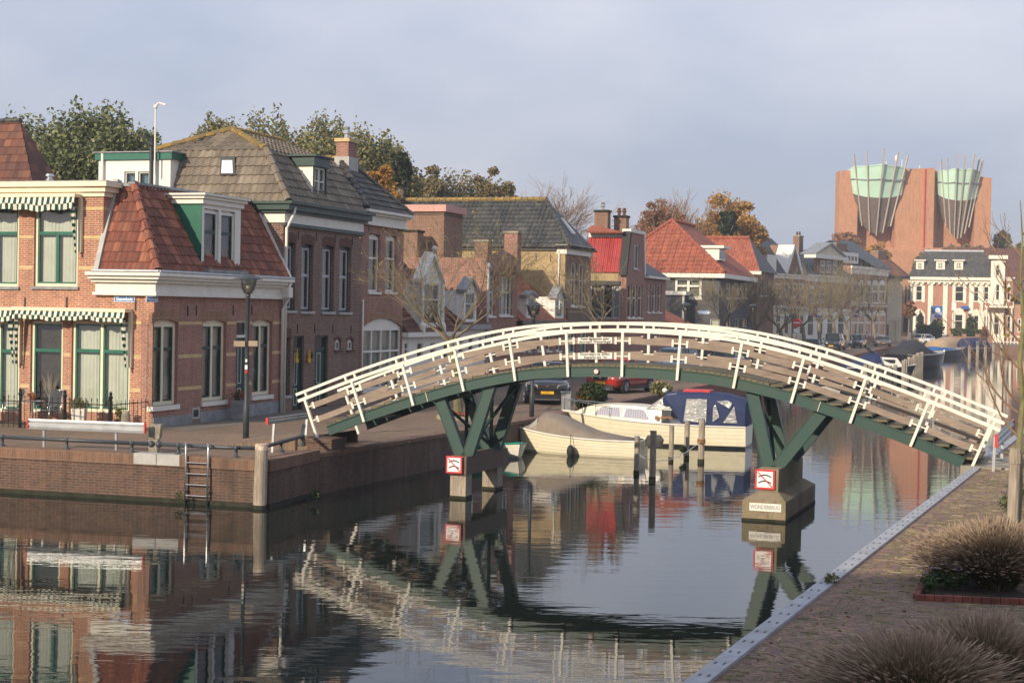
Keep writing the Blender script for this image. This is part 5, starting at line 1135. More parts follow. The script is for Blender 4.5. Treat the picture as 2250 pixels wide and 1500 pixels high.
plate(H9, H9.S, 1536, 682, 1557, 690, 'Westersingel', 0.2, 'blue street sign on the grey rendered wall under the orange roof', 1.0)
a = H9.px(H9.S, 1465, 672)[1]; s_ = mb().ext([(-6.2, -.1, 3), (-2.8, -.1, 3)], (0, 0, 0)) if False else None
lt = House('shed', 'low brick shed with small orange lean-to roof beside the grey rendered wall', 'shed', 72, .4)
mb().box(0, 0, 0, 6, 4, 2.6).build('wall', 'brick_light', lt.e); tiles(lt, [(-.2, -.4, 2.5), (6.2, -.4, 2.5), (6.2, 4, 4.6), (-.2, 4, 4.6)], 'tile_orange', geo=False); mb().box(-.3, -.5, 2.3, 6.3, -.3, 2.5).build('gutter', 'white_paint', lt.e)
# ---------- second orange roof behind
H10 = House('brick_house', 'brown brick house with orange saddle roof behind the hipped orange roof', 'house', 101)
P10 = Pl(3.5, 0, -pi / 2); r0 = H10.px(P10, 1647, 524); z10 = H10.px(H10.S, 1668, 596)[1]; L10 = 9
tiles(H10, [(-.3, 16, z10), (-.3, -.3, z10), (3.5, -r0[0], r0[1]), (3.5, 16, r0[1])], 'tile_orange', geo=False); tiles(H10, [(-.3, -.3, z10), (L10, -.3, z10), (3.6, -r0[0], r0[1]), (3.5, -r0[0], r0[1])], 'tile_slate', geo=False)
ridge(H10, (3.5, -r0[0], r0[1] + .1), (3.5, 16, r0[1] + .1), 'tile_orange', .15, seg=.6)
facade(H10, H10.S, -16, 0, 0, z10, [], 'brick_brown'); facade(H10, H10.F, 0, L10, 0, z10, [pxwin(H10, H10.F, 1670, 620, 1676, 650, **wk), pxwin(H10, H10.F, 1681, 620, 1687, 650, **wk)], 'brick_brown'); H10.put(mb().box(-2.5, -.4, z10 - .3, .4, 0, z10), 'cornice', 'white_paint', H10.S)
wall(H10, Pl(L10, 0, pi / 2), 0, 10, 0, z10, [], 'brick_brown')
# ================================================================ FAR BUILDINGS
def house_at(name, label, cat, xa, Ya, xb, Yb, yref=700):
    p = atY(xa, yref, Ya); q = atY(xb, yref, Yb); r = math.atan2(q.y - p.y, q.x - p.x)
    H = House(name, label, cat, org=(p.x, p.y), rot=r); H.L = (q.xy - p.xy).length; H.R = Pl(H.L, 0, pi / 2); return H
paint('cream_wall', (0.66, 0.58, 0.42), .8, .1); paint('pale_grey_wall', (0.5, 0.5, 0.47), .8, .1); paint('villa_white', (0.80, 0.76, 0.64), .6, .06)
brick('brick_villa', (0.46, 0.22, 0.15), (0.40, 0.19, 0.13), (0.5, 0.38, 0.3), bw=.4, bh=.12, stain=.1)
fk = dict(frame='white_paint', tr=.6, sill=None, back='room_dark', wavy=False, fw=.14, y=.05, glass='dark_pane')
def boxroof(H, z0, zt, L, D, ins, mat, over=.3, geo=False, insf=None):
    i2 = insf if insf is not None else ins
    a = [(-over, -over, z0), (L + over, -over, z0), (L + over, D + over, z0), (-over, D + over, z0)]; b = [(ins, i2, zt), (L - ins, i2, zt), (L - ins, D - i2, zt), (ins, D - i2, zt)]
    for i in range(4): tiles(H, [a[i], a[(i + 1) % 4], b[(i + 1) % 4], b[i]], mat, geo=False)
    mb().face(*[(p[0], p[1], p[2] - .01) for p in b]).build('flat_roof', 'lead_grey', H.e)
def simple(H, D, z, mat, wins, cor='white_paint', corh=.6, base=None):
    if base:
        facade(H, H.F, 0, H.L, 0, base[0], [q for q in wins if q[3] < base[0]], base[1], name='ground_floor'); facade(H, H.F, 0, H.L, base[0], z, [q for q in wins if q[1] > base[0]], mat); H.put(mb().box(0, -.12, base[0] - .15, H.L, -.004, base[0] + .15), 'string_course', 'white_paint')
    else: facade(H, H.F, 0, H.L, 0, z, wins, mat)
    wall(H, H.R, 0, D, 0, z, [], mat); wall(H, H.S, -D, 0, 0, z, [], mat); wall(H, Pl(H.L, D, pi), 0, H.L, 0, z, [], mat)
    if cor:
        m = mb(); m.box(-.25, -.25, z - corh * .35, H.L + .25, .0, z); m.box(-.08, -.1, z - corh, H.L + .08, 0, z - corh * .35); H.put(m, 'cornice', cor)
# a: brick house, white gable dormer, dark roof with chimney
A = house_at('brick_house', 'dark roofed brick house with a steep white bargeboard gable behind the bare street trees', 'house', 1676, 176, 1768, 186)
za = A.px(A.F, 1720, 600)[1]; wa = [pxwin(A, A.F, x, y, x + 9, y + h, **fk) for x in (1688, 1706, 1724, 1742, 1757) for y, h in ((622, 32), (690, 45))]
simple(A, 12, za, 'brick_light', wa, base=(A.px(A.F, 1720, 674)[1], 'cream_wall')); zt_ = A.px(Pl(0, 4, 0), 1720, 527)[1]; boxroof(A, za, zt_, A.L, 12, 1.0, 'tile_slate', insf=4)
u0, z0_ = A.px(A.F, 1724, 600); u1, z1_ = A.px(A.F, 1760, 540)
m = mb(); mid = (u0 + u1) / 2
for a_, b_ in ((u0, mid), (u1, mid)): m.ext([(a_ - .3, -.3, z0_), (a_ + .3, -.3, z0_), (b_ + .25, -.3, z1_), (b_ - .25, -.3, z1_)], (0, 2, 0))
g = A.put(mb().ext([(u0, -.1, z0_ - .2), (u1, -.1, z0_ - .2), (mid, -.1, z1_)], (0, 3, 0)), 'gable', 'brick_brown'); A.put(m, 'bargeboard', 'white_paint', parent=g)
q = A.px(Pl(0, 5, 0), 1755, 520); chimney(A, q[0] - .3, 4.8, q[0] + 1.0, 5.6, zt_ - 1.5, q[1], 'brick_brown', pots=2)
A.put(mb().box(A.px(A.F, 1680, 600)[0], -.3, za - .2, A.px(A.F, 1700, 600)[0], 2.4, A.px(A.F, 1690, 560)[1]), 'box_dormer', 'white_paint')
# b: cream and brick house with pediment
B_ = house_at('pediment_house', 'brick and cream house with a stone pediment and white pilasters behind the bare street trees', 'house', 1768, 189, 1868, 203)
zb = B_.px(B_.F, 1800, 603)[1]; wbn = [pxwin(B_, B_.F, x, 626, x + 11, 668, **{**fk, 'arch': .3}) for x in (1778, 1800, 1822, 1844)] + [pxwin(B_, B_.F, x, 690, x + 12, 738, **fk) for x in (1775, 1796, 1818, 1842)]
ub0, ub1 = B_.px(B_.F, 1787, 600)[0], B_.px(B_.F, 1852, 600)[0]; zp0 = B_.px(B_.F, 1820, 562)[1]; zp1 = B_.px(B_.F, 1822, 537)[1]
simple(B_, 14, zb, 'brick_light', wbn, corh=.9, base=(B_.px(B_.F, 1800, 680)[1], 'villa_white'))
upw = [pxwin(B_, B_.F, x, 572, x + 9, 600, **fk) for x in (1803, 1817, 1831)]; upw = [w_ for w_ in upw if w_[0] > ub0]
facade(B_, B_.F, ub0, ub1, zb, zp0, upw, 'brick_brown', name='attic')
B_.put(mb().ext([(ub0 - .4, -.2, zp0), (ub1 + .4, -.2, zp0), ((ub0 + ub1) / 2, -.2, zp1)], (0, 1.5, 0)), 'pediment', 'cream_wall'); B_.put(mb().box(ub0 - .6, -.5, zp0 - .45, ub1 + .6, 1, zp0), 'cornice', 'white_paint')
pm = (ub0 + ub1) / 2; B_.put(mb().ext([(ub0 - .7, -.4, zp0), (ub0 - .2, -.4, zp0), (pm, -.4, zp1 - .05), (pm, -.4, zp1 + .25)], (0, 2, 0)).ext([(ub1 + .2, -.4, zp0), (ub1 + .7, -.4, zp0), (pm, -.4, zp1 + .25), (pm, -.4, zp1 - .05)], (0, 2, 0)), 'pediment_roof', 'lead_grey')
B_.put(mb().box(-.1, -.35, 0, B_.L + .1, -.01, .1), 'step', 'stone_sill')
B_.put(mb().box(0.1, -.12, 0, B_.L - .1, -.004, 3.6), 'stucco_base', 'pale_grey_wall') if False else None
boxroof(B_, zb, B_.px(Pl(0, 4, 0), 1800, 556)[1], B_.L, 14, 1.2, 'tile_slate', insf=4)
# c: brick house with arched white windows and dark blue roof
C_ = house_at('brick_house', 'brick house with two rows of arched white windows and a dark blue hipped roof', 'house', 1868, 219, 1948, 231)
zc = C_.px(C_.F, 1900, 586)[1]; ck = {**fk, 'arch': .55, 'fw': .28, 'back': 'curtain_white', 'glass': 'glass'}
wcn = [pxwin(C_, C_.F, x, 614, x + 13, 668, **ck) for x in (1871, 1886, 1901, 1917, 1932)] + [pxwin(C_, C_.F, x, 681, x + 13, 738, **ck) for x in (1871, 1886, 1901, 1917, 1932)]
simple(C_, 18, zc, 'brick_light', wcn, corh=1.1); C_.put(mb().box(0, -.1, C_.px(C_.F, 1900, 673)[1], C_.L, 0, C_.px(C_.F, 1900, 670)[1]), 'string_course', 'white_paint')
Pc = Pl(0, 9, 0); k0, k1 = C_.px(Pc, 1824, 528), C_.px(Pc, 1872, 530)
tiles(C_, [(k0[0] - 6, -.5, zc), (C_.L + .4, -.5, zc), (k1[0], 9, k1[1]), (k0[0], 9, k0[1])], 'tile_slate', geo=False); tiles(C_, [(C_.L + .4, -.5, zc), (C_.L + .4, 18, zc), (k1[0], 9, k1[1])], 'tile_slate', geo=False); tiles(C_, [(C_.L + .4, 18, zc), (k0[0] - 6, 18, zc), (k0[0], 9, k0[1]), (k1[0], 9, k1[1])], 'tile_slate', geo=False)
Pd = Pl(0, 1.5, 0); a, b = C_.px(Pd, 1851, 553), C_.px(Pd, 1886, 580); dm = mb().box(a[0], 1.5, b[1], b[0], 5, a[1]).build('box_dormer', 'white_paint', C_.e)
for i in range(4): u = a[0] + (b[0] - a[0]) * (.12 + .22 * i); mb().box(u, 1.46, b[1] + .4, u + (b[0] - a[0]) * .13, 1.5, a[1] - .5).build('dormer_window', 'dark_pane', dm)
for x0, x1, y0, Y in ((1838, 1861, 535, 5.5), (1930, 1948, 552, 12)):
    PP = Pl(0, Y, 0); a, b = C_.px(PP, x0, y0), C_.px(PP, x1, 560); chimney(C_, a[0], Y, b[0], Y + 1.2, b[1] - 3.5, a[1], 'brick_brown', pots=2)
plainm('purple_sign', (0.10, 0.06, 0.26), .5)
for x0, x1, Y, lb in ((1786, 1796, 186, 'small purple estate agent sign nearer the no entry sign'), (1873, 1887, 215, 'larger purple sign with white print on the brick house with arched windows')):
    p0, p1 = atY(x0, 676, Y), atY(x1, 697, Y); o = thing('hanging_sign', lb, 'sign', (p0.x, p0.y, p1.z)); mb().box(0, 0, 0, p1.x - p0.x, .12, p0.z - p1.z).build('board', 'purple_sign', o)
    mb().ball(((p1.x - p0.x) / 2, -.02, (p0.z - p1.z) * .72), (p1.x - p0.x) * .2, sc=(1, .1, 1)).box((p1.x - p0.x) * .15, -.03, (p0.z - p1.z) * .3, (p1.x - p0.x) * .85, 0, (p0.z - p1.z) * .42).build('print', 'white_text', o)
# d: cream corner house with gable
D_ = house_at('corner_house', 'cream corner house with a brown roof and grey gable towards the canal', 'house', 1949, 238, 1981, 239)
zd = D_.px(D_.F, 1960, 606)[1]; rdir = 1
facade(D_, D_.F, 0, D_.L, 0, zd, [pxwin(D_, D_.F, 1955, 705, 1968, 752, frame='cream_wall', glass='cream_wall', back=None, sill=None)], 'cream_wall')
zg_ = D_.px(D_.R, 2000, 569)[1]; W_ = D_.px(D_.R, 2014, 600)[0]
gwn = [pxwin(D_, D_.R, 1992, 628, 1995, 672, **fk), pxwin(D_, D_.R, 1999, 628, 2003, 672, **fk), pxwin(D_, D_.R, 1988, 692, 2004, 730, **{**fk, 'cols': 2, 'frame': 'dark_green_paint', 'sill': 'blue_sign'})]
W_ = max(9, min(W_, 26)); facade(D_, D_.R, 0, W_, 0, zd, [w_ for w_ in gwn if w_[2] < W_], 'pale_grey_wall', top=[(0, zd), (W_, zd), (W_ / 2, zg_)])
D_.put(mb().box(-.1, -.06, 0, W_ + .1, -.003, 3.4), 'stucco_base', 'brick_brown', D_.R) if False else None
D_.put(mb().box(-.02, -.05, 0, D_.px(D_.F, 1953, 700)[0], -.003, D_.px(D_.F, 1953, 712)[1]), 'stucco_base', 'brown_wood', D_.F)
tiles(D_, [(-12, -.4, zd), (D_.L + .8, -.4, zd), (D_.L + .8, W_ / 2, zg_), (-12, W_ / 2, zg_)], 'tile_rust', geo=False); tiles(D_, [(D_.L + .8, W_ + .4, zd), (-12, W_ + .4, zd), (-12, W_ / 2, zg_), (D_.L + .8, W_ / 2, zg_)], 'tile_rust', geo=False)
D_.put(mb().ext([(D_.L + .8, -.6, zd - .5), (D_.L + .8, -.6, zd), (D_.L + .8, W_ / 2, zg_ + .1), (D_.L + .8, W_ / 2, zg_ - .5)], (.15, 0, 0)).ext([(D_.L + .8, W_ + .6, zd - .5), (D_.L + .8, W_ / 2, zg_ - .5), (D_.L + .8, W_ / 2, zg_ + .1), (D_.L + .8, W_ + .6, zd)], (.15, 0, 0)).box(-12, -.5, zd - .45, D_.L + .8, -.35, zd), 'bargeboard', 'dark_metal')
# ---------------- villa
V = house_at('villa', 'pink brick villa with white pilasters, arched windows and grey mansard roof at the canal bend', 'villa', 1997, 266, 2188, 262)
zv = V.px(V.F, 2080, 609)[1]
vk = dict(frame='villa_white', sill='villa_white', back='blind_grey', wavy=False, glass='dark_pane', y=.06, fw=.10, tr=.6, arch=.55)
vw = [pxwin(V, V.F, *q, **vk) for q in ((2013, 620, 2026, 660), (2099, 621, 2117, 662), (2140, 622, 2150, 662), (2162, 622, 2172, 663), (2012, 685, 2026, 732), (2098, 683, 2115, 727), (2140, 685, 2150, 730), (2162, 686, 2172, 730))]
facade(V, V.F, 0, V.L, 0, zv, vw, 'brick_villa'); wall(V, V.R, 0, 12, 0, zv, [], 'brick_villa'); wall(V, V.S, -12, 0, 0, zv, [], 'brick_villa')
for xa_, xb_ in ((1998, 2003), (2038, 2049), (2071, 2081), (2128, 2159)):
    a, b = V.px(V.F, xa_, 700)[0], V.px(V.F, xb_, 700)[0]
    if xb_ == 2159:
        for c, d in ((2128, 2138), (2152, 2159)): V.put(mb().box(V.px(V.F, c, 700)[0], -.12, 0, V.px(V.F, d, 700)[0], -.003, zv), 'pilaster', 'villa_white')
    else: V.put(mb().box(a, -.12, 0, b, -.003, zv), 'pilaster', 'villa_white')
for a, b, c, d, k in vw:   # white surrounds
    n = 10; o_ = []; i_ = []
    for i in range(n + 1):
        f = 2 * i / n - 1; cu = (a + c) / 2; hw = (c - a) / 2; i_.append((cu + f * hw, d - .55 + .55 * (1 - f * f))); o_.append((cu + f * (hw + .42), d - .45 + .95 * (1 - f * f)))
    m = mb()
    for i in range(n): m.ext([(i_[i][0], -.07, i_[i][1]), (i_[i + 1][0], -.07, i_[i + 1][1]), (o_[i + 1][0], -.07, o_[i + 1][1]), (o_[i][0], -.07, o_[i][1])], (0, .066, 0))
    m.box(a - .42, -.07, b - .3, a, -.004, d - .46).box(c, -.07, b - .3, c + .42, -.004, d - .46); V.put(m, 'window_surround', 'villa_white')
V.put(mb().box(-.2, -.35, zv - .9, V.L + .2, 0, zv - .5).box(-.3, -.7, zv - .5, V.L + .3, 0, zv), 'cornice', 'villa_white')
for i in range(16): u = V.L * (i + .5) / 16; V.put(mb().box(u - .18, -.5, zv - 1.2, u + .18, -.01, zv - .9), 'bracket', 'villa_white')
zvt = V.px(Pl(0, 3, 0), 2100, 553)[1]; boxroof(V, zv, zvt, V.L, 12, 2.2, 'tile_grey', over=.4, insf=3); V.put(mb().box(2.2, 2.9, zvt, V.L - 2.2, 3.2, zvt + .3), 'ridge_cap', 'zinc')
for x0, x1 in ((2013, 2030), (2057, 2076), (2097, 2116)):
    PP = Pl(0, .6, 0); a, b = V.px(PP, x0, 573), V.px(PP, x1, 594); w_ = (a[0] + .3, b[1] + .25, b[0] - .3, a[1] - .3)
    d_ = wall(V, PP, a[0], b[0], b[1], a[1], [w_], 'villa_white', name='dormer', depth=.1); window(V, PP, *w_, name='dormer_window', parent=d_, cols=2, tr=.5, frame='villa_white', back='curtain_white', wavy=False, sill=None, y=.02, fw=.08)
    V.put(mb().ext([(a[0], .61, b[1]), (a[0], .61, a[1]), (a[0], 3.4, a[1])], (.05, 0, 0)).ext([(b[0], .61, b[1]), (b[0], .61, a[1]), (b[0], 3.4, a[1])], (-.05, 0, 0)), 'dormer_cheek', 'villa_white', parent=d_); V.put(mb().box(a[0] - .3, .3, a[1], b[0] + .3, 3.6, a[1] + .2), 'dormer_cornice', 'villa_white', parent=d_)
# tower bay with balcony
a, b = V.px(Pl(0, -1.2, 0), 2178, 569), V.px(Pl(0, -1.2, 0), 2209, 569); TB = Pl(0, -1.2, 0)
bw = [pxwin(V, TB, *q, **{**vk, 'arch': .0}) for q in ((2188, 582, 2196, 606), (2188, 624, 2196, 662))] + [pxwin(V, TB, 2184, 686, 2195, 735, **vk)]
facade(V, TB, a[0], b[0], 0, a[1], bw, 'villa_white', name='bay'); wall(V, Pl(a[0], -1.2, -pi / 2), -5, 0, zv, a[1], [], 'brick_villa'); wall(V, Pl(b[0], -1.2, pi / 2), 0, 5, 0, a[1], [], 'brick_villa')
V.put(mb().box(a[0] - .4, -1.7, a[1], b[0] + .4, 5, a[1] + .6), 'bay_cornice', 'villa_white'); mb().box(a[0], -1.2, a[1] - .3, b[0], 5, a[1] - .1).build('flat_roof', 'lead_grey', V.e)
zba = V.px(TB, 2190, 672)[1]; bal = V.put(mb().box(a[0] - .8, -3.0, zba - .3, b[0] + 1.5, -1.2, zba), 'balcony', 'villa_white')
V.put(mb().box(a[0] - .8, -3.0, zba + .9, b[0] + 1.5, -2.9, zba + 1.05), 'balcony_rail', 'villa_white', parent=bal)
for i in range(5): u = a[0] - .7 + (b[0] - a[0] + 2.1) * i / 4; V.put(mb().box(u - .07, -3, zba, u + .07, -2.9, zba + .9), 'baluster', 'villa_white', parent=bal)
for u in (a[0] - .5, b[0] + 1.2): V.put(mb().tube([(u, -2.8, 0), (u, -2.8, zba - .3)], .16, 8), 'balcony_column', 'villa_white', parent=bal)
R2 = house_at('villa', 'narrow right end of the pink villa beyond its white tower bay', 'villa', 2209, 261, 2224, 261)
simple(R2, 10, R2.px(R2.F, 2215, 609)[1], 'brick_villa', [pxwin(R2, R2.F, 2213, 622, 2220, 662, **vk), pxwin(R2, R2.F, 2213, 686, 2220, 730, **vk)], cor='villa_white')
# blue banner
p0, p1 = atY(2047, 672, 256), atY(2070, 699, 256); bn_ = thing('banner', 'blue banner board with white print in front of the pink villa', 'banner', (p0.x, p0.y, 1))
W2, zA, zB = p1.x - p0.x, p1.z - 1, p0.z - 1; mb().box(0, 0, zA, W2, .1, zB).build('board', 'blue_sign', bn_)
mb().tube([(-.05, .05, 0), (-.05, .05, zB + .2)], .06, 6).build('pole', 'zinc', bn_); mb().tube([(W2 + .05, .05, 0), (W2 + .05, .05, zB + .2)], .06, 6).build('pole', 'zinc', bn_)
mb().box(W2 * .12, -.02, zA + (zB - zA) * .30, W2 * .95, 0, zA + (zB - zA) * .36).build('print', 'white_text', bn_); mb().box(W2 * .3, -.02, zA + (zB - zA) * .44, W2 * .95, 0, zA + (zB - zA) * .50).build('print', 'white_text', bn_)
mb().lathe((0, 0, 0), [(.42, 0), (.42, .02)], 14).build('emblem', 'white_text', bn_, loc=(W2 * .58, -.01, zA + (zB - zA) * .66)).rotation_euler = (pi / 2, 0, 0)
p = atY(2112, 675, 262.6); t = thing('street_name_sign', 'pale blue street sign on the pink villa above the arched door', 'sign', p); mb().box(-.0, -.05, -.25, 1.3, 0, .2).build('plate', 'blue_sign', t)
# long dark roof and dark side house at the far right
E_ = house_at('roofed_block', 'long dark brown roofed block behind the villa at the right edge', 'building', 2120, 290, 2420, 300)
ze_ = E_.px(E_.F, 2230, 615)[1]; simple(E_, 16, ze_, 'brick_brown', [], cor='lead_grey'); boxroof(E_, ze_, E_.px(Pl(0, 6, 0), 2230, 547)[1], E_.L, 16, 2, 'tile_rust', insf=6)
G_ = house_at('gabled_house', 'dark gabled house with orange brick base behind the thin tree at the right edge', 'house', 2229, 252, 2330, 246)
zg = G_.px(G_.F, 2240, 660)[1]; simple(G_, 12, zg, 'brick_orange', [pxwin(G_, G_.F, 2236, 700, 2243, 730, **fk)], cor='dark_metal'); boxroof(G_, zg, zg + 5, G_.L, 12, 3, 'tile_slate')
# hedges, low wall, fence in front of villa
paint('hedge_wallb', (0.33, 0.20, 0.14), .9, .2)
def lowwall(xa_, xb_, Y, h, lb):
    p, q = atY(xa_, 745, Y), atY(xb_, 745, Y); t = thing('garden_wall', lb, 'wall', (p.x, p.y, 1)); L = q.x - p.x
    mb().box(0, 0, 0, L, .4, h).build('wall', 'hedge_wallb', t)
    for i in range(4): mb().box(L * i / 3 - .3, -.08, 0, L * i / 3 + .3, .48, h + .4).build('pier', 'hedge_wallb', t)
lowwall(2089, 2178, 246, .9, 'low brick garden wall with piers in front of the pink villa')
p, q = atY(2182, 745, 236), atY(2300, 745, 232); t = thing('fence', 'white picket railing beside the canal at the right of the villa', 'fence', (p.x, p.y, 1), math.atan2(q.y - p.y, q.x - p.x)); L = (q - p).length
mb().box(0, 0, 1.1, L, .08, 1.25).build('rail', 'white_paint', t); mb().box(0, 0, .25, L, .08, .38).build('rail', 'white_paint', t)
for i in range(16): mb().box(L * i / 15 - .05, .0, 0, L * i / 15 + .05, .08, 1.3).build('post', 'white_paint', t)
# ================================================================ THE BIG BRICK TOWER WITH GLASS FANS
brick('brick_tower', (0.52, 0.265, 0.15), (0.46, 0.235, 0.135), (0.5, 0.33, 0.25), bw=.6, bh=.2, stain=.25, dark=(0.42, 0.20, 0.14))
paint('mint_glass', (0.50, 0.74, 0.60), .3, .06, vs=.3); wood('louvre_wood', (0.10, 0.075, 0.065), (0.20, 0.15, 0.13)); paint('fin_wood', (0.46, 0.39, 0.32), .7, .12); paint('red_strip', (0.5, 0.02, 0.02), .5)
DT = 322.0
def tz(y, x=2000, Y=DT): return atY(x, y, Y).z
def txw(x, Y=DT): return atY(x, 560, Y).x
TW = thing('brick_tower', 'huge pink brick tower block with two mint glass fans and projecting fins', 'tower', (0, 0, 0))
def block(xs, ys_top, d0, d1, name='wall', mat='brick_tower'):
    x0, x1 = txw(xs[0]), txw(xs[1]); return mb().add([(x0, DT + d0, 0), (x1, DT + d0, 0), (x1, DT + d1, 0), (x0, DT + d1, 0), (x0, DT + d0, tz(ys_top[0], xs[0])), (x1, DT + d0, tz(ys_top[1], xs[1])), (x1, DT + d1, tz(ys_top[1], xs[1])), (x0, DT + d1, tz(ys_top[0], xs[0]))],
        [(0, 3, 2, 1), (4, 5, 6, 7), (0, 1, 5, 4), (1, 2, 6, 5), (2, 3, 7, 6), (3, 0, 4, 7)]).build(name, mat, TW)
block((1841, 1882), (375, 374), 0, 4); block((1880, 1965), (374, 374), 3.5, 16, 'recess_wall'); block((1965, 2026), (372, 370), 0, 16); block((2026, 2048), (370, 369), -.6, 14)
block((2048, 2060), (371, 374), 1.5, 14); block((2060, 2140), (378, 386), 3.5, 14, 'recess_wall'); block((2140, 2175), (387, 391), 0, 14)
block((1930, 2175), (545, 545), -1, 2, 'lower_wall'); mb().box(txw(2026.5), DT - .8, 0, txw(2028.5), DT - .55, tz(372)).build('red_strip', 'red_strip', TW)
def fan(xc, xt0, xt1, ytop0, ytopc, ysplit, ybot, hb, depth, n, finup):
    cx = txw(xc); rt_ = (txw(xt1) - txw(xt0)) / 2; rb = hb
    def pt(f, y_, k):  # k 0 top..1 bottom
        a = pi * (f / n); r = rt_ + (rb - rt_) * (k ** 1.9 if k > 0 else k * .3); zig = 0.5 if f % 2 else 0
        dd = depth + (0.5 - depth) * k
        return (cx - cos(a) * r, DT + 1.2 - sin(a) * dd * (1 - .0 * k) - zig * (1 - k), y_)
    zt = lambda f: tz(ytop0 + (ytopc - ytop0) * sin(pi * f / n) - (3 if f % 2 else 0), xc); zs = tz(ysplit, xc); zb = tz(ybot, xc); z0 = tz(ytop0, xc)
    for f in range(n):
        ks = lambda z: max(0, (z0 - z) / (z0 - zb)); lift = [0, .28, .5, .5, .28, 0] if n == 6 else None
        sa = sin(pi * f / n); sb = sin(pi * (f + 1) / n); za_, zb_ = zs + (1 - sa) * (z0 - zs) * .25, zs + (1 - sb) * (z0 - zs) * .25
        ea, eb = zb + (1 - sa) * (z0 - zb) * .30, zb + (1 - sb) * (z0 - zb) * .30
        mb().face(pt(f, za_, ks(za_)), pt(f + 1, zb_, ks(zb_)), pt(f + 1, zt(f + 1), 0), pt(f, zt(f), 0)).build('glass_panel', 'mint_glass', TW)
        zm, zn = (za_ * .45 + zt(f) * .55), (zb_ * .45 + zt(f + 1) * .55)
        mb().bar(Vector(pt(f, zm, ks(zm))) + Vector((0, -.1, 0)), Vector(pt(f + 1, zn, ks(zn))) + Vector((0, -.1, 0)), .15, .2).build('glazing_bar', 'lead_grey', TW)
        mb().face(pt(f, ea, ks(ea)), pt(f + 1, eb, ks(eb)), pt(f + 1, zb_, ks(zb_)), pt(f, za_, ks(za_))).build('louvre_panel', 'louvre_wood', TW)
    for f in range(1, n):
        ks = lambda z: (z0 - z) / (z0 - zb); sa = sin(pi * f / n); e = zb + (1 - sa) * (z0 - zb) * .30; zT = zt(f) + finup * (.7 + .6 * sa)
        a, b = Vector(pt(f, e, max(0, ks(e)))), Vector(pt(f, zT, ks(zT))); mb().bar(a + Vector((0, -.25, -.3)), b + Vector((0, -.25, 0)), .2, .28).build('fin', 'fin_wood', TW)
    m = mb()  # roof behind the glass
    m.face(*[pt(f, zt(f) - .3, 0) for f in range(n + 1)]); m.build('fan_roof', 'lead_grey', TW)
fan(1925, 1859, 1990, 375, 366, 436, 514, 2.4, 4.2, 6, 2.3)
fan(2104, 2056, 2152, 380, 375, 442, 522, 1.6, 4.0, 8, 2.2)
for x, y in ((1955, 350), (1990, 345), (2030, 358), (2078, 370), (2130, 365)): mb().tube([(txw(x), DT + 5, tz(385)), (txw(x), DT + 5, tz(y))], .08, 5).build('antenna', 'white_paint', TW)
mb().ball((txw(1957), DT - 3, tz(352)), .7, sc=(.5, .5, 1)).build('dish', 'white_paint', TW)
mb().box(txw(1940), DT - 3, 0, txw(2100), DT - 1.1, tz(552)).build('annex', 'brick_tower', TW)
# ================================================================ TREES
leafm('leaf_poplar', [(0.085, 0.115, 0.045), (0.13, 0.165, 0.06), (0.19, 0.21, 0.09), (0.34, 0.35, 0.22)])
leafm('leaf_green', [(0.13, 0.145, 0.06), (0.18, 0.19, 0.075), (0.25, 0.235, 0.10), (0.32, 0.26, 0.12)])
leafm('leaf_olive', [(0.15, 0.145, 0.07), (0.20, 0.17, 0.08), (0.26, 0.19, 0.10), (0.17, 0.16, 0.07)])
leafm('leaf_orange', [(0.42, 0.22, 0.05), (0.50, 0.28, 0.06), (0.34, 0.17, 0.05), (0.52, 0.36, 0.10)])
leafm('leaf_rust', [(0.30, 0.13, 0.06), (0.24, 0.11, 0.05), (0.36, 0.18, 0.09), (0.20, 0.11, 0.06)])
leafm('leaf_dark', [(0.018, 0.035, 0.016), (0.03, 0.05, 0.02), (0.045, 0.065, 0.03)])
leafm('leaf_hedge', [(0.03, 0.06, 0.015), (0.05, 0.085, 0.02), (0.07, 0.11, 0.03)])
paint('bark_olive', (0.17, 0.155, 0.085), .9, .3); paint('bark_grey', (0.20, 0.17, 0.13), .9, .3); paint('bark_moss', (0.19, 0.18, 0.085), .95, .4); paint('twig_olive', (0.19, 0.155, 0.095), .9, .25); paint('twig_birch', (0.24, 0.15, 0.09), .9, .25)
def rv(r): 
    while True:
        v = Vector((r.uniform(-1, 1), r.uniform(-1, 1), r.uniform(-1, 1)))
        if .05 < v.length < 1: return v
def leaves(m, r, c, rad, n, sz, shell=.35, flat=0):
    for _ in range(n):
        d = rv(r).normalized() * (1 - shell * r.random() ** .7 * 1.8 if shell else 1); k = abs(d.length)
        p = Vector((c[0] + d.x * rad[0], c[1] + d.y * rad[1], c[2] + d.z * rad[2])); u = rv(r).normalized(); v = u.cross(rv(r)).normalized(); s = sz * r.uniform(.45, 1.1)
        m.v += [p - u * s - v * s * .5, p + u * s * .2 - v * s * .75, p + u * s + v * s * .5, p - u * s * .2 + v * s * .75]; o = len(m.v) - 4; m.f.append((o, o + 1, o + 2, o + 3))
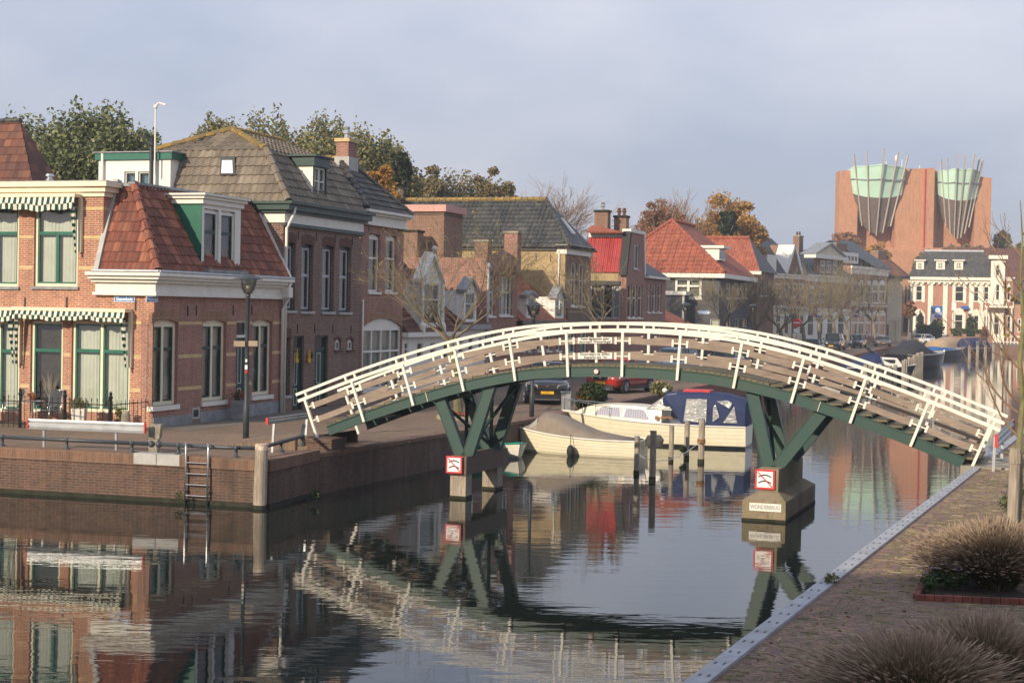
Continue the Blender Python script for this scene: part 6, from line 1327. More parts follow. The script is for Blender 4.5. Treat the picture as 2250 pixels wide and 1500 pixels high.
def limb(m, r, p, d, L, rad, dep, maxd, split=3, spread=.55, up=.12, n=5, shrink=.80, segs=3, wob=.16, tips=None, rmin=.005):
    rad = max(rad, rmin); pts = [p]; rr = [rad]
    for i in range(segs):
        d = (d + rv(r) * wob + Vector((0, 0, up))).normalized(); p = p + d * (L / segs); pts.append(p); rr.append(max(rmin * .7, rad * (1 - .42 * (i + 1) / segs)))
    m.tube(pts, rr, n if dep < 2 else (4 if dep < 3 else 3), cap=False)
    if tips is not None and dep >= maxd - 1: tips.append(p)
    if dep >= maxd: return
    for k in range(split if dep else split + 1):
        i = r.randint(max(1, segs - 2), segs) if k else segs
        ax = rv(r); nd = (d + ax * spread * (1 if k else .5)).normalized()
        limb(m, r, pts[i], nd, L * shrink * r.uniform(.75, 1.15), rr[i] * (.74 if k == 0 else .5), dep + 1, maxd, split, spread, up, n, shrink, segs, wob, tips, rmin)
def leaftree(label, px, ytop, D, hw, leaf, kind='round', seed=1, n=9000, sz=.16, base=1.0, ybot=None, bark='bark_grey', name='tree', cat='tree', group=None, see=1.0):
    r = random.Random(seed); top = atY(px, ytop, D); s = FPX / D; W = hw / s * (1.32 if kind == 'plume' else 1.12); H = top.z - base; t = thing(name, label, cat, (top.x, top.y, base), 0, group)
    cb = H * (.22 if kind == 'round' else .12) if ybot is None else max(.5, atY(px, ybot, D).z - base); cb = max(cb, H - W * (2.7 if kind == 'round' else 4.2)); m = mb(); k = H - cb
    tm = mb(); tips = []
    tm.tube([(0, 0, 0), (W * .03, 0, cb), (0, W * .05, cb + k * .6)], [max(.1, H * .022), H * .017, H * .006], 8)
    for i in range(9):
        a = i * 2.4 + r.random(); z = cb + k * (.02 + .5 * i / 9); q = Vector((cos(a), sin(a), .9 if kind == 'plume' else .55)).normalized()
        tm.tube([(0, 0, z), q * W * .5 + Vector((0, 0, z)), q * W * .85 + Vector((0, 0, z + k * .12))], [H * .009, H * .005, H * .002], 5)
    tm.build('trunk', bark, t)
    if kind == 'plume':
        leaves(m, r, (0, 0, cb + k * .40), (W * .85, W * .85, k * .42), int(n * .4), sz * 1.25, .45)
        N_ = int(26 + W * 9)
        for i in range(N_):
            a = i * 2.399; q = math.sqrt((i + .5) / N_); x, y = cos(a) * q * W, sin(a) * q * W
            zt = H * 1.0 - k * (.19 * q ** 2.2) - r.uniform(0, k * .10) ; hh = k * r.uniform(.16, .30); rw = W * r.uniform(.15, .28)
            zc = zt - hh
            leaves(m, r, (x, y, zc), (rw, rw, hh), int(n * .62 / N_), sz, .25)
            leaves(m, r, (x * 1.0, y * 1.0, cb + (zc - cb) * .5), (rw * 2.0, rw * 2.0, (zc - cb) * .55), int(n * .38 / N_), sz * 1.2, .3)
    else:
        leaves(m, r, (0, 0, cb + k * .46), (W * .74, W * .74, k * .42), int(n * .35), sz * 1.1, .45)
        N_ = int(44 + W * 7)
        for i in range(N_):
            d = rv(r).normalized(); q = r.uniform(.15, .86) ; c = (d.x * W * q * .92, d.y * W * q * .92, cb + k * .5 + d.z * k * .5 * q); rw = min(W, k * .6) * r.uniform(.16, .34) * (1.25 - .5 * q)
            leaves(m, r, c, (rw, rw, rw * .8), int(n / N_), sz, .35)
    m.build('crown', leaf, t, uv=False); return t
leaftree('green poplar at the far left behind the dark red roof', 60, 212, 84, 105, 'leaf_poplar', 'plume', 3, 46000, .125)
leaftree('tallest green poplar with silvery leaf tips left of the aerial mast', 205, 190, 80, 100, 'leaf_poplar', 'plume', 4, 52000, .125)
leaftree('smaller green poplar just left of the aerial mast', 310, 270, 96, 48, 'leaf_poplar', 'plume', 5, 18000, .125)
leaftree('green tree peeking over the left slope of the mossy roof ridge', 480, 238, 105, 48, 'leaf_green', 'plume', 6, 14000, .13)
leaftree('green tree behind the mossy ridge of the brown mansard roof', 600, 215, 104, 95, 'leaf_green', 'plume', 7, 42000, .13)
leaftree('yellow green tree behind the brick chimney with the shiny cowl', 730, 225, 102, 95, 'leaf_green', 'plume', 8, 42000, .13)
leaftree('green tree with outreaching branches right of the brick chimney', 835, 265, 104, 72, 'leaf_green', 'plume', 9, 30000, .13)
leaftree('dark conifer beside the orange shrub right of the chimney', 880, 325, 100, 32, 'leaf_dark', 'round', 10, 4500, .16)
leaftree('small orange autumn tree behind the dark pyramid roof', 838, 352, 92, 52, 'leaf_orange', 'round', 11, 9000, .12)
leaftree('brownish green tree behind the left end of the long grey roof', 945, 352, 125, 62, 'leaf_olive', 'round', 12, 12000, .14)
leaftree('thin olive tree behind the middle of the long grey roof', 1012, 348, 128, 52, 'leaf_olive', 'plume', 13, 8000, .13)
leaftree('round olive tree behind the right part of the long grey roof', 1085, 362, 128, 62, 'leaf_olive', 'round', 14, 11000, .14)
leaftree('large yellow orange autumn tree behind the orange hipped roof', 1598, 398, 172, 100, 'leaf_orange', 'round', 15, 20000, .19)
leaftree('dark green tree in the middle of the yellow autumn tree', 1600, 452, 166, 24, 'leaf_dark', 'round', 16, 3000, .22)
leaftree('rusty autumn tree left of the chimney flue on the orange roof', 1450, 410, 168, 66, 'leaf_rust', 'round', 17, 8000, .15)
leaftree('orange brown autumn tree in front of the big brick tower', 1858, 487, 300, 62, 'leaf_rust', 'round', 18, 7000, .42)
leaftree('autumn tree at the foot of the brick tower above the blue roof', 1925, 520, 296, 36, 'leaf_orange', 'round', 19, 3000, .42)
for i, (x, y, w_) in enumerate(((2040, 533, 34), (2090, 527, 36), (2140, 524, 40), (2190, 528, 38), (2240, 526, 36))):
    leaftree(('olive tree above the left end of the villa roof', 'low olive tree above the middle dormers of the villa', 'green tree above the right part of the villa roof', 'olive tree above the white tower bay of the villa', 'olive tree at the right edge above the long brown roof')[i], x, y, 311, w_, 'leaf_olive', 'round', 30 + i, 2600, .45, group='trees between the villa and the brick tower')
leaftree('slender upright tree on the horizon right of the brick tower', 2203, 500, 330, 13, 'leaf_olive', 'plume', 41, 900, .4)
# bare trees
def baretree(label, px, ybase, ytop, seed, bark, twig, lean=(0, 0), split=3, maxd=4, spread=.6, trunk=.3, rad=.12, tw=None, zb=1.0, name='bare_tree', up=.1, leaf=None, D=None, nleaf=0, wob=.16, group=None):
    r = random.Random(seed); p = atz(px, ybase, zb) if D is None else atY(px, 700, D); D = p.y; top = atY(px, ytop, D); H = top.z - zb
    t = thing(name, label, 'tree', (p.x, p.y, zb), 0, group); m = mb(); tips = []
    tp = [Vector((0, 0, 0)), Vector((lean[0] * .4, lean[1] * .4, H * trunk * .5)), Vector((lean[0], lean[1], H * trunk))]
    m.tube(tp, [rad * 1.25, rad, rad * .85], 8)
    m.build('trunk', bark, t); m = mb()
    for k in range(split + 1):
        a = 2 * pi * k / (split + 1) + r.random(); d = Vector((cos(a) * spread * .9, sin(a) * spread * .9, 1)).normalized()
        limb(m, r, tp[-1] - Vector((0, 0, .1)), d, H * (1 - trunk) * .42, rad * .5, 0, maxd, split, spread, up, tips=tips, wob=wob, rmin=D * 1.05e-4)
    mz = max(v.z for v in m.v); k_ = (H - tp[-1].z) / max(.1, mz - tp[-1].z)
    for v in m.v: v.z = tp[-1].z + (v.z - tp[-1].z) * k_
    m.build('crown', twig, t, uv=False)
    if nleaf:
        q = mb()
        for _ in range(nleaf):
            c = r.choice(tips); c = Vector((c.x, c.y, tp[-1].z + (c.z - tp[-1].z) * k_)); leaves(q, r, c, (.25, .25, .25), 1, .05, .5)
        q.build('leaves', leaf, t, uv=False)
    return t
leafm('leaf_yellow', [(0.35, 0.28, 0.04), (0.28, 0.25, 0.05), (0.20, 0.20, 0.05)])
baretree('bare lime tree with a few yellow leaves in front of the white dormers', 1008, 915, 452, 21, 'bark_olive', 'twig_olive', (-.35, 0), 3, 5, .85, .36, .13, wob=.26, up=.05, leaf='leaf_yellow', nleaf=260)
baretree('pale bare tree in front of the red sheet roof', 1312, 852, 512, 22, 'bark_olive', 'twig_olive', (0.05, 0), 3, 4, .85, .40, .11, wob=.24, up=.05, leaf='leaf_yellow', nleaf=60)
baretree('bare tree in front of the grey rendered wall', 1592, 800, 590, 23, 'bark_olive', 'twig_olive', (0, 0), 3, 4, .6, .42, .13, D=112)
baretree('leafless birch with drooping brown twigs behind the grey roof', 1178, 700, 376, 24, 'bark_grey', 'twig_birch', (0, 0), 3, 5, .5, .45, .16, D=118, up=-.02)
baretree('small drooping birch right of the long grey roof', 1238, 700, 418, 25, 'bark_grey', 'twig_birch', (0, 0), 3, 5, .5, .5, .12, D=116, up=-.06)
baretree('bare brown tree beside the rusty autumn tree', 1500, 700, 405, 26, 'bark_grey', 'twig_birch', (0, 0), 3, 5, .5, .5, .16, D=170)
baretree('small bare tree behind the chimneys of the red sheet roof house', 1285, 700, 490, 61, 'bark_grey', 'twig_olive', (0, 0), 3, 4, .5, .5, .1, D=150)
sr = [(1668, 138, 592), (1721, 146, 588), (1770, 154, 570), (1803, 163, 560), (1838, 172, 560), (1867, 182, 575), (1924, 204, 585)]
lab = ['first bare street tree of the far quay row, left of the no entry sign', 'second bare street tree of the far quay row, beside the two walkers', 'thick forked bare street tree just right of the no entry sign', 'bare street tree with crooked trunk behind the black van', 'bare street tree behind the roof of the black van', 'bare street tree behind the dark blue car', 'last bare street tree of the far row, before the arched white windows']
for i, (x, D_, yt_) in enumerate(sr):
    baretree(lab[i], x, 0, yt_, 70 + i, 'bark_grey', 'twig_olive', (rnd.uniform(-.4, .4), 0), 3, 4, .95, .30, .2, D=D_, group='bare street trees along the far quay', name='street_tree')
# dark red small tree near the cream corner house
leaftree('small dark red leaved tree before the grey gable of the cream corner house', 1998, 655, 226, 16, 'leaf_rust', 'round', 55, 700, .3, ybot=720)
# young tree with stake at the right edge
yt = thing('young_tree', 'thin mossy young tree tied to a post at the right edge', 'tree', atz(2233, 1178, ZR)); r = random.Random(5); D_ = yt.location.y; H = atY(2228, 440, D_).z - ZR
m = mb(); m.tube([(0, 0, 0), (.03, 0, H * .14), (.01, 0, H * .28), (.05, 0, H * .40), (-.01, .02, H * .52), (.03, 0, H * .64), (-.04, 0, H * .76), (-.02, 0, H * .88), (-.07, 0, H)], [.062, .055, .048, .046, .040, .034, .024, .015, .007], 8).build('trunk', 'bark_moss', yt)
m = mb()
for z, a, L in ((.30, 2.9, 1.0), (.34, .4, .7), (.40, 3.3, .9), (.46, -.3, .6), (.50, 2.7, .8), (.55, .3, .55), (.62, 3.4, .6), (.70, 2.8, .5), (.76, .2, .45), (.83, 3.1, .5), (.90, .4, .3), (.37, 3.0, 1.1), (.44, .5, .8), (.58, 2.9, .9), (.66, .3, .6), (.73, 3.2, .7)):
    limb(m, r, Vector((-.02, 0, H * z)), Vector((cos(a), sin(a) * .5, .75)).normalized(), L * .62, .020, 0, 3, 2, .65, .10, 5, .78, 3, .22, rmin=.0045)
m.build('branches', 'twig_birch', yt, uv=False)
q = mb()
for x, y in ((2226, 660), (2233, 655), (2218, 637), (2222, 668), (2212, 735)): p = atY(x, y, D_) - yt.location; leaves(q, r, p, (.03, .03, .03), 3, .055, .3)
q.build('leaves', 'leaf_yellow', yt, uv=False)
p = atz(2232, 1182, ZR); st_ = thing('tree_stake', 'weathered timber stake with strap beside the thin young tree', 'stake', (p.x - .10, p.y - .12, ZR)); hz = atY(2235, 985, p.y).z - ZR
mb().tube([(0, 0, 0), (0.02, 0, hz)], .085, 10).build('post', 'pile_wood', st_); mb().tube([(0.02, 0, hz - .22), (.02, 0, hz - .06)], .095, 10).build('strap', 'pile_wood', st_)
# hedges and bushes by the villa
def bush(label, x, ytop, ybase, hw, D, leaf='leaf_hedge', n=1500, sz=.22, seed=1, box=False, name='bush', zb=1.0, group=None):
    r = random.Random(seed); p = atY(x, ybase, D); t = thing(name, label, name, (p.x, p.y, zb), 0, group); s = FPX / D; W = hw / s; H = max(.4, atY(x, ytop, D).z - zb); m = mb()
    if box:
        for _ in range(n):
            f = r.choice((0, 1, 1, 2)); c = (r.uniform(-W, W), -.8 if f < 2 else r.uniform(-.8, .8), r.uniform(.05, H) if f < 2 else H); leaves(m, r, c, (.1, .1, .1), 1, sz)
        mb().box(-W + .1, -.7, 0, W - .1, .7, H - .1).build('core', leaf, t)
    else:
        for k in range(9): d = rv(r); leaves(m, r, (d.x * W * .5, d.y * W * .5, H * .5 + d.z * H * .18), (W * .6, W * .6, H * .48), n // 9, sz, .2)
        mb().tube([(0, 0, 0), (0, 0, H * .6)], W * .08, 6).build('stem', 'bark_grey', t)
    m.build('foliage', leaf, t, uv=False); return t
bush('round clipped dark hedge dome below the blue banner', 2058, 703, 745, 22, 250, n=2200, seed=1); bush('square clipped hedge left of the dome hedge', 2028, 716, 745, 14, 249, n=900, box=True, seed=2)
bush('tall dark green shrub left of the villa pilaster', 2133, 692, 745, 14, 255, n=1500, seed=3); bush('low clipped hedge behind the garden wall below the arched door', 2108, 724, 745, 18, 248, n=1000, box=True, seed=4)
bush('low clipped hedge on the right part of the garden wall', 2150, 726, 745, 18, 248, n=1000, box=True, seed=5); bush('reddish shrub before the villa beside the balcony', 2163, 715, 748, 9, 238, 'leaf_rust', n=600, seed=6)
bush('light green shrub between the cream corner house and the villa', 2022, 690, 745, 8, 256, 'leaf_green', n=700, seed=7)
bush('olive shrub on the quay between the silver car and the white car', 2012, 745, 768, 14, 190, 'leaf_olive', n=900, seed=8, sz=.15)
b = bush('large quayside bush between the dark car and the red car', 1295, 842, 902, 42, 60, 'leaf_hedge', n=6000, seed=9, sz=.07)
bush('low yellowish bush right of the red car', 1452, 838, 862, 26, 72, 'leaf_green', n=1800, seed=12, sz=.09)
q = mb(); r = random.Random(8)
for _ in range(60): d = rv(r).normalized(); q.ball((d.x * .55, -abs(d.y) * .6, .55 + d.z * .4), .02, 5, 3)
q.build('berries', 'red_paint', b)
# ================================================================ BOATS
paint('hull_cream', (0.82, 0.76, 0.58), .3, .06); paint('hull_black', (0.012, 0.014, 0.02), .25, .2); paint('hull_navy', (0.02, 0.025, 0.05), .3, .2); paint('hull_white', (0.75, 0.73, 0.66), .3, .06)
paint('canvas_taupe', (0.23, 0.19, 0.15), .85, .12); paint('canvas_navy', (0.012, 0.025, 0.09), .75, .15); paint('canvas_black', (0.025, 0.027, 0.035), .8, .2); paint('canvas_tan', (0.42, 0.30, 0.19), .85, .1); paint('canvas_blue', (0.02, 0.12, 0.35), .8, .1)
paint('teal_paint', (0.01, 0.28, 0.20), .4, .15); plainm('clear_vinyl', (0.52, 0.52, 0.50), .12, .35); wood('varnish', (0.28, 0.12, 0.04), (0.42, 0.20, 0.07), .35)
def vinyl():
    m, n, l, b = nmat('vinyl'); b.inputs['Base Color'].default_value = (.5, .5, .47, 1); b.inputs['Metallic'].default_value = .6; b.inputs['Roughness'].default_value = .12
    v = uvnode(n, l, (1.0, 1, 9), obj=True); bump(n, l, b, noise(n, l, v, 3.5, 4, .6), .05, 1.0)
vinyl()
class Boat:
    """x: 0 stern .. L bow; z 0 waterline"""
    def __init__(s, name, label, cat, L, B, fb, fbow, hullmat, stern, bow, deck='hull_cream', strakes=5, rub='white_paint', draft=.25, full=.42, trans=.8, group=None):
        stern = Vector(stern); bow = Vector(bow); d = bow - stern; s.rot = math.atan2(d.y, d.x); s.L = L; s.B = B; s.fb = fb; s.fbow = fbow; s.trans = trans
        s.e = thing(name, label, cat, (stern.x, stern.y, 0), s.rot, group); N_ = 22; rings = []
        for i in range(N_ + 1):
            x = i / N_; rings.append(s.ring(x, draft))
        s.hull = mb().loft(rings, closed=False, caps=False).face(*rings[0]).build('hull', hullmat, s.e, smooth=True)
        for p in s.hull.data.polygons: p.use_smooth = True
        m = mb()
        for i in range(N_):
            a, b = s.sheer(i / N_), s.sheer((i + 1) / N_)
            m.face((a[0], -a[1] + .0, a[2] - .03), (b[0], -b[1], b[2] - .03), (b[0], b[1], b[2] - .03), (a[0], a[1], a[2] - .03))
        m.build('deck', deck, s.e)
        for sd in (-1, 1):
            mb().tube([(q[0] + (.02 if i == N_ else 0), q[1] * sd + .01 * sd, q[2]) for i in range(N_ + 1) for q in (s.sheer(i / N_),)], .028, 6).build('rub_rail', rub, s.e)
            for k in range(1, strakes):
                pts = []
                for i in range(N_ + 1):
                    r_ = s.ring(i / N_, draft); f = k / strakes; j = f * 4; jj = int(j); t = j - jj; o = r_ if sd > 0 else r_[::-1]; p = Vector(o[jj]).lerp(Vector(o[min(jj + 1, len(o) - 1)]), t); pts.append(p + Vector((0, .004 * sd, 0)))
                mb().tube(pts, .008, 4).build('plank_line', hullmat, s.hull) if strakes > 2 else None
    def hb(s, x): 
        t = s.trans; return s.B / 2 * ((t + (1 - t) * sin(min(1, x / .4) * pi / 2)) if x < .4 else (max(0.0, 1 - ((x - .4) / .6) ** 2.3)))
    def sheer(s, x): return (s.L * x, max(.012, s.hb(x)), s.fb + (s.fbow - s.fb) * max(0, (x - .15) / .85) ** 2)
    def ring(s, x, draft):
        X, b, z = s.sheer(x); bw = b * (.86 - .35 * x ** 2); rake = (s.L * .085) * max(0, (x - .6) / .4) ** 2
        pts = []
        for k in range(5):
            f = k / 4; zz = z + (-.02 - z) * f; bb = b + (bw - b) * f ** 1.3; pts.append((X - rake * f, bb, zz))
        dr = draft * (1 - x ** 3); pts.append((X - rake * 1.2, bw * .5, -dr))
        return pts + [(X - rake * 1.25, 0, -dr * 1.3)] + [(p[0], -p[1], p[2]) for p in pts[::-1]]
    def cover(s, prof, mat, name='canopy', inset=.02, parent=None, flat=.0, n=14, edge=.0):
        """prof: list of (x fraction, ridge height above sheer, shoulder)"""
        rings = []
        for x, h, sh in prof:
            X, b, z = s.sheer(x); b = max(.02, b - inset + .03); r_ = []
            for k in range(n + 1):
                a = pi * k / n; yy = cos(a); zz = sin(a) ** (sh)
                r_.append((X, b * (abs(yy) ** (.75 if h > .3 else 1)) * (1 if yy > 0 else -1) * (1 - .12 * zz), z + edge + h * zz))
            rings.append(r_)
        o = mb().loft(rings, closed=False, caps=True).build(name, mat, parent or s.e, smooth=True); return o
def mooring(pts, name='mooring_line', label=None):
    pts = [Vector(p) for p in pts]; k = []
    for i in range(9): f = i / 8; p = pts[0].lerp(pts[1], f); p.z -= .18 * sin(pi * f); k.append(p)
    o = mb().tube(k, .012, 4).build(name, 'white_paint'); tag(o, label, 'rope'); return o
# small open boat with taupe cover
st_p = atz(1405, 1004, 0); bw_p = atz(1150, 990, 0); d_ = (bw_p - st_p); bw_p += Vector((-.32, .05, 0)); st_p -= d_.normalized() * .1; L = d_.length * 1.12
b1 = Boat('open_boat', 'small cream lapstrake boat with a taupe cover, black fender and outboard motor', 'boat', L, 1.75, .56, .86, 'hull_cream', st_p, bw_p, strakes=6, full=.5)
b1.cover([(.04, .02, 1), (.18, .10, 1), (.34, .22, .9), (.48, .42, .8), (.60, .62, .6), (.70, .66, .5), (.735, .64, .5), (.80, .36, .7), (.86, .13, .9), (.91, .02, 1)], 'canvas_taupe')
for sd in (1,):
    X0, b0, z0 = b1.sheer(.775); m = mb()
    for s_ in (1, -1):
        q = [b1.sheer(f) for f in (.765, .835)]
        mb().face((q[0][0], s_ * (q[0][1] * .93 + .03), q[0][2] + .10), (q[1][0] + .02, s_ * (q[1][1] * .84 + .05), q[1][2] + .07), (q[0][0] - .02, s_ * (q[0][1] * .78 + .05), q[0][2] + .47)).build('cover_window', 'clear_vinyl', b1.e)
X, bb, z = b1.sheer(.47)
f_ = mb().ball((0, 0, 0), .13, 12, 8, (1, 1, 1.7)).tube([(0, 0, .2), (0, 0, .55)], .012, 5).build('fender', 'rubber', b1.e); f_.location = (X, bb + .12, .16)
mo = mb().add([(-.15, -.17, .38), (-.62, -.17, .38), (-.68, -.15, .60), (-.55, -.13, .76), (-.2, -.13, .74), (-.12, -.15, .6), (-.15, .17, .38), (-.62, .17, .38), (-.68, .15, .60), (-.55, .13, .76), (-.2, .13, .74), (-.12, .15, .6)],
          [(0, 1, 2, 3, 4, 5), (11, 10, 9, 8, 7, 6)] + [(i, 6 + i, 6 + (i + 1) % 6, (i + 1) % 6) for i in range(6)]).build('outboard_motor', 'black_gloss', b1.e)
mb().tube([(-.36, 0, .4), (-.34, 0, -.1)], [.12, .07], 8).build('motor_leg', 'black_gloss', mo); mb().box(-.5, -.135, .52, -.25, -.13, .6).build('motor_stripe', 'white_paint', mo)
for k in (.955, .9): q = b1.sheer(k); mb().tube([(q[0], -q[1] * .6, q[2]), (q[0], -q[1] * .6, q[2] + .1), (q[0] + .12, -q[1] * .5, q[2] + .1)], .012, 5).build('cleat', 'steel', b1.e)
# cabin cruiser
st_p = atz(1648, 984, 0) + Vector((0, .3, 0)); bw_p = Vector((1.95, 58.0, 0)); d_ = bw_p - st_p; L = d_.length
b2 = Boat('cabin_cruiser', 'cream cabin cruiser with navy blue canopy, curtained cabin windows and bow rail', 'boat', L, 2.5, .78, 1.08, 'hull_cream', st_p, bw_p, strakes=6, rub='white_paint', trans=.82)
mb().loft([[(q[0] + .0, q[1] * .93 * s_, z_) for (s_, z_) in ((1, .09), (1, -.05), (-1, -.05), (-1, .09))] for q in [b2.sheer(i / 14) for i in range(13)]]).build('boot_stripe', 'hull_black', b2.e)
def cabring(x, w, z): X, b, zs = b2.sheer(x); return [(X, b * .82, zs - .02), (X, b * w, zs + z), (X, -b * w, zs + z), (X, -b * .82, zs - .02)]
cab = mb().loft([cabring(.44, .74, .48), cabring(.6, .70, .52), cabring(.72, .66, .48), cabring(.82, .62, .38), cabring(.88, .56, .22), cabring(.93, .4, .02)]).build('cabin', 'hull_cream', b2.e)
def cabp(x, f, s_=1, off=.012):
    off += .035
    X, b, zs = b2.sheer(x); h = .5 if x < .76 else .40; w = .72 + (.62 - .72) * max(0, min(1, (x - .5) / .32)); y = b * (.82 + (w - .82) * f) + off; return (X, s_ * y, zs - .02 + (h + .02) * f)
for s_ in (1, -1):
    for xa_, xb_, xc_, xd_ in ((.50, .645, .63, .535), (.66, .81, .775, .67)):
        w0 = mb().face(cabp(xa_ - .01, .14, s_, .008), cabp(xb_ + .012, .14, s_, .008), cabp(xc_ + .012, .9, s_, .008), cabp(xd_ - .01, .9, s_, .008)).build('cabin_window', 'white_paint', cab)
        mb().face(cabp(xa_, .2, s_, .016), cabp(xb_, .2, s_, .016), cabp(xc_, .84, s_, .016), cabp(xd_, .84, s_, .016)).build('curtain', 'lilac_curtain' if 'lilac_curtain' in MATS else stripe_mat('lilac_curtain', (.30, .30, .38), (.42, .42, .48), .09) or 'lilac_curtain', w0)
X, b, zs = b2.sheer(.42); hd = mb().tube([(X + 1.3, 0, zs + .52), (X + 1.3, 0, zs + .545)], .26, 4).build('hatch', 'grey_paint', cab)
# windscreen and canopy
wsx = b2.sheer(.50); wtx = b2.sheer(.42)
for s_ in (1, -1):
    mb().face((wsx[0] + .15, s_ * wsx[1] * .74, wsx[2] + .46), (wtx[0] - .25, s_ * wtx[1] * .80, wtx[2] + .46), (wtx[0] - .35, s_ * wtx[1] * .72, wtx[2] + 1.02), (wtx[0] - .02, s_ * wtx[1] * .66, wtx[2] + 1.0)).build('windscreen_side', 'vinyl', b2.e)
mb().face((wsx[0] + .15, wsx[1] * .74, wsx[2] + .46), (wsx[0] + .15, -wsx[1] * .74, wsx[2] + .46), (wtx[0] - .02, -wtx[1] * .66, wtx[2] + 1.0), (wtx[0] - .02, wtx[1] * .66, wtx[2] + 1.0)).build('windscreen', 'glass', b2.e)
for s_ in (1, -1): mb().tube([(wsx[0] + .15, s_ * wsx[1] * .74, wsx[2] + .46), (wtx[0] - .02, s_ * wtx[1] * .66, wtx[2] + 1.0), (wtx[0] - .4, s_ * wtx[1] * .68, wtx[2] + 1.06)], .022, 6).build('windscreen_frame', 'steel', b2.e)
def canr(x, z, w=.9, zb=0.0): X, b, zs = b2.sheer(x); b = b * w; return [(X, b, zs + zb), (X, b * .96, zs + z * .6), (X, b * .84, zs + z * .93), (X, b * .45, zs + z), (X, -b * .45, zs + z), (X, -b * .84, zs + z * .93), (X, -b * .96, zs + z * .6), (X, -b, zs + zb)]
can = mb().loft([canr(.005, .88, .98), canr(.03, .96, .98), canr(.12, 1.12, .96), canr(.24, 1.16, .95), canr(.33, 1.14, .93, .05), canr(.385, 1.10, .90, .55), canr(.43, 1.06, .88, .93)]).build('canopy', 'canvas_navy', b2.e)
for s_ in (1, -1):
    for poly in (((.20, .12), (.318, .12), (.305, .84), (.20, .86)), ((.045, .12), (.115, .12), (.06, .66)), ((.135, .30), (.168, .14), (.168, .60), (.155, .72)), ((.085, .58), (.150, .80), (.10, .84), (.07, .76))):
        pts = []
        for x, f in poly:
            X, b, zs = b2.sheer(x); zz = 1.10 * f; y = b * (.96 - .05 * f) + .035 if f < .62 else b * (.93 - .22 * (f - .62)) + .04; pts.append((X, s_ * y, zs + zz))
        mb().face(*pts).build('canopy_window', 'vinyl', can)
mb().box(b2.sheer(.20)[0], -.5, b2.sheer(.12)[2] + 1.15, b2.sheer(.34)[0], .5, b2.sheer(.12)[2] + 1.22).build('cushion', 'red_paint', can)
mb().ball((b2.sheer(.45)[0], 0, b2.sheer(.45)[2] + 1.12), .10, sc=(1, 1, .9)).build('lamp', 'white_paint', b2.e)
rp_ = [b2.sheer(x) for x in (.72, .8, .88, .95, .995)]
for s_ in (1, -1):
    mb().tube([(rp_[0][0], s_ * rp_[0][1] * .9, rp_[0][2])] + [(p[0], s_ * p[1] * .88, p[2] + .42) for p in rp_], .014, 5).build('bow_rail', 'steel', b2.e)
    for p in rp_[1:]: mb().tube([(p[0], s_ * p[1] * .88, p[2]), (p[0], s_ * p[1] * .88, p[2] + .42)], .012, 5).build('rail_stanchion', 'steel', b2.e)
X, b, zs = b2.sheer(.46); mb().box(X - .05, b * .86, zs + .1, X + .07, b * .9, zs + .26).build('side_lamp', 'varnish', b2.e)
text('Geertje', .16, 'lettering', 'varnish', b2.e, (b2.sheer(.40)[0] + .1, b2.sheer(.3)[1] * .84 + .05, zs + .22), (pi / 2, 0, pi), .002)
# mooring piles in front of the boats
for i, (x, yt, yb, rr, lb) in enumerate(((1398, 960, 1042, .085, 'front left grey mooring pile at the stern of the small boat'), (1433, 948, 1056, .10, 'mooring pile beside the black outboard motor'), (1474, 937, 1012, .085, 'middle mooring pile in front of the cream cruiser'), (1508, 925, 1007, .095, 'mooring pile with a green moss tuft in front of the cream cruiser'), (1540, 921, 1016, .11, 'thick mooring pile wrapped in rope at the right of the group'))):
    p = atz(x, yb, 0); h = atY(x, yt, p.y).z; t = thing('mooring_pile', lb, 'pile', (p.x, p.y, 0), 0, 'mooring piles in front of the cream boats')
    mb().tube([(0, 0, -.5), (.01, 0, h)], rr * .92, 12).build('pile', 'pile_wood', t); mb().tube([(0, 0, h), (0.0, 0, h + .03)], rr * .96, 12).build('pile_cap', 'lead_grey', t); mb().tube([(0, 0, -.3), (0, 0, .12)], rr * 1.0, 12).build('wet_band', 'moss', t)
    if i == 3: q = mb(); leaves(q, random.Random(2), (-.12, -.1, .3), (.14, .1, .16), 160, .04); q.build('moss_tuft', 'leaf_hedge', t, uv=False)
    if i == 4: q = mb(); [q.tube([(cos(a) * rr * 1.1, sin(a) * rr * 1.1, zz) for a in [2 * pi * k / 12 for k in range(13)]], .018, 5) for zz in (.62, .66, .70, .74)]; q.build('rope_wrap', 'varnish', t)
pl = {i: o for i, o in enumerate([o for o in bpy.data.objects if o.name.startswith('mooring_pile')])}
mooring([pl[1].location + Vector((0, 0, .62)), b1.e.matrix_world @ Vector((0.1, 0, .5)) if False else Matrix.Translation(b1.e.location) @ Matrix.Rotation(b1.rot, 4, 'Z') @ Vector((.2, .5, .48))], label='white rope from the small boat stern to the nearest pile')
mooring([pl[4].location + Vector((0, 0, .7)), pl[1].location + Vector((0, 0, .55))], label='slack white rope between the mooring piles')
# teal dinghies under the left legs
b3 = Boat('dinghy', 'round bowed teal dinghy under the left bridge legs', 'dinghy', 3.2, 1.4, .38, .55, 'teal_paint', (-2.9, 50.9, 0), (-0.55, 49.2, 0), deck='teal_paint', strakes=2, rub='teal_paint')
b4 = Boat('dinghy', 'open white dinghy with teal gunwale behind the left bridge legs', 'dinghy', 2.8, 1.25, .36, .52, 'hull_white', (-.6, 52.6, 0), (.25, 50.2, 0), deck='grey_paint', strakes=2, rub='teal_paint')
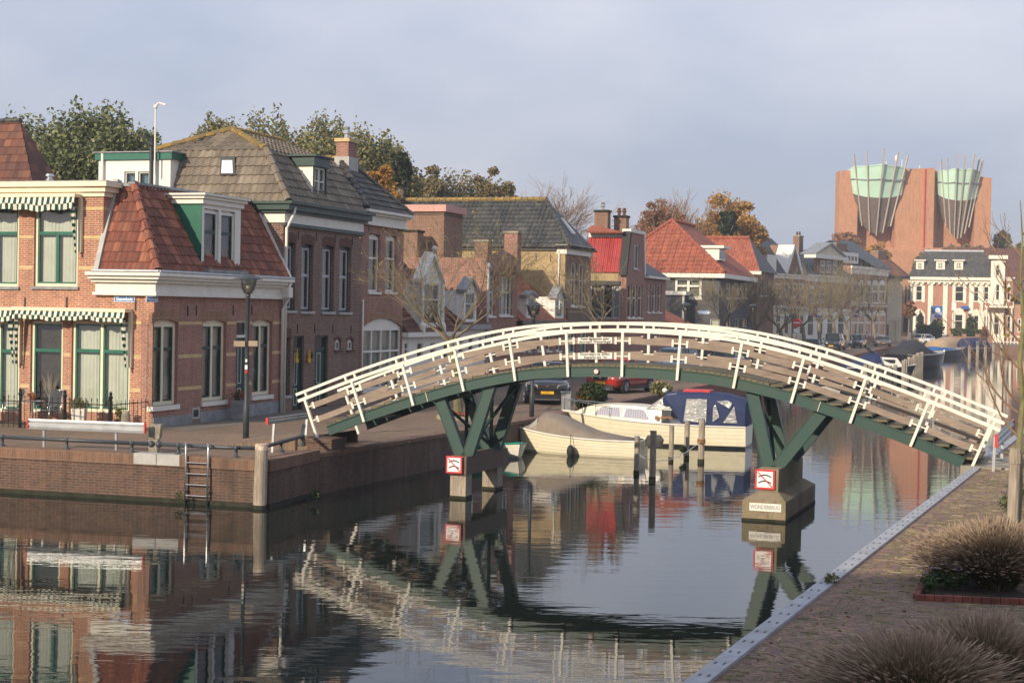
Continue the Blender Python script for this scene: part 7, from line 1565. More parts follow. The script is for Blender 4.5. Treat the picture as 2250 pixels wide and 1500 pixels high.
# the big pile at the corner of the left quay
p = atz(571, 1117, 0); h = atY(573, 975, p.y).z; t = thing('mooring_pile', 'thick weathered white topped pile standing at the left quay corner', 'pile', (p.x, p.y, 0)); R_ = .155
mb().tube([(-.01, 0, -.5), (0, 0, .3), (.015, 0, h * .7), (.02, 0, h - .14)], [R_, R_ * 1.02, R_ * .97, R_ * .95], 14).build('pile', 'pile_wood', t); mb().tube([(.02, 0, h - .14), (.02, 0, h)], R_ * 1.0, 14).build('pile_cap', 'rust_white', t) if 'rust_white' in MATS else None
paint('rust_white', (.6, .48, .38), .7, .5, vs=9); mb().tube([(.02, 0, h - .14), (.02, 0, h)], R_ * .985, 14).build('pile_cap', 'rust_white', t); mb().tube([(-.01, 0, -.4), (0, 0, .09)], R_ * 1.04, 14).build('wet_band', 'moss', t)
# ---------------- far boats (moored square to the quay)
def wp(x, y): return atz(x, y, 0)
def farboat(label, xs, ys, xb, yb, B, fb, fbow, hull, cover=None, prof=None, name='moored_boat', deck='grey_paint', rub='white_paint', group='boats moored along the far quay', extra=None):
    a, b = wp(xs, ys), wp(xb, yb); q = Boat(name, label, 'boat', (b - a).length, B, fb, fbow, hull, a, b, deck=deck, strakes=2, rub=rub, group=group)
    if cover: q.cover(prof, cover)
    return q
f1 = farboat('navy covered motorboat with white cabin and raked windscreen behind the right bridge railing', 1852, 829, 2012, 832, 3.0, .8, 1.1, 'hull_navy', 'canvas_navy', [(.0, .3, 1), (.15, .55, .8), (.35, 1.15, .6), (.45, 1.2, .6), (.5, .3, .9), (.62, .1, 1)])
c = f1.sheer(.62); cb_ = mb().loft([[(c[0] - 1.0, 1.0, c[2]), (c[0] - .9, .8, c[2] + .75), (c[0] - .9, -.8, c[2] + .75), (c[0] - 1.0, -1.0, c[2])], [(c[0] + 1.0, .8, c[2]), (c[0] + .5, .65, c[2] + .7), (c[0] + .5, -.65, c[2] + .7), (c[0] + 1.0, -.8, c[2])]]).build('cabin', 'hull_white', f1.e); mb().box(c[0] - .6, -.83, c[2] + .3, c[0] + .3, -.78, c[2] + .58).build('cabin_window', 'dark_pane', cb_)
mb().face((c[0] - .9, .9, c[2] + .7), (c[0] - .9, -.9, c[2] + .7), (c[0] - 1.7, -.8, c[2] + 1.45), (c[0] - 1.7, .8, c[2] + 1.45)).build('windscreen', 'vinyl', f1.e)
f2 = farboat('black sloop with white stem and dark grey tent cover', 1968, 808, 2074, 806, 3.2, 1.25, 1.55, 'hull_black', 'canvas_black', [(.0, .3, 1), (.12, .7, .8), (.3, 1.3, .6), (.48, .6, .7), (.6, .1, 1)])
q = f2.sheer(1.0); mb().tube([(q[0] + .02, 0, q[2] + .1), (q[0] - .35, 0, .3), (q[0] - .6, 0, -.1)], .09, 6).build('stem', 'white_paint', f2.e)
f3 = farboat('varnished wooden sloop with black bow and blue cover', 2030, 785, 2121, 783, 2.6, .8, 1.2, 'hull_black', 'canvas_blue', [(.0, .3, 1), (.2, .5, .8), (.45, .3, .9), (.6, .1, 1)], rub='varnish')
f4 = farboat('white boat under a large tan tent cover', 2050, 779, 2132, 778, 3.2, 1.0, 1.2, 'hull_cream', 'canvas_tan', [(.0, .8, 1), (.15, 1.0, .8), (.35, 1.3, .6), (.7, .7, .7), (.88, .2, 1)])
f5 = farboat('navy cruiser with windowed canopy beside the tan covered boat', 2115, 780, 2185, 779, 2.8, .9, 1.2, 'hull_navy', 'canvas_navy', [(.0, .6, .7), (.1, 1.3, .5), (.5, 1.35, .5), (.62, .3, .8), (.8, .05, 1)])
for k in (.12, .3): X, b, zs = f5.sheer(k); mb().box(X, -b - .08, zs + .4, X + .8, -b - .04, zs + 1.0).build('canopy_window', 'vinyl', f5.e)
f6 = farboat('low grey rowing boat behind the right railing planks', 1765, 868, 1850, 872, 1.8, .5, .7, 'hull_white', 'canvas_black', [(.0, .1, 1), (.3, .2, .9), (.7, .1, 1)])
f7 = farboat('small white and blue boat seen between the planks of the right railing', 1800, 848, 1905, 850, 2.2, .6, .8, 'hull_navy', 'canvas_taupe', [(.0, .2, 1), (.3, .5, .8), (.7, .2, 1)])
# timber posts of the jetties
r = random.Random(3)
def postrow(n, a, b, h, rr, lb, grp):
    for i in range(n):
        p = Vector(a).lerp(Vector(b), i / max(1, n - 1)); o = mb().tube([(0, 0, -.5), (r.uniform(-.04, .04), 0, h + r.uniform(-.12, .12))], rr, 7).build('jetty_post', 'pile_wood', loc=(p.x, p.y, 0)); tag(o, lb, 'post', grp)
postrow(14, wp(1985, 838), wp(2030, 806), 1.55, .16, 'pale timber post in the close row beside the black sloop', 'close row of timber posts beside the black sloop')
postrow(7, wp(1900, 846), wp(1965, 842), 1.35, .15, 'pale timber post in the row before the navy covered motorboat', 'timber posts before the navy covered motorboat')
postrow(5, wp(2130, 786), wp(2200, 786), 1.5, .2, 'timber mooring post standing beside the far navy cruiser', 'timber posts beside the far navy cruiser')
# a little black and white jetty post with lines omitted; small weeds on the quay walls
q = mb(); rr_ = random.Random(9)
for x, y, n in ((395, 1090, 50), (668, 1068, 160), (690, 1085, 110), (985, 1005, 40), (735, 1050, 60)):
    pp = atz(x, y + 12, .08); leaves(q, rr_, (pp.x, pp.y - .0, pp.z + .14), (.14, .1, .13), n, .035)
o = q.build('quay_weeds', 'leaf_hedge', uv=False); tag(o, 'small green weeds rooted in the joints of the left quay wall', 'weeds'); o['kind'] = 'stuff'
# ================================================================ CARS
plainm('tyre', (.012, .012, .012), .8); plainm('rim', (.35, .35, .36), .3, .9); plainm('plate_yellow', (.75, .42, .02), .5); plainm('lamp_glass', (.75, .75, .72), .08, .5); plainm('car_glass', (.02, .028, .03), .04); plainm('car_black', (.012, .016, .024), .18, 0, 1.0); plainm('car_navy', (.012, .022, .05), .18, 0, 1.0); plainm('car_red', (.33, .02, .012), .2, 0, 1.0); plainm('car_blue', (.05, .12, .24), .2, 0, 1); plainm('car_silver', (.18, .18, .18), .25, .6, 1); plainm('car_white', (.72, .72, .70), .25, 0, 1); plainm('trim_black', (.02, .02, .02), .5); plainm('chrome', (.7, .7, .7), .12, 1.0)
def car(label, p, head, paint_, L=4.3, W=1.78, H=1.6, belt=.98, hood=.95, kind='suv', clad=False, stripe=False):
    t = thing('parked_car', label, 'car', (p[0], p[1], ZL), head, 'cars parked along the far quay'); hw = W / 2; f = L / 2; r = -L / 2
    def ring(x, w, zb, zt, crown=.04): return [(x, w * .86, zb), (x, w * .98, zb + .12), (x, w, (zb + zt) / 2 + .05), (x, w * .97, zt - .06), (x, w * .86, zt), (x, 0, zt + crown), (x, -w * .86, zt), (x, -w * .97, zt - .06), (x, -w, (zb + zt) / 2 + .05), (x, -w * .98, zb + .12), (x, -w * .86, zb)]
    wb = f - .25 * L if kind != 'van' else f - .17 * L; rb = r + (.06 if kind in ('suv', 'van', 'hatch') else .20) * L
    st = [(f, hw * .72, .38, hood - .28, .01), (f - .06, hw * .86, .24, hood - .14), (f - .28, hw * .97, .2, hood - .04), (wb, hw, .2, belt), (0, hw, .2, belt), (rb, hw, .2, belt + .02), (r + .1, hw * .95, .24, belt + (.0 if kind != 'sedan' else -.02)), (r, hw * .82, .34, belt - .15, .01)]
    B = mb().loft([ring(*q) for q in st]).build('body', paint_, t, smooth=True, sub=1)
    top = H - .03; fx = wb - .10; ft = wb - (.62 if kind != 'van' else .5) * .8; rt_ = rb + (.22 if kind in ('suv', 'hatch', 'van') else .62)
    def g(x, w, z): return [(x, w, z), (x, -w, z)]
    a = [(fx, hw * .86, belt + .01), (fx, -hw * .86, belt + .01)]; 
    lower = [(fx, hw * .84), (0, hw * .93), (rb, hw * .84)]; upper = [(ft, hw * .66, top - .05), (0, hw * .72, top), (rt_, hw * .66, top - .07)]
    m = mb(); lo = [(x, w, belt) for x, w in lower]; up = list(upper)
    vs = lo + [(x, -w, z) for x, w, z in lo] + up + [(x, -w, z) for x, w, z in up]
    m.add(vs, [(0, 1, 7, 6), (1, 2, 8, 7), (3, 9, 10, 4), (4, 10, 11, 5), (0, 6, 9, 3), (2, 5, 11, 8)]); m.build('windows', 'car_glass', t)
    q = mb(); q.loft([[(x, w + .02, z - .01), (x, w * .8, z + .035), (x, -w * .8, z + .035), (x, -w - .02, z - .01)] for x, w, z in [(ft + .03, hw * .66, top - .06), (ft - .3, hw * .71, top - .0), (0, hw * .72, top), (rt_ + .3, hw * .71, top - .02), (rt_ - .03, hw * .66, top - .08)]]).build('roof', paint_, t, smooth=True)
    for s in (1, -1):
        for (x0, w0), (x1, w1, z1) in ((lower[0], upper[0]), ((0.02, hw * .93), upper[1]), (lower[2], upper[2])): mb().bar((x0, s * (w0 + .01), belt - .02), (x1, s * (w1 + .01), z1), .05, .05).build('pillar', paint_, t)
        mb().ball((fx - .12, s * (hw + .08), belt + .10), .11, 8, 5, (.7, 1, .8)).build('mirror', paint_, t)
        hl = mb(); hl.loft([[(f - .02, s * hw * .42, hood - .34), (f - .02, s * hw * .44, hood - .20)], [(f - .12, s * hw * .80, hood - .32), (f - .12, s * hw * .80, hood - .15)], [(f - .33, s * hw * .95, hood - .28), (f - .35, s * hw * .94, hood - .14)]], closed=False, caps=False).build('headlight', 'lamp_glass', t, solid=.03)
        for x in (f - .20 * L, r + .20 * L):
            wr = .34 if kind in ('suv', 'van') else .31
            w_ = mb().tube([(x, s * (hw - .20), wr), (x, s * (hw + .012), wr)], wr, 18).build('wheel', 'tyre', t); mb().tube([(x, s * (hw - .0), wr), (x, s * (hw + .022), wr)], wr * .62, 14).build('rim', 'rim', w_)
            for k in range(5): a = 2 * pi * k / 5; mb().bar((x, s * (hw + .026), wr), (x + cos(a) * wr * .6, s * (hw + .026), wr + sin(a) * wr * .6), .012, .05, (0, 1, 0)).build('spoke', 'chrome', w_) if kind == 'suv' else None
    mb().box(f - .05, -hw * .40, hood - .36, f + .012, hw * .40, hood - .17).build('grille', 'trim_black', t); mb().box(f + .0, -hw * .40, hood - .22, f + .02, hw * .40, hood - .19).build('grille_bar', 'chrome', t); mb().lathe((0, 0, 0), [(.06, 0), (.06, .02)], 12).build('emblem', 'chrome', t, loc=(f + .012, 0, hood - .24)).rotation_euler = (0, pi / 2, 0)
    mb().box(f - .02, -.26, .44, f + .03, .26, .55).build('number_plate', 'plate_yellow', t)
    mb().box(f - .12, -hw * .72, .22, f + .006, hw * .72, .42).build('bumper_intake', 'trim_black', t)
    if clad:
        mb().box(f - .10, -hw * .55, .20, f + .03, hw * .55, .25).build('skid_plate', 'rim', t)
        for s in (1, -1): mb().box(r + .3, s * hw - .02, .2, f - .35, s * hw + .02, .36).build('side_cladding', 'trim_black', t)
    if stripe: mb().face((f - .5, -.1, hood - .01), (f - .5, .18, hood - .01), (wb, .5, belt + .05), (wb, .2, belt + .05)).build('stripe', 'red_paint', t)
    return t
qd2 = (Vector(QL[8]) - Vector(QL[6])).normalized(); qa = math.atan2(qd2.y, qd2.x)
def carat(px, py, D=None): p = atz(px, py, ZL); return (p.x, p.y)
p = carat(1205, 884); car('dark blue black SUV with yellow number plate parked nearest, facing the canal', (p[0] - .05, p[1] + .3), qa + pi + .30, 'car_black', 4.28, 1.80, 1.66, 1.02, 1.0, 'suv', True)
p = carat(1350, 862); car('bright red SUV parked beside the quayside bush', (p[0] + .35, p[1] + .7), qa + pi - .22, 'car_red', 4.2, 1.82, 1.60, 1.0, .98, 'suv', True)
p = carat(1190, 852); car('dark estate car behind the nearest SUV, seen through the bridge railing', (p[0] - 3.0, p[1] + 5), qa + pi, 'car_navy', 4.5, 1.78, 1.5, .95, .92, 'suv')
p = carat(1500, 835); car('light blue car seen behind the planks of the bridge railing', (p[0], p[1] + 3), qa + pi - .15, 'car_blue', 4.3, 1.8, 1.75, 1.05, 1.0, 'van')
p = carat(1600, 822); car('grey car beside the light blue one behind the bridge railing', (p[0] + 1, p[1] + 8), qa + pi, 'car_silver', 4.3, 1.78, 1.48, .92, .9, 'hatch')
p = carat(1795, 777); car('black saloon car with chrome grille at the left of the far parked row', (p[0], p[1] + 2.1), qa + pi - .05, 'car_black', 4.5, 1.8, 1.42, .92, .88, 'sedan')
p = carat(1842, 770); car('black delivery van in the far parked row', (p[0], p[1] + 2.1), qa + pi - .05, 'car_black', 4.4, 1.85, 1.85, 1.15, 1.05, 'van')
p = carat(1874, 767); car('dark blue small car half hidden behind the black van', (p[0] + .3, p[1] + 5), qa + pi - .05, 'car_navy', 4.0, 1.7, 1.55, .98, .92, 'hatch')
p = carat(1899, 766); car('black hatchback behind the walking man in the white shirt', (p[0], p[1] + 4), qa + pi - .1, 'car_black', 4.3, 1.8, 1.6, 1.0, .96, 'suv')
p = carat(1948, 762); car('silver grey coupe at the right end of the far parked row', (p[0], p[1] + 2.1), qa + pi + .15, 'car_silver', 4.2, 1.82, 1.36, .88, .85, 'sedan')
p = carat(2034, 758); car('small white hatchback with a red bonnet stripe on the far quay', (p[0] + .5, p[1] + 2), qa + pi + .75, 'car_white', 3.6, 1.65, 1.47, .95, .92, 'hatch', stripe=True)
# ================================================================ PEOPLE
plainm('skin', (.50, .30, .22), .6); paint('cloth_dark', (.02, .022, .03), .9, .2); paint('cloth_jeans', (.05, .08, .14), .9, .2); paint('cloth_white', (.7, .68, .64), .9, .05); paint('cloth_tan', (.22, .16, .10), .9, .1); paint('cloth_blue', (.30, .42, .58), .9, .1); paint('hair_dark', (.04, .03, .02), .8, .2)
def skinmesh(name, J, E_, mat, parent, root=0):
    me = bpy.data.meshes.new(name); me.from_pydata([j[0] for j in J], E_, []); me.materials.append(MATS[mat]); o = bpy.data.objects.new(name, me); COL.objects.link(o); o.parent = parent
    mo = o.modifiers.new('skin', 'SKIN'); mo.use_smooth_shade = True; sv = me.skin_vertices[0].data if me.skin_vertices else None
    if sv is None:
        bmx = bmesh.new(); bmx.from_mesh(me); bmx.verts.layers.skin.verify(); bmx.to_mesh(me); bmx.free(); sv = me.skin_vertices[0].data
    for v, j in zip(sv, J): v.radius = (j[1], j[1] * (j[2] if len(j) > 2 else 1))
    sv[root].use_root = True; s = o.modifiers.new('sub', 'SUBSURF'); s.levels = 1; s.render_levels = 1; return o
def person(label, p, head, top, legs, stride=.22, h=1.76, hair='hair_dark', coat=False, inner=None, group='people walking on the far quay'):
    t = thing('person', label, 'person', (p[0], p[1], ZL + .006), head, None); k = h / 1.76; v = lambda x, y, z: (x * k, y * k, z * k)
    J = [(v(0, 0, .94), .13 * k), (v(0, 0, 1.15), .12 * k), (v(0.01, 0, 1.38), .14 * k), (v(0.01, 0, 1.50), .06 * k), (v(.02, 0, 1.56), .075 * k), (v(.03, 0, 1.66), .10 * k, .85), (v(.02, 0, 1.74), .06 * k)]; E_ = [(0, 1), (1, 2), (2, 3), (3, 4), (4, 5), (5, 6)]
    for s, st in ((1, stride), (-1, -stride)):
        b = len(J); J += [(v(0, .10 * s, .88), .095 * k), (v(st * .5 + .04, .10 * s, .48), .062 * k), (v(st * 1.0 - .02, .10 * s, .09), .042 * k), (v(st * 1.0 + .14, .10 * s, .045), .035 * k)]; E_ += [(0, b), (b, b + 1), (b + 1, b + 2), (b + 2, b + 3)]
        b = len(J); J += [(v(0, .19 * s, 1.40), .055 * k), (v(-st * .3, .25 * s, 1.14), .042 * k), (v(-st * .7 + .05, .25 * s, .90), .032 * k), (v(-st * .8 + .09, .25 * s, .80), .028 * k)]; E_ += [(2, b), (b, b + 1), (b + 1, b + 2), (b + 2, b + 3)]
    skinmesh('body', J, E_, 'skin', t)
    g = lambda i, r=1.25: (J[i][0], J[i][1] * r)
    skinmesh('jacket', [g(0, 1.18), g(1, 1.28), g(2, 1.2), (v(.01, 0, 1.46), .075 * k), g(11, 1.3), g(12, 1.35), g(13, 1.4), g(19, 1.3), g(20, 1.35), g(21, 1.4)], [(0, 1), (1, 2), (2, 3), (2, 4), (4, 5), (5, 6), (2, 7), (7, 8), (8, 9)], top, t)
    skinmesh('trousers', [(v(0, 0, .93), .145 * k), g(7, 1.2), g(8, 1.3), g(9, 1.45), g(15, 1.2), g(16, 1.3), g(17, 1.45)], [(0, 1), (1, 2), (2, 3), (0, 4), (4, 5), (5, 6)], legs, t)
    mb().ball(v(.0, 0, 1.70), .118 * k, 10, 6, (1.02, .92, .9)).build('hair', hair, t, smooth=True); mb().ball(v(.135, 0, 1.645), .02 * k, 6, 4).build('nose', 'skin', t)
    if inner: mb().ball(v(.10, 0, 1.24), .12 * k, 8, 6, (.5, .7, 1.7)).build('shirt', inner, t, smooth=True)
    return t
P_ = lambda x, y: atz(x, y, ZL)
person('left walker in dark jacket and jeans of the pair left of the no entry sign', P_(1711, 766), qa + pi, 'cloth_dark', 'cloth_jeans')
person('right walker in dark jacket and blue jeans of the pair beside the no entry sign', P_(1731, 769), qa + pi + .2, 'cloth_dark', 'cloth_jeans', h=1.70)
person('person in black standing behind the black delivery van', P_(1819, 761), qa + pi, 'cloth_dark', 'cloth_dark', .05, 1.85)
person('man in an open brown jacket, white shirt and tan trousers walking between the far cars', P_(1904, 763), qa + pi, 'cloth_tan', 'cloth_tan', .18, 1.82, inner='cloth_white')
person('person in dark clothes beside the dome hedge in front of the villa', P_(2073, 746), qa + pi, 'cloth_dark', 'cloth_dark', .15)
person('person in a light blue shirt standing in front of the villa balcony', P_(2190, 748), -pi / 2, 'cloth_blue', 'cloth_jeans', .05)
# ================================================================ STREET LAMPS AND SIGNS
clearglass('lamp_bowl', (.72, .74, .70), .18); paint('lamp_post', (.045, .055, .065), .45, .2)
def lamp(label, x, yb, yt, D=None, board=False):
    p = atz(x, yb, ZL) if D is None else atY(x, 700, D); t = thing('street_lamp', label, 'street lamp', (p.x, p.y, ZL), 0, 'street lamps with round glass bowls'); H = atY(x, yt, p.y).z - ZL; k = H / 4.4
    mb().lathe((0, 0, 0), [(.085, 0), (.085, .9 * k), (.06, 1.0 * k), (.05, H - .62), (.07, H - .60), (.07, H - .52)], 12).build('post', 'lamp_post', t, smooth=True)
    mb().lathe((0, 0, H - .52), [(.10, 0), (.17, .10), (.22, .24), (.235, .36), (.235, .40)], 16).build('lamp_bowl', 'lamp_bowl', t, smooth=True); mb().tube([(0, 0, H - .5), (0, 0, H - .3)], .06, 8).build('bulb', 'white_paint', t)
    mb().lathe((0, 0, H - .13), [(.40, 0), (.40, .012), (.24, .05), (.19, .10), (.08, .13), (.02, .135)], 20).build('lamp_hood', 'lamp_post', t, smooth=True)
    return t, H
l1, H_ = lamp('near street lamp with wooden boards and stickers in front of the corner house', 540, 970, 603)
l1h = HROT - .9
for s in (-1, 1): 
    p0 = atY(515 if s < 0 else 567, 755, l1.location.y); zz = p0.z - ZL; w_ = p0.x - l1.location.x; mb().box(min(w_, .05 * s) if s < 0 else .05, -.10, zz - .07, .05 * s if s < 0 else w_, -.07, zz + .08).build('timber_board', 'grey_wood_l', l1) if 'grey_wood_l' in MATS else (wood('grey_wood_l', (.30, .23, .16), (.42, .33, .24)), mb().box(w_, -.10, zz - .07, .05 * s, -.07, zz + .08).build('timber_board', 'grey_wood_l', l1))
mb().box(-.04, -.10, 1.98, .03, -.085, 2.10).build('sticker', 'white_text', l1); mb().box(-.03, -.10, 2.18, .02, -.085, 2.26).build('sticker', 'white_text', l1); mb().box(-.04, -.10, 1.88, .03, -.085, 1.96).build('sticker', 'red_paint', l1)
lamp('street lamp in front of the low cottages, behind the bridge crown', 1168, 917, 664); lamp('street lamp in front of the grey rendered wall', 1506, 0, 665, 88); lamp('street lamp right of the orange hipped roof house', 1654, 0, 668, 118); lamp('far street lamp beside the no entry sign', 1741, 0, 690, 150)
p = atY(1751, 700, 148); t = thing('no_entry_sign', 'round red no entry sign on a grey pole on the far quay', 'sign', (p.x, p.y, ZL)); z = atY(1751, 709, 148).z - ZL
mb().tube([(0, .03, 0), (0, .03, z + .4)], .04, 8).build('pole', 'zinc', t); mb().lathe((0, 0, 0), [(.42, 0), (.42, .02)], 24).build('disc', 'red_paint', t, loc=(0, 0, z)).rotation_euler = (pi / 2, 0, 0); mb().box(-.30, -.03, z - .06, .30, -.022, z + .06).build('white_bar', 'white_text', t); mb().box(-.28, -.02, z - .95, .28, 0, z - .55).build('sub_plate', 'white_text', t)
for x, Y, yt, lb in ((2094, 248, 665, 'white notice pole right of the blue banner'), (2047, 252, 690, 'small post with white plate left of the dome hedge')):
    p = atY(x, 745, Y); t = thing('notice_pole', lb, 'pole', (p.x, p.y, 1)); h = atY(x, yt, Y).z - 1; mb().tube([(0, 0, 0), (0, 0, h)], .07, 6).build('pole', 'zinc', t); mb().box(-.35, -.1, h - 1.2, .35, -.05, h).build('plate', 'white_text', t)
p = atz(592, 1, ZL) if False else None
# meter cabinet by the SUV and planting bed round the tree
p = atz(1232, 905, ZL); t = tag(mb().box(-.17, -.12, 0, .17, .12, .70).box(-.19, -.15, .70, .19, .15, .74).build('meter_cabinet', 'grey_paint', loc=(p.x + .2, p.y + .5, ZL)), 'grey metal cabinet on the quay between the dark SUV and the cruiser bow', 'cabinet')
p = atz(1010, 922, ZL); pb = thing('planting_bed', 'round planting bed with red flowers at the foot of the bare lime tree', 'planting bed', (p.x, p.y + .35, ZL)); mb().lathe((0, 0, 0), [(.8, 0), (.8, .13), (.72, .13), (.72, .08), (.02, .09)], 18).build('kerb', 'concrete', pb)
q = mb(); r = random.Random(4); [leaves(q, r, (r.uniform(-.5, .5), r.uniform(-.5, .5), .15), (.15, .15, .08), 8, .05) for _ in range(26)]; q.build('foliage', 'leaf_hedge', pb, uv=False); q = mb(); [q.ball((r.uniform(-.6, .6), r.uniform(-.6, .2), .2), .035, 5, 3) for _ in range(24)]; q.build('flowers', 'red_paint', pb)['kind'] = 'stuff'
# ================================================================ RAILS, LADDER, BARRIERS ON THE LEFT QUAY
def alongq(px_, py_=985, z=1.13, off=.22):
    n = Vector((-dq.y, dq.x)); pl_ = Vector((QL[2][0], QL[2][1], 1)) + Vector((n.x, n.y, 0)) * off; q = atplane(px_, py_, pl_, Vector((n.x, n.y, 0))); return Vector((q.x, q.y, z))
def tubrail(lbl, pts, ends, stands):
    t = thing('quay_rail', lbl, 'rail', (0, 0, 0)); mb().tube(pts, .048, 10).build('pipe', 'lamp_post', t, smooth=True)
    for e in ends: mb().ball(e, .085, 12, 8).build('ball_end', 'lamp_post', t, smooth=True)
    for e in stands:
        mb().lathe((e[0], e[1], e[2] - .24), [(.10, 0), (.10, .03), (.04, .06), (.035, .18), (.07, .22), (.075, .28), (.03, .30)], 10).build('stand', 'lamp_post', t, smooth=True)
zr_ = 1.13 + .22
a0, a1 = alongq(-60, z=zr_), alongq(333, z=zr_); tubrail('low black pipe rail with ball end along the quay, left of the ladder', [a0, a1], [a1], [alongq(x, z=zr_) for x in (5, 147, 290)])
b0, b1_ = alongq(349, z=zr_), alongq(560, z=zr_); cnr = Vector((QL[3][0] - .35, QL[3][1] + .55, zr_)); e1 = Vector((QL[4][0] - .42, QL[4][1] - .1, zr_ + .12)); e2 = Vector((LB.x - .35, LB.y + .1, zr_ + .28))
tubrail('low black pipe rail curving from the ladder to the bridge foot', [b0, alongq(500, z=zr_), cnr, e1, e2], [b0], [alongq(x, z=zr_) for x in (392, 519)] + [cnr.lerp(e1, .5), e1])
nL = Vector((-dq.y, dq.x)); ld = thing('ladder', 'steel swimming ladder hooked over the left quay wall', 'ladder', (0, 0, 0)); lz = []
for x in (408, 457):
    f = alongq(x, off=-.10, z=0); bk = alongq(x, off=.22, z=0); mb().tube([(f.x, f.y, -.7), (f.x, f.y, 1.33), (f.x + (bk.x - f.x) * .15, f.y + (bk.y - f.y) * .15, 1.41), ((f.x + bk.x) / 2, (f.y + bk.y) / 2, 1.44), (f.x + (bk.x - f.x) * .85, f.y + (bk.y - f.y) * .85, 1.41), (bk.x, bk.y, 1.33), (bk.x, bk.y, 1.12)], .024, 8).build('stile', 'steel', ld, smooth=True); lz.append(f)
    mb().box(f.x - .05, f.y - .02, .30, f.x + .05, f.y + .1, .33).build('wall_bracket', 'steel', ld)
for i in range(7): z = .98 - i * .26; mb().tube([(lz[0].x, lz[0].y, z), (lz[1].x, lz[1].y, z)], .015, 6).build('rung', 'steel', ld)
# guard rails
def beamrail(label, p0, p1, z, hgt=.30, posts=(.12, .75), ends='red_text', lean=0, zb=ZL):
    p0 = Vector(p0); p1 = Vector(p1); d = Vector((p1.x - p0.x, p1.y - p0.y, 0)); L = d.length; t = thing('guard_rail', label, 'barrier', (p0.x, p0.y, zb), math.atan2(d.y, d.x)); z -= zb
    pr = [(-.03, -hgt / 2), (-.035, -hgt * .36), (.0, -hgt * .25), (-.035, -hgt * .12), (-.035, hgt * .12), (0, hgt * .25), (-.035, hgt * .36), (-.03, hgt / 2)]; m = mb(); prof = [(0, y, z + h) for y, h in pr] + [(0, y + .012, z + h) for y, h in pr[::-1]]
    dz = p1.z - p0.z; m.ext(prof, (L, 0, dz)).build('rail_beam', 'zinc', t)
    for x in (0, L): o_ = mb().box(x - .02, -.045, z - hgt / 2 + (dz if x else 0), x + .02, .02, z + hgt / 2 + (dz if x else 0)).build('end_cap', 'red_paint', t)
    for f in posts: x = L * f; mb().bar((x - lean, .06, 0), (x, .04, z + dz * f + hgt * .2), .05, .06, (0, 1, 0)).build('post', 'zinc', t)
pA, pB = atY(62, 935, 39.6), atY(319, 937, 38.9); beamrail('galvanised guard rail on two posts in front of the terrace', (pA.x, pA.y, 0), (pB.x, pB.y, 0), atY(190, 935, 39.3).z, .26, (.13, .75))
tq = thing('concrete_end', 'pale concrete block at the right end of the long guard rail', 'block', (pB.x + .14, pB.y + .2, ZL)); mb().ext([(-.1, 0, .36), (.16, 0, .36), (.2, 0, .72), (-.1, 0, .72)], (0, .3, 0)).box(-.1, 0, 0, .12, .3, .37).build('block', 'concrete', tq)
pA, pB = atY(586, 925, 39.6), atY(683, 905, 42.0); beamrail('short angled guard rail with red ends left of the bridge foot', (pA.x, pA.y, 0), (pB.x, pB.y, atY(683, 912, 42).z - atY(586, 925, 39.6).z), atY(586, 925, 39.6).z, .17, (.2, .95), lean=.05)
pA, pB = atz(2188, 985, 2.25), atz(2232, 930, 2.25); pA = atY(2188, 980, 34.2); pB = atY(2226, 908, 39.5); beamrail('short guard rail with red and white ends at the right bridge foot', (pA.x, pA.y, 0), (pB.x, pB.y, 0), 2.1, .3, (.05, .5), zb=ZR)
# ================================================================ TERRACE OF THE CORNER HOUSE
def TP(x, y): return atz(x, y, ZL + .01)
fn = thing('iron_fence', 'low black wrought iron fence with spear tips round the terrace', 'fence', (0, 0, 0)); fp = [HP(-1.9, 9.5, ZL), HP(-1.9, .35, ZL)]; pA_ = atY(0, 930, 45.2); 
FA, FB = HP(-2.0, 12, ZL), HP(-2.0, .15, ZL); L = (FB - FA).length; dF = (FB - FA).normalized(); k = 0
while k < L:
    p = FA + dF * k; mb().tube([(p.x, p.y, ZL), (p.x, p.y, ZL + .88)], .010, 5).tube([(p.x, p.y, ZL + .88), (p.x, p.y, ZL + .91), (p.x, p.y, ZL + .98)], [.012, .022, .002], 5).build('picket', 'black_gloss', fn); k += .19
for z in (.12, .78): mb().bar(FA + Vector((0, 0, z)), FB + Vector((0, 0, z)), .015, .03).build('fence_rail', 'black_gloss', fn)
for f in (.30, .545, .74, .87, 1.0): p = FA + dF * L * f; mb().lathe((p.x, p.y, ZL), [(.05, 0), (.045, .95), (.065, .98), (.065, 1.02), (.04, 1.06), (.05, 1.12), (.005, 1.18)], 10).build('fence_post', 'black_gloss', fn)
fm = mb(); FC = HP(-.05, .15, ZL)
for i in range(9): p = FB.lerp(FC, (i + .5) / 9); mb().tube([(p.x, p.y, ZL), (p.x, p.y, ZL + .9)], .010, 5).build('picket', 'black_gloss', fn)
mb().bar(FB + Vector((0, 0, .78)), FC + Vector((0, 0, .78)), .015, .03).build('fence_rail', 'black_gloss', fn)
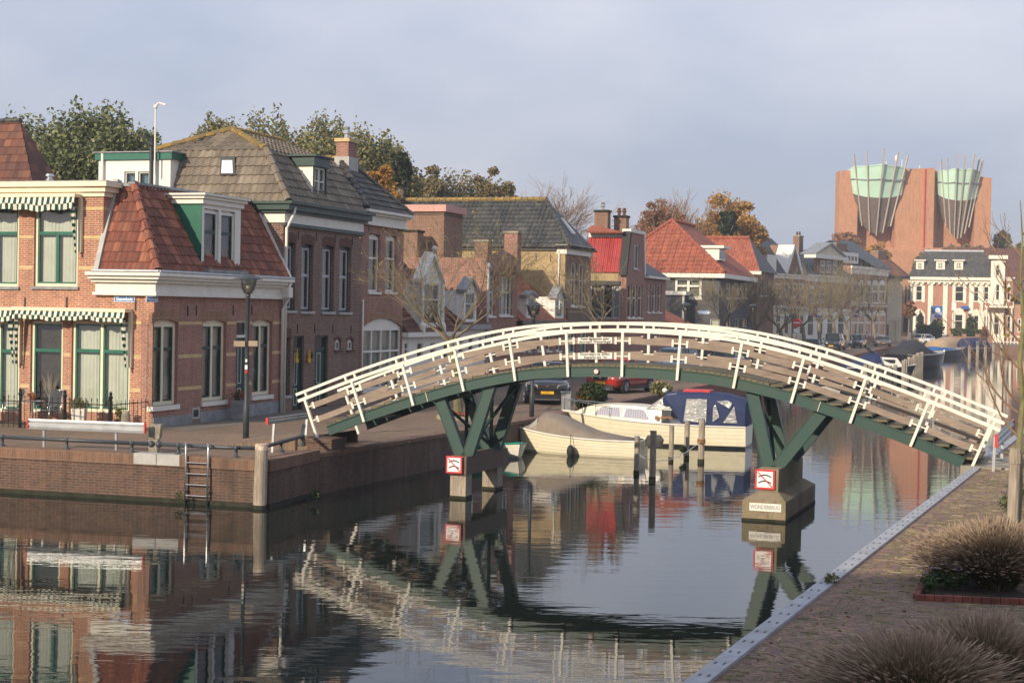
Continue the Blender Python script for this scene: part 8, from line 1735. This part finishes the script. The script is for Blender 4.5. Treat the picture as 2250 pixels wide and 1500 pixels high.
def chair(label, t_, b_, rz):
    c = thing('garden_chair', label, 'chair', HP(t_, b_, ZL), rz, 'metal garden chairs on the terrace'); 
    for s in (-1, 1):
        mb().tube([(.26, .26 * s, 0), (.24, .26 * s, .62), (-.22, .26 * s, .64)], .014, 6).build('leg', 'steel', c, smooth=True); mb().tube([(-.22, .26 * s, 0), (-.20, .26 * s, .45), (-.34, .25 * s, 1.05)], .014, 6).build('leg', 'steel', c, smooth=True)
    mb().box(-.22, -.25, .42, .25, .25, .445).build('seat', 'dark_metal', c); mb().ext([(-.20, -.24, .47), (-.20, .24, .47), (-.34, .22, 1.05), (-.34, -.22, 1.05)], (.02, 0, .006)).build('backrest', 'dark_metal', c); mb().tube([(-.34, -.25, 1.05), (-.345, 0, 1.08), (-.34, .25, 1.05)], .014, 6).build('back_rail', 'steel', c, smooth=True)
chair('dark mesh garden chair with pale metal frame, left of the little table', -1.0, 4.25, HROT + pi * .75); chair('dark mesh garden chair with pale metal frame, right of the little table', -1.0, 2.95, HROT + pi * .95)
tb = thing('terrace_table', 'small pale terrace table between the two garden chairs', 'table', HP(-.9, 3.6, ZL)); mb().lathe((0, 0, 0), [(.03, 0), (.03, .70)], 8).build('table_leg', 'steel', tb); mb().lathe((0, 0, .70), [(.36, 0), (.36, .03)], 18).build('table_top', 'stone_sill', tb)
def planter(label, loc, w_, h, mat, fol, fcol=None, n=140, fh=.25, seed=1):
    t = thing('planter', label, 'planter', loc); r = random.Random(seed); mb().loft([[(-w_ * .8, -w_ * .8, 0), (w_ * .8, -w_ * .8, 0), (w_ * .8, w_ * .8, 0), (-w_ * .8, w_ * .8, 0)], [(-w_, -w_, h), (w_, -w_, h), (w_, w_, h), (-w_, w_, h)]]).build('pot', mat, t)
    q = mb(); leaves(q, r, (0, 0, h + fh * .7), (w_ * 1.5, w_ * 1.5, fh), n, .05, .5); q.build('foliage', fol, t, uv=False)
    if fcol: q = mb(); [leaves(q, r, (r.uniform(-w_, w_) * 1.3, -w_ * r.uniform(.2, 1.3), h + fh * r.uniform(.3, 1.5)), (.05, .05, .04), 14, .03) for _ in range(16)]; q.build('flowers', fcol, t, uv=False)['kind'] = 'stuff'
    return t
leafm('geranium', [(.55, .10, .06), (.60, .16, .12), (.45, .07, .05)]); leafm('terracotta_flower', [(.4, .12, .05), (.5, .2, .08), (.3, .1, .05)]); leafm('leaf_yellowgreen', [(.12, .17, .03), (.25, .22, .05), (.18, .10, .03)])
p = atz(522, 922, ZL); planter('tall grey planter with coral geraniums beside the canal side door', (p.x, p.y + .1, ZL + .01), .19, .62, 'lead_grey', 'leaf_hedge', 'geranium', 200, .22, 3)
planter('white planter with trailing green plant between the terrace windows', HP(-.9, 1.95, ZL + .01), .2, .55, 'white_paint', 'leaf_green', None, 260, .2, 4); planter('white planter with dark green plant at the left end of the terrace', HP(-.9, 5.4, ZL + .01), .22, .6, 'white_paint', 'leaf_hedge', None, 260, .2, 5)
planter('low pot with yellow green shrub in front of the double terrace window', HP(-.6, .75, ZL + .01), .14, .25, 'dark_metal', 'leaf_yellowgreen', None, 160, .3, 6); planter('pot of rusty orange flowers on the terrace table', HP(-.9, 3.6, ZL + .735), .08, .10, 'tile_rust', 'leaf_olive', 'terracotta_flower', 60, .08, 7)
p = atz(690, 893, ZL); planter('pale pot with yellow green shrub beside the black front doors', (p.x, p.y + .2, ZL + .01), .22, .5, 'stone_sill', 'leaf_yellowgreen', None, 320, .38, 8)
p = atz(276, 948, ZL); o = mb().lathe((0, 0, 0), [(.14, 0), (.15, .25), (.13, .5), (.09, .6)], 10).build('stone_bollard', 'concrete', loc=(p.x, p.y, ZL), smooth=True); tag(o, 'pale rounded stone bollard at the corner of the terrace fence', 'bollard')
def yviolin(label, px_, py_):
    u, z = H2.px(H2.F, px_, py_); P = H2.M @ Vector((u, -.10, z)); t = thing('door_ornament', label, 'ornament', P, H2.rot, 'yellow violin ornaments by the front doors')
    m = mb(); prof = [(0, -.2), (.10, -.17), (.115, -.08), (.065, -.01), (.085, .08), (.06, .15), (.018, .17), (.018, .30), (0, .31)]; pts = [(x, 0, z) for x, z in prof] + [(-x, 0, z) for x, z in prof[-2:0:-1]]; m.ext(pts, (0, .05, 0)).build('violin_body', 'yellow_paint', t)
    q = mb(); leaves(q, random.Random(3), (.12, -.02, .08), (.09, .05, .13), 60, .03); q.build('leaf_sprig', 'leaf_hedge', t, uv=False)
paint('yellow_paint', (.65, .36, .02), .5, .1); yviolin('yellow violin shaped ornament with green sprig on the left front door', 648, 785); yviolin('yellow violin shaped ornament with green sprig between the front doors', 675, 785)
# ================================================================ FOREGROUND PLANTING, RIGHT BANK
leafm('grass_brown', [(.15, .10, .055), (.22, .155, .085), (.32, .24, .14), (.14, .12, .06)], .9, .1); leafm('grass_green', [(.03, .05, .012), (.05, .075, .02), (.09, .11, .035)], .8, .2); leafm('seed_head', [(.34, .24, .17), (.44, .33, .24), (.26, .18, .13)], .95, .1); leafm('petal_violet', [(.14, .07, .42), (.20, .10, .5)], .7, .3)
leafm('litter', [(.22, .14, .05), (.14, .08, .04), (.30, .22, .10), (.10, .10, .04)], .9, .1)
def clump(label, x, y, R, H, n, seed, name='grass_clump'):
    r = random.Random(seed); t = thing(name, label, 'ornamental grass', (x, y, ZR), 0, 'clumps of brown ornamental grass'); m = mb(); g = mb(); h = mb()
    for i in range(n):
        a = r.uniform(0, 2 * pi); q = r.random() ** .6; a += r.gauss(0, .25); out = R * q * r.uniform(.5, 1.35); ht = H * (1 - .4 * q ** 2) * r.uniform(.45, 1.08); b0 = Vector((cos(a) * R * .3 * q, sin(a) * R * .3 * q, 0)); w = r.uniform(.0022, .0042); tw_ = r.gauss(0, .5)
        sd_ = Vector((-sin(a), cos(a), 0)) * w; pts = []
        for k in range(5):
            f = k / 4; pts.append(b0 + Vector((cos(a + tw_ * f) * out * f ** 1.7, sin(a + tw_ * f) * out * f ** 1.7, ht * (f - .28 * f ** 3 * q) / (1 - .28 * q))))
        green = r.random() < .45; tgt = g if green else m; kk = 4 if not green else 3; o = len(tgt.v)
        for k in range(kk + 1): e = sd_ * (1 - .6 * k / kk); tgt.v += [pts[k] - e, pts[k] + e]
        for k in range(kk): tgt.f.append((o + 2 * k, o + 2 * k + 1, o + 2 * k + 3, o + 2 * k + 2))
        if not green and r.random() < .55:
            d = (pts[4] - pts[3]).normalized(); c = pts[4]; L_ = r.uniform(.07, .13); s2 = Vector((r.uniform(-1, 1), r.uniform(-1, 1), .2)).normalized() * .008; s3 = d.cross(s2).normalized() * .008
            o = len(h.v); h.v += [c - d * .01, c + d * L_ * .4 + s2, c + d * L_ * .4 + s3, c + d * L_ * .4 - s2, c + d * L_ * .4 - s3, c + d * L_]; h.f += [(o, o + 1, o + 2), (o, o + 2, o + 3), (o, o + 3, o + 4), (o, o + 4, o + 1), (o + 5, o + 2, o + 1), (o + 5, o + 3, o + 2), (o + 5, o + 4, o + 3), (o + 5, o + 1, o + 4)]
    m.build('dry_blades', 'grass_brown', t, uv=False); g.build('green_blades', 'grass_green', t, uv=False); h.build('seed_heads', 'seed_head', t, uv=False); return t
def PR(x, y): return atz(x, y, ZR)
c1 = PR(2010, 1590); clump('wide clump of brown ornamental grass at the bottom edge of the picture', c1.x, c1.y, .76, .66, 9500, 1); c1 = PR(2165, 1540); clump('brown ornamental grass clump in the bottom right corner', c1.x, c1.y, .68, .68, 7500, 2)
c1 = PR(2200, 1306); clump('tall brown and green grass clump behind the red brick edging', c1.x + .05, c1.y + .35, .70, .78, 9000, 3); c1 = PR(2110, 1290); clump('smaller green grass clump beside the violet flowers', c1.x + .1, c1.y + .5, .5, .62, 3500, 4)
# bed edging and soil
eg = thing('brick_edging', 'red brick edging of the planting bed with the tall grass', 'edging', (0, 0, 0)); e0, e1_, e2_ = PR(2012, 1318), PR(2290, 1330), PR(2085, 1215); brick('brick_edge', (.28, .075, .05), (.20, .055, .04), (.05, .04, .03), bw=.2, bh=.09, soldier=True)
def edge(a, b):
    d = (b - a).normalized(); L = (b - a).length; k = 0
    while k < L: q = mb(); q.bar(a + d * k + Vector((0, 0, .035)), a + d * min(L, k + .10) + Vector((0, 0, .035 + rnd.uniform(-.004, .004))), .07, .075); q.build('edging_brick', 'brick_edge_plain', eg); k += .108
paint('brick_edge_plain', (.20, .065, .045), .9, .45); edge(e0, e1_); edge(e0 + Vector((.02, .06, 0)), e2_)
struct(mb().face(*[(p.x, p.y, ZR + .02) for p in (e0 + Vector((.05, .03, 0)), e1_ + Vector((0, .03, 0)), e1_ + Vector((0, 2.6, 0)), e2_ + Vector((.02, 0, 0)))]).build('soil', 'brown_soil') if 'brown_soil' in MATS else (paint('brown_soil', (.05, .035, .022), .95, .4), mb().face(*[(p.x, p.y, ZR + .02) for p in (e0 + Vector((.05, .03, 0)), e1_ + Vector((0, .03, 0)), e1_ + Vector((0, 2.6, 0)), e2_ + Vector((.02, 0, 0)))]).build('soil', 'brown_soil'))[1])
def flowers(label, pts, seed, R=.16, n=500):
    r = random.Random(seed); c = sum((Vector(p) for p in pts), Vector()) / len(pts); t = thing('flowering_plant', label, 'plant', c); q = mb(); f = mb()
    for p in pts:
        p = Vector(p) - c; leaves(q, r, (p.x, p.y, .14), (R, R, .13), n // len(pts), .022, .5)
        for _ in range(2):
            x, y, z = p.x + r.uniform(-R, R), p.y + r.uniform(-R, R), r.uniform(.2, .33)
            for k in range(5): a = 2 * pi * k / 5; f.face((x, y, z), (x + cos(a) * .026, y + sin(a) * .026, z + .01), (x + cos(a + .9) * .026, y + sin(a + .9) * .026, z + .012))
    q.build('foliage', 'leaf_hedge', t, uv=False); f.build('flowers', 'petal_violet', t, uv=False)['kind'] = 'stuff'
flowers('low green plants with violet flowers at the left corner of the brick edging', [PR(x, y) for x, y in ((2040, 1300), (2062, 1296), (2085, 1302), (2060, 1275), (2080, 1262), (2108, 1300), (2090, 1245), (2040, 1308))], 1, .14, 2200)
flowers('violet flowers beside the thin young tree at the right edge', [PR(x, y) for x, y in ((2222, 1110), (2238, 1100), (2215, 1125), (2230, 1085))], 2, .22, 1200); flowers('violet flowers in the bottom right corner', [PR(x, y) for x, y in ((2225, 1500), (2245, 1492), (2215, 1510))], 3, .1, 500)
# grass in the joints and fallen leaves on the paving
r = random.Random(12); q = mb(); g = mb()
for _ in range(26000):
    t_ = r.uniform(-2, 30) ; o = .25 + r.random() ** .9 * 8; p = RP(t_, o, ZR)
    if r.random() < .16: leaves(q, r, (p.x, p.y, ZR + .008), (.01, .01, .004), 1, r.uniform(.012, .03))
    else:
        ang = RAD(-22) + r.choice((0, pi / 2)); s = r.uniform(.03, .11); d = Vector((cos(ang), sin(ang), 0)) * s; w_ = Vector((-sin(ang), cos(ang), 0)) * r.uniform(.004, .009); z = Vector((0, 0, r.uniform(.003, .012)))
        g.face(p - d - w_, p + d - w_, p + d * .8 + w_ + z, p - d * .8 + w_ + z)
o = q.build('fallen_leaves', 'litter', uv=False); tag(o, 'small brown leaves scattered over the right quay paving', 'fallen leaves'); o['kind'] = 'stuff'
o = g.build('joint_grass', 'joint_grass_m', uv=False) if 'joint_grass_m' in MATS else (leafm('joint_grass_m', [(.16, .15, .06), (.26, .22, .12), (.08, .09, .03), (.36, .30, .19)], .9, .1), g.build('joint_grass', 'joint_grass_m', uv=False))[1]
tag(o, 'dry moss and grass growing in the joints of the right quay paving', 'grass'); o['kind'] = 'stuff'
q = mb(); leaves(q, r, PR(1825, 1285) + Vector((0, 0, .08)), (.12, .1, .07), 80, .028); o = q.build('weed', 'leaf_green', uv=False); tag(o, 'little green weed growing beside the steel kerb strip', 'weed')
# unseen block added behind the camera to shade the near right bank
BK = thing('shade_block', 'unseen brick block added behind the viewpoint to shade the right bank', 'building', (-5.6, -3.6, 0))
mb().box(-26, -14, 0, 0, 0, 14.3).build('wall', 'brick_brown', BK); mb().box(-26.3, -14.3, 14.3, .3, .3, 14.8).build('cornice', 'white_paint', BK)
# ================================================================ THE AIR
hz = mb().box(-700, -60, -1.5, 800, 1200, 75).build('haze', None, uv=False); hz['kind'] = 'stuff'; tag(hz, 'thin autumn haze over the canal', 'haze')
hm_ = bpy.data.materials.new('haze'); hm_.use_nodes = True; hn = hm_.node_tree.nodes; hn.remove(hn['Principled BSDF']); pv = hn.new('ShaderNodeVolumePrincipled'); pv.inputs['Density'].default_value = 0.0005; pv.inputs['Color'].default_value = (.80, .86, .95, 1); pv.inputs['Anisotropy'].default_value = 0.0
hm_.node_tree.links.new(pv.outputs[0], hn['Material Output'].inputs['Volume']); hz.data.materials.append(hm_)
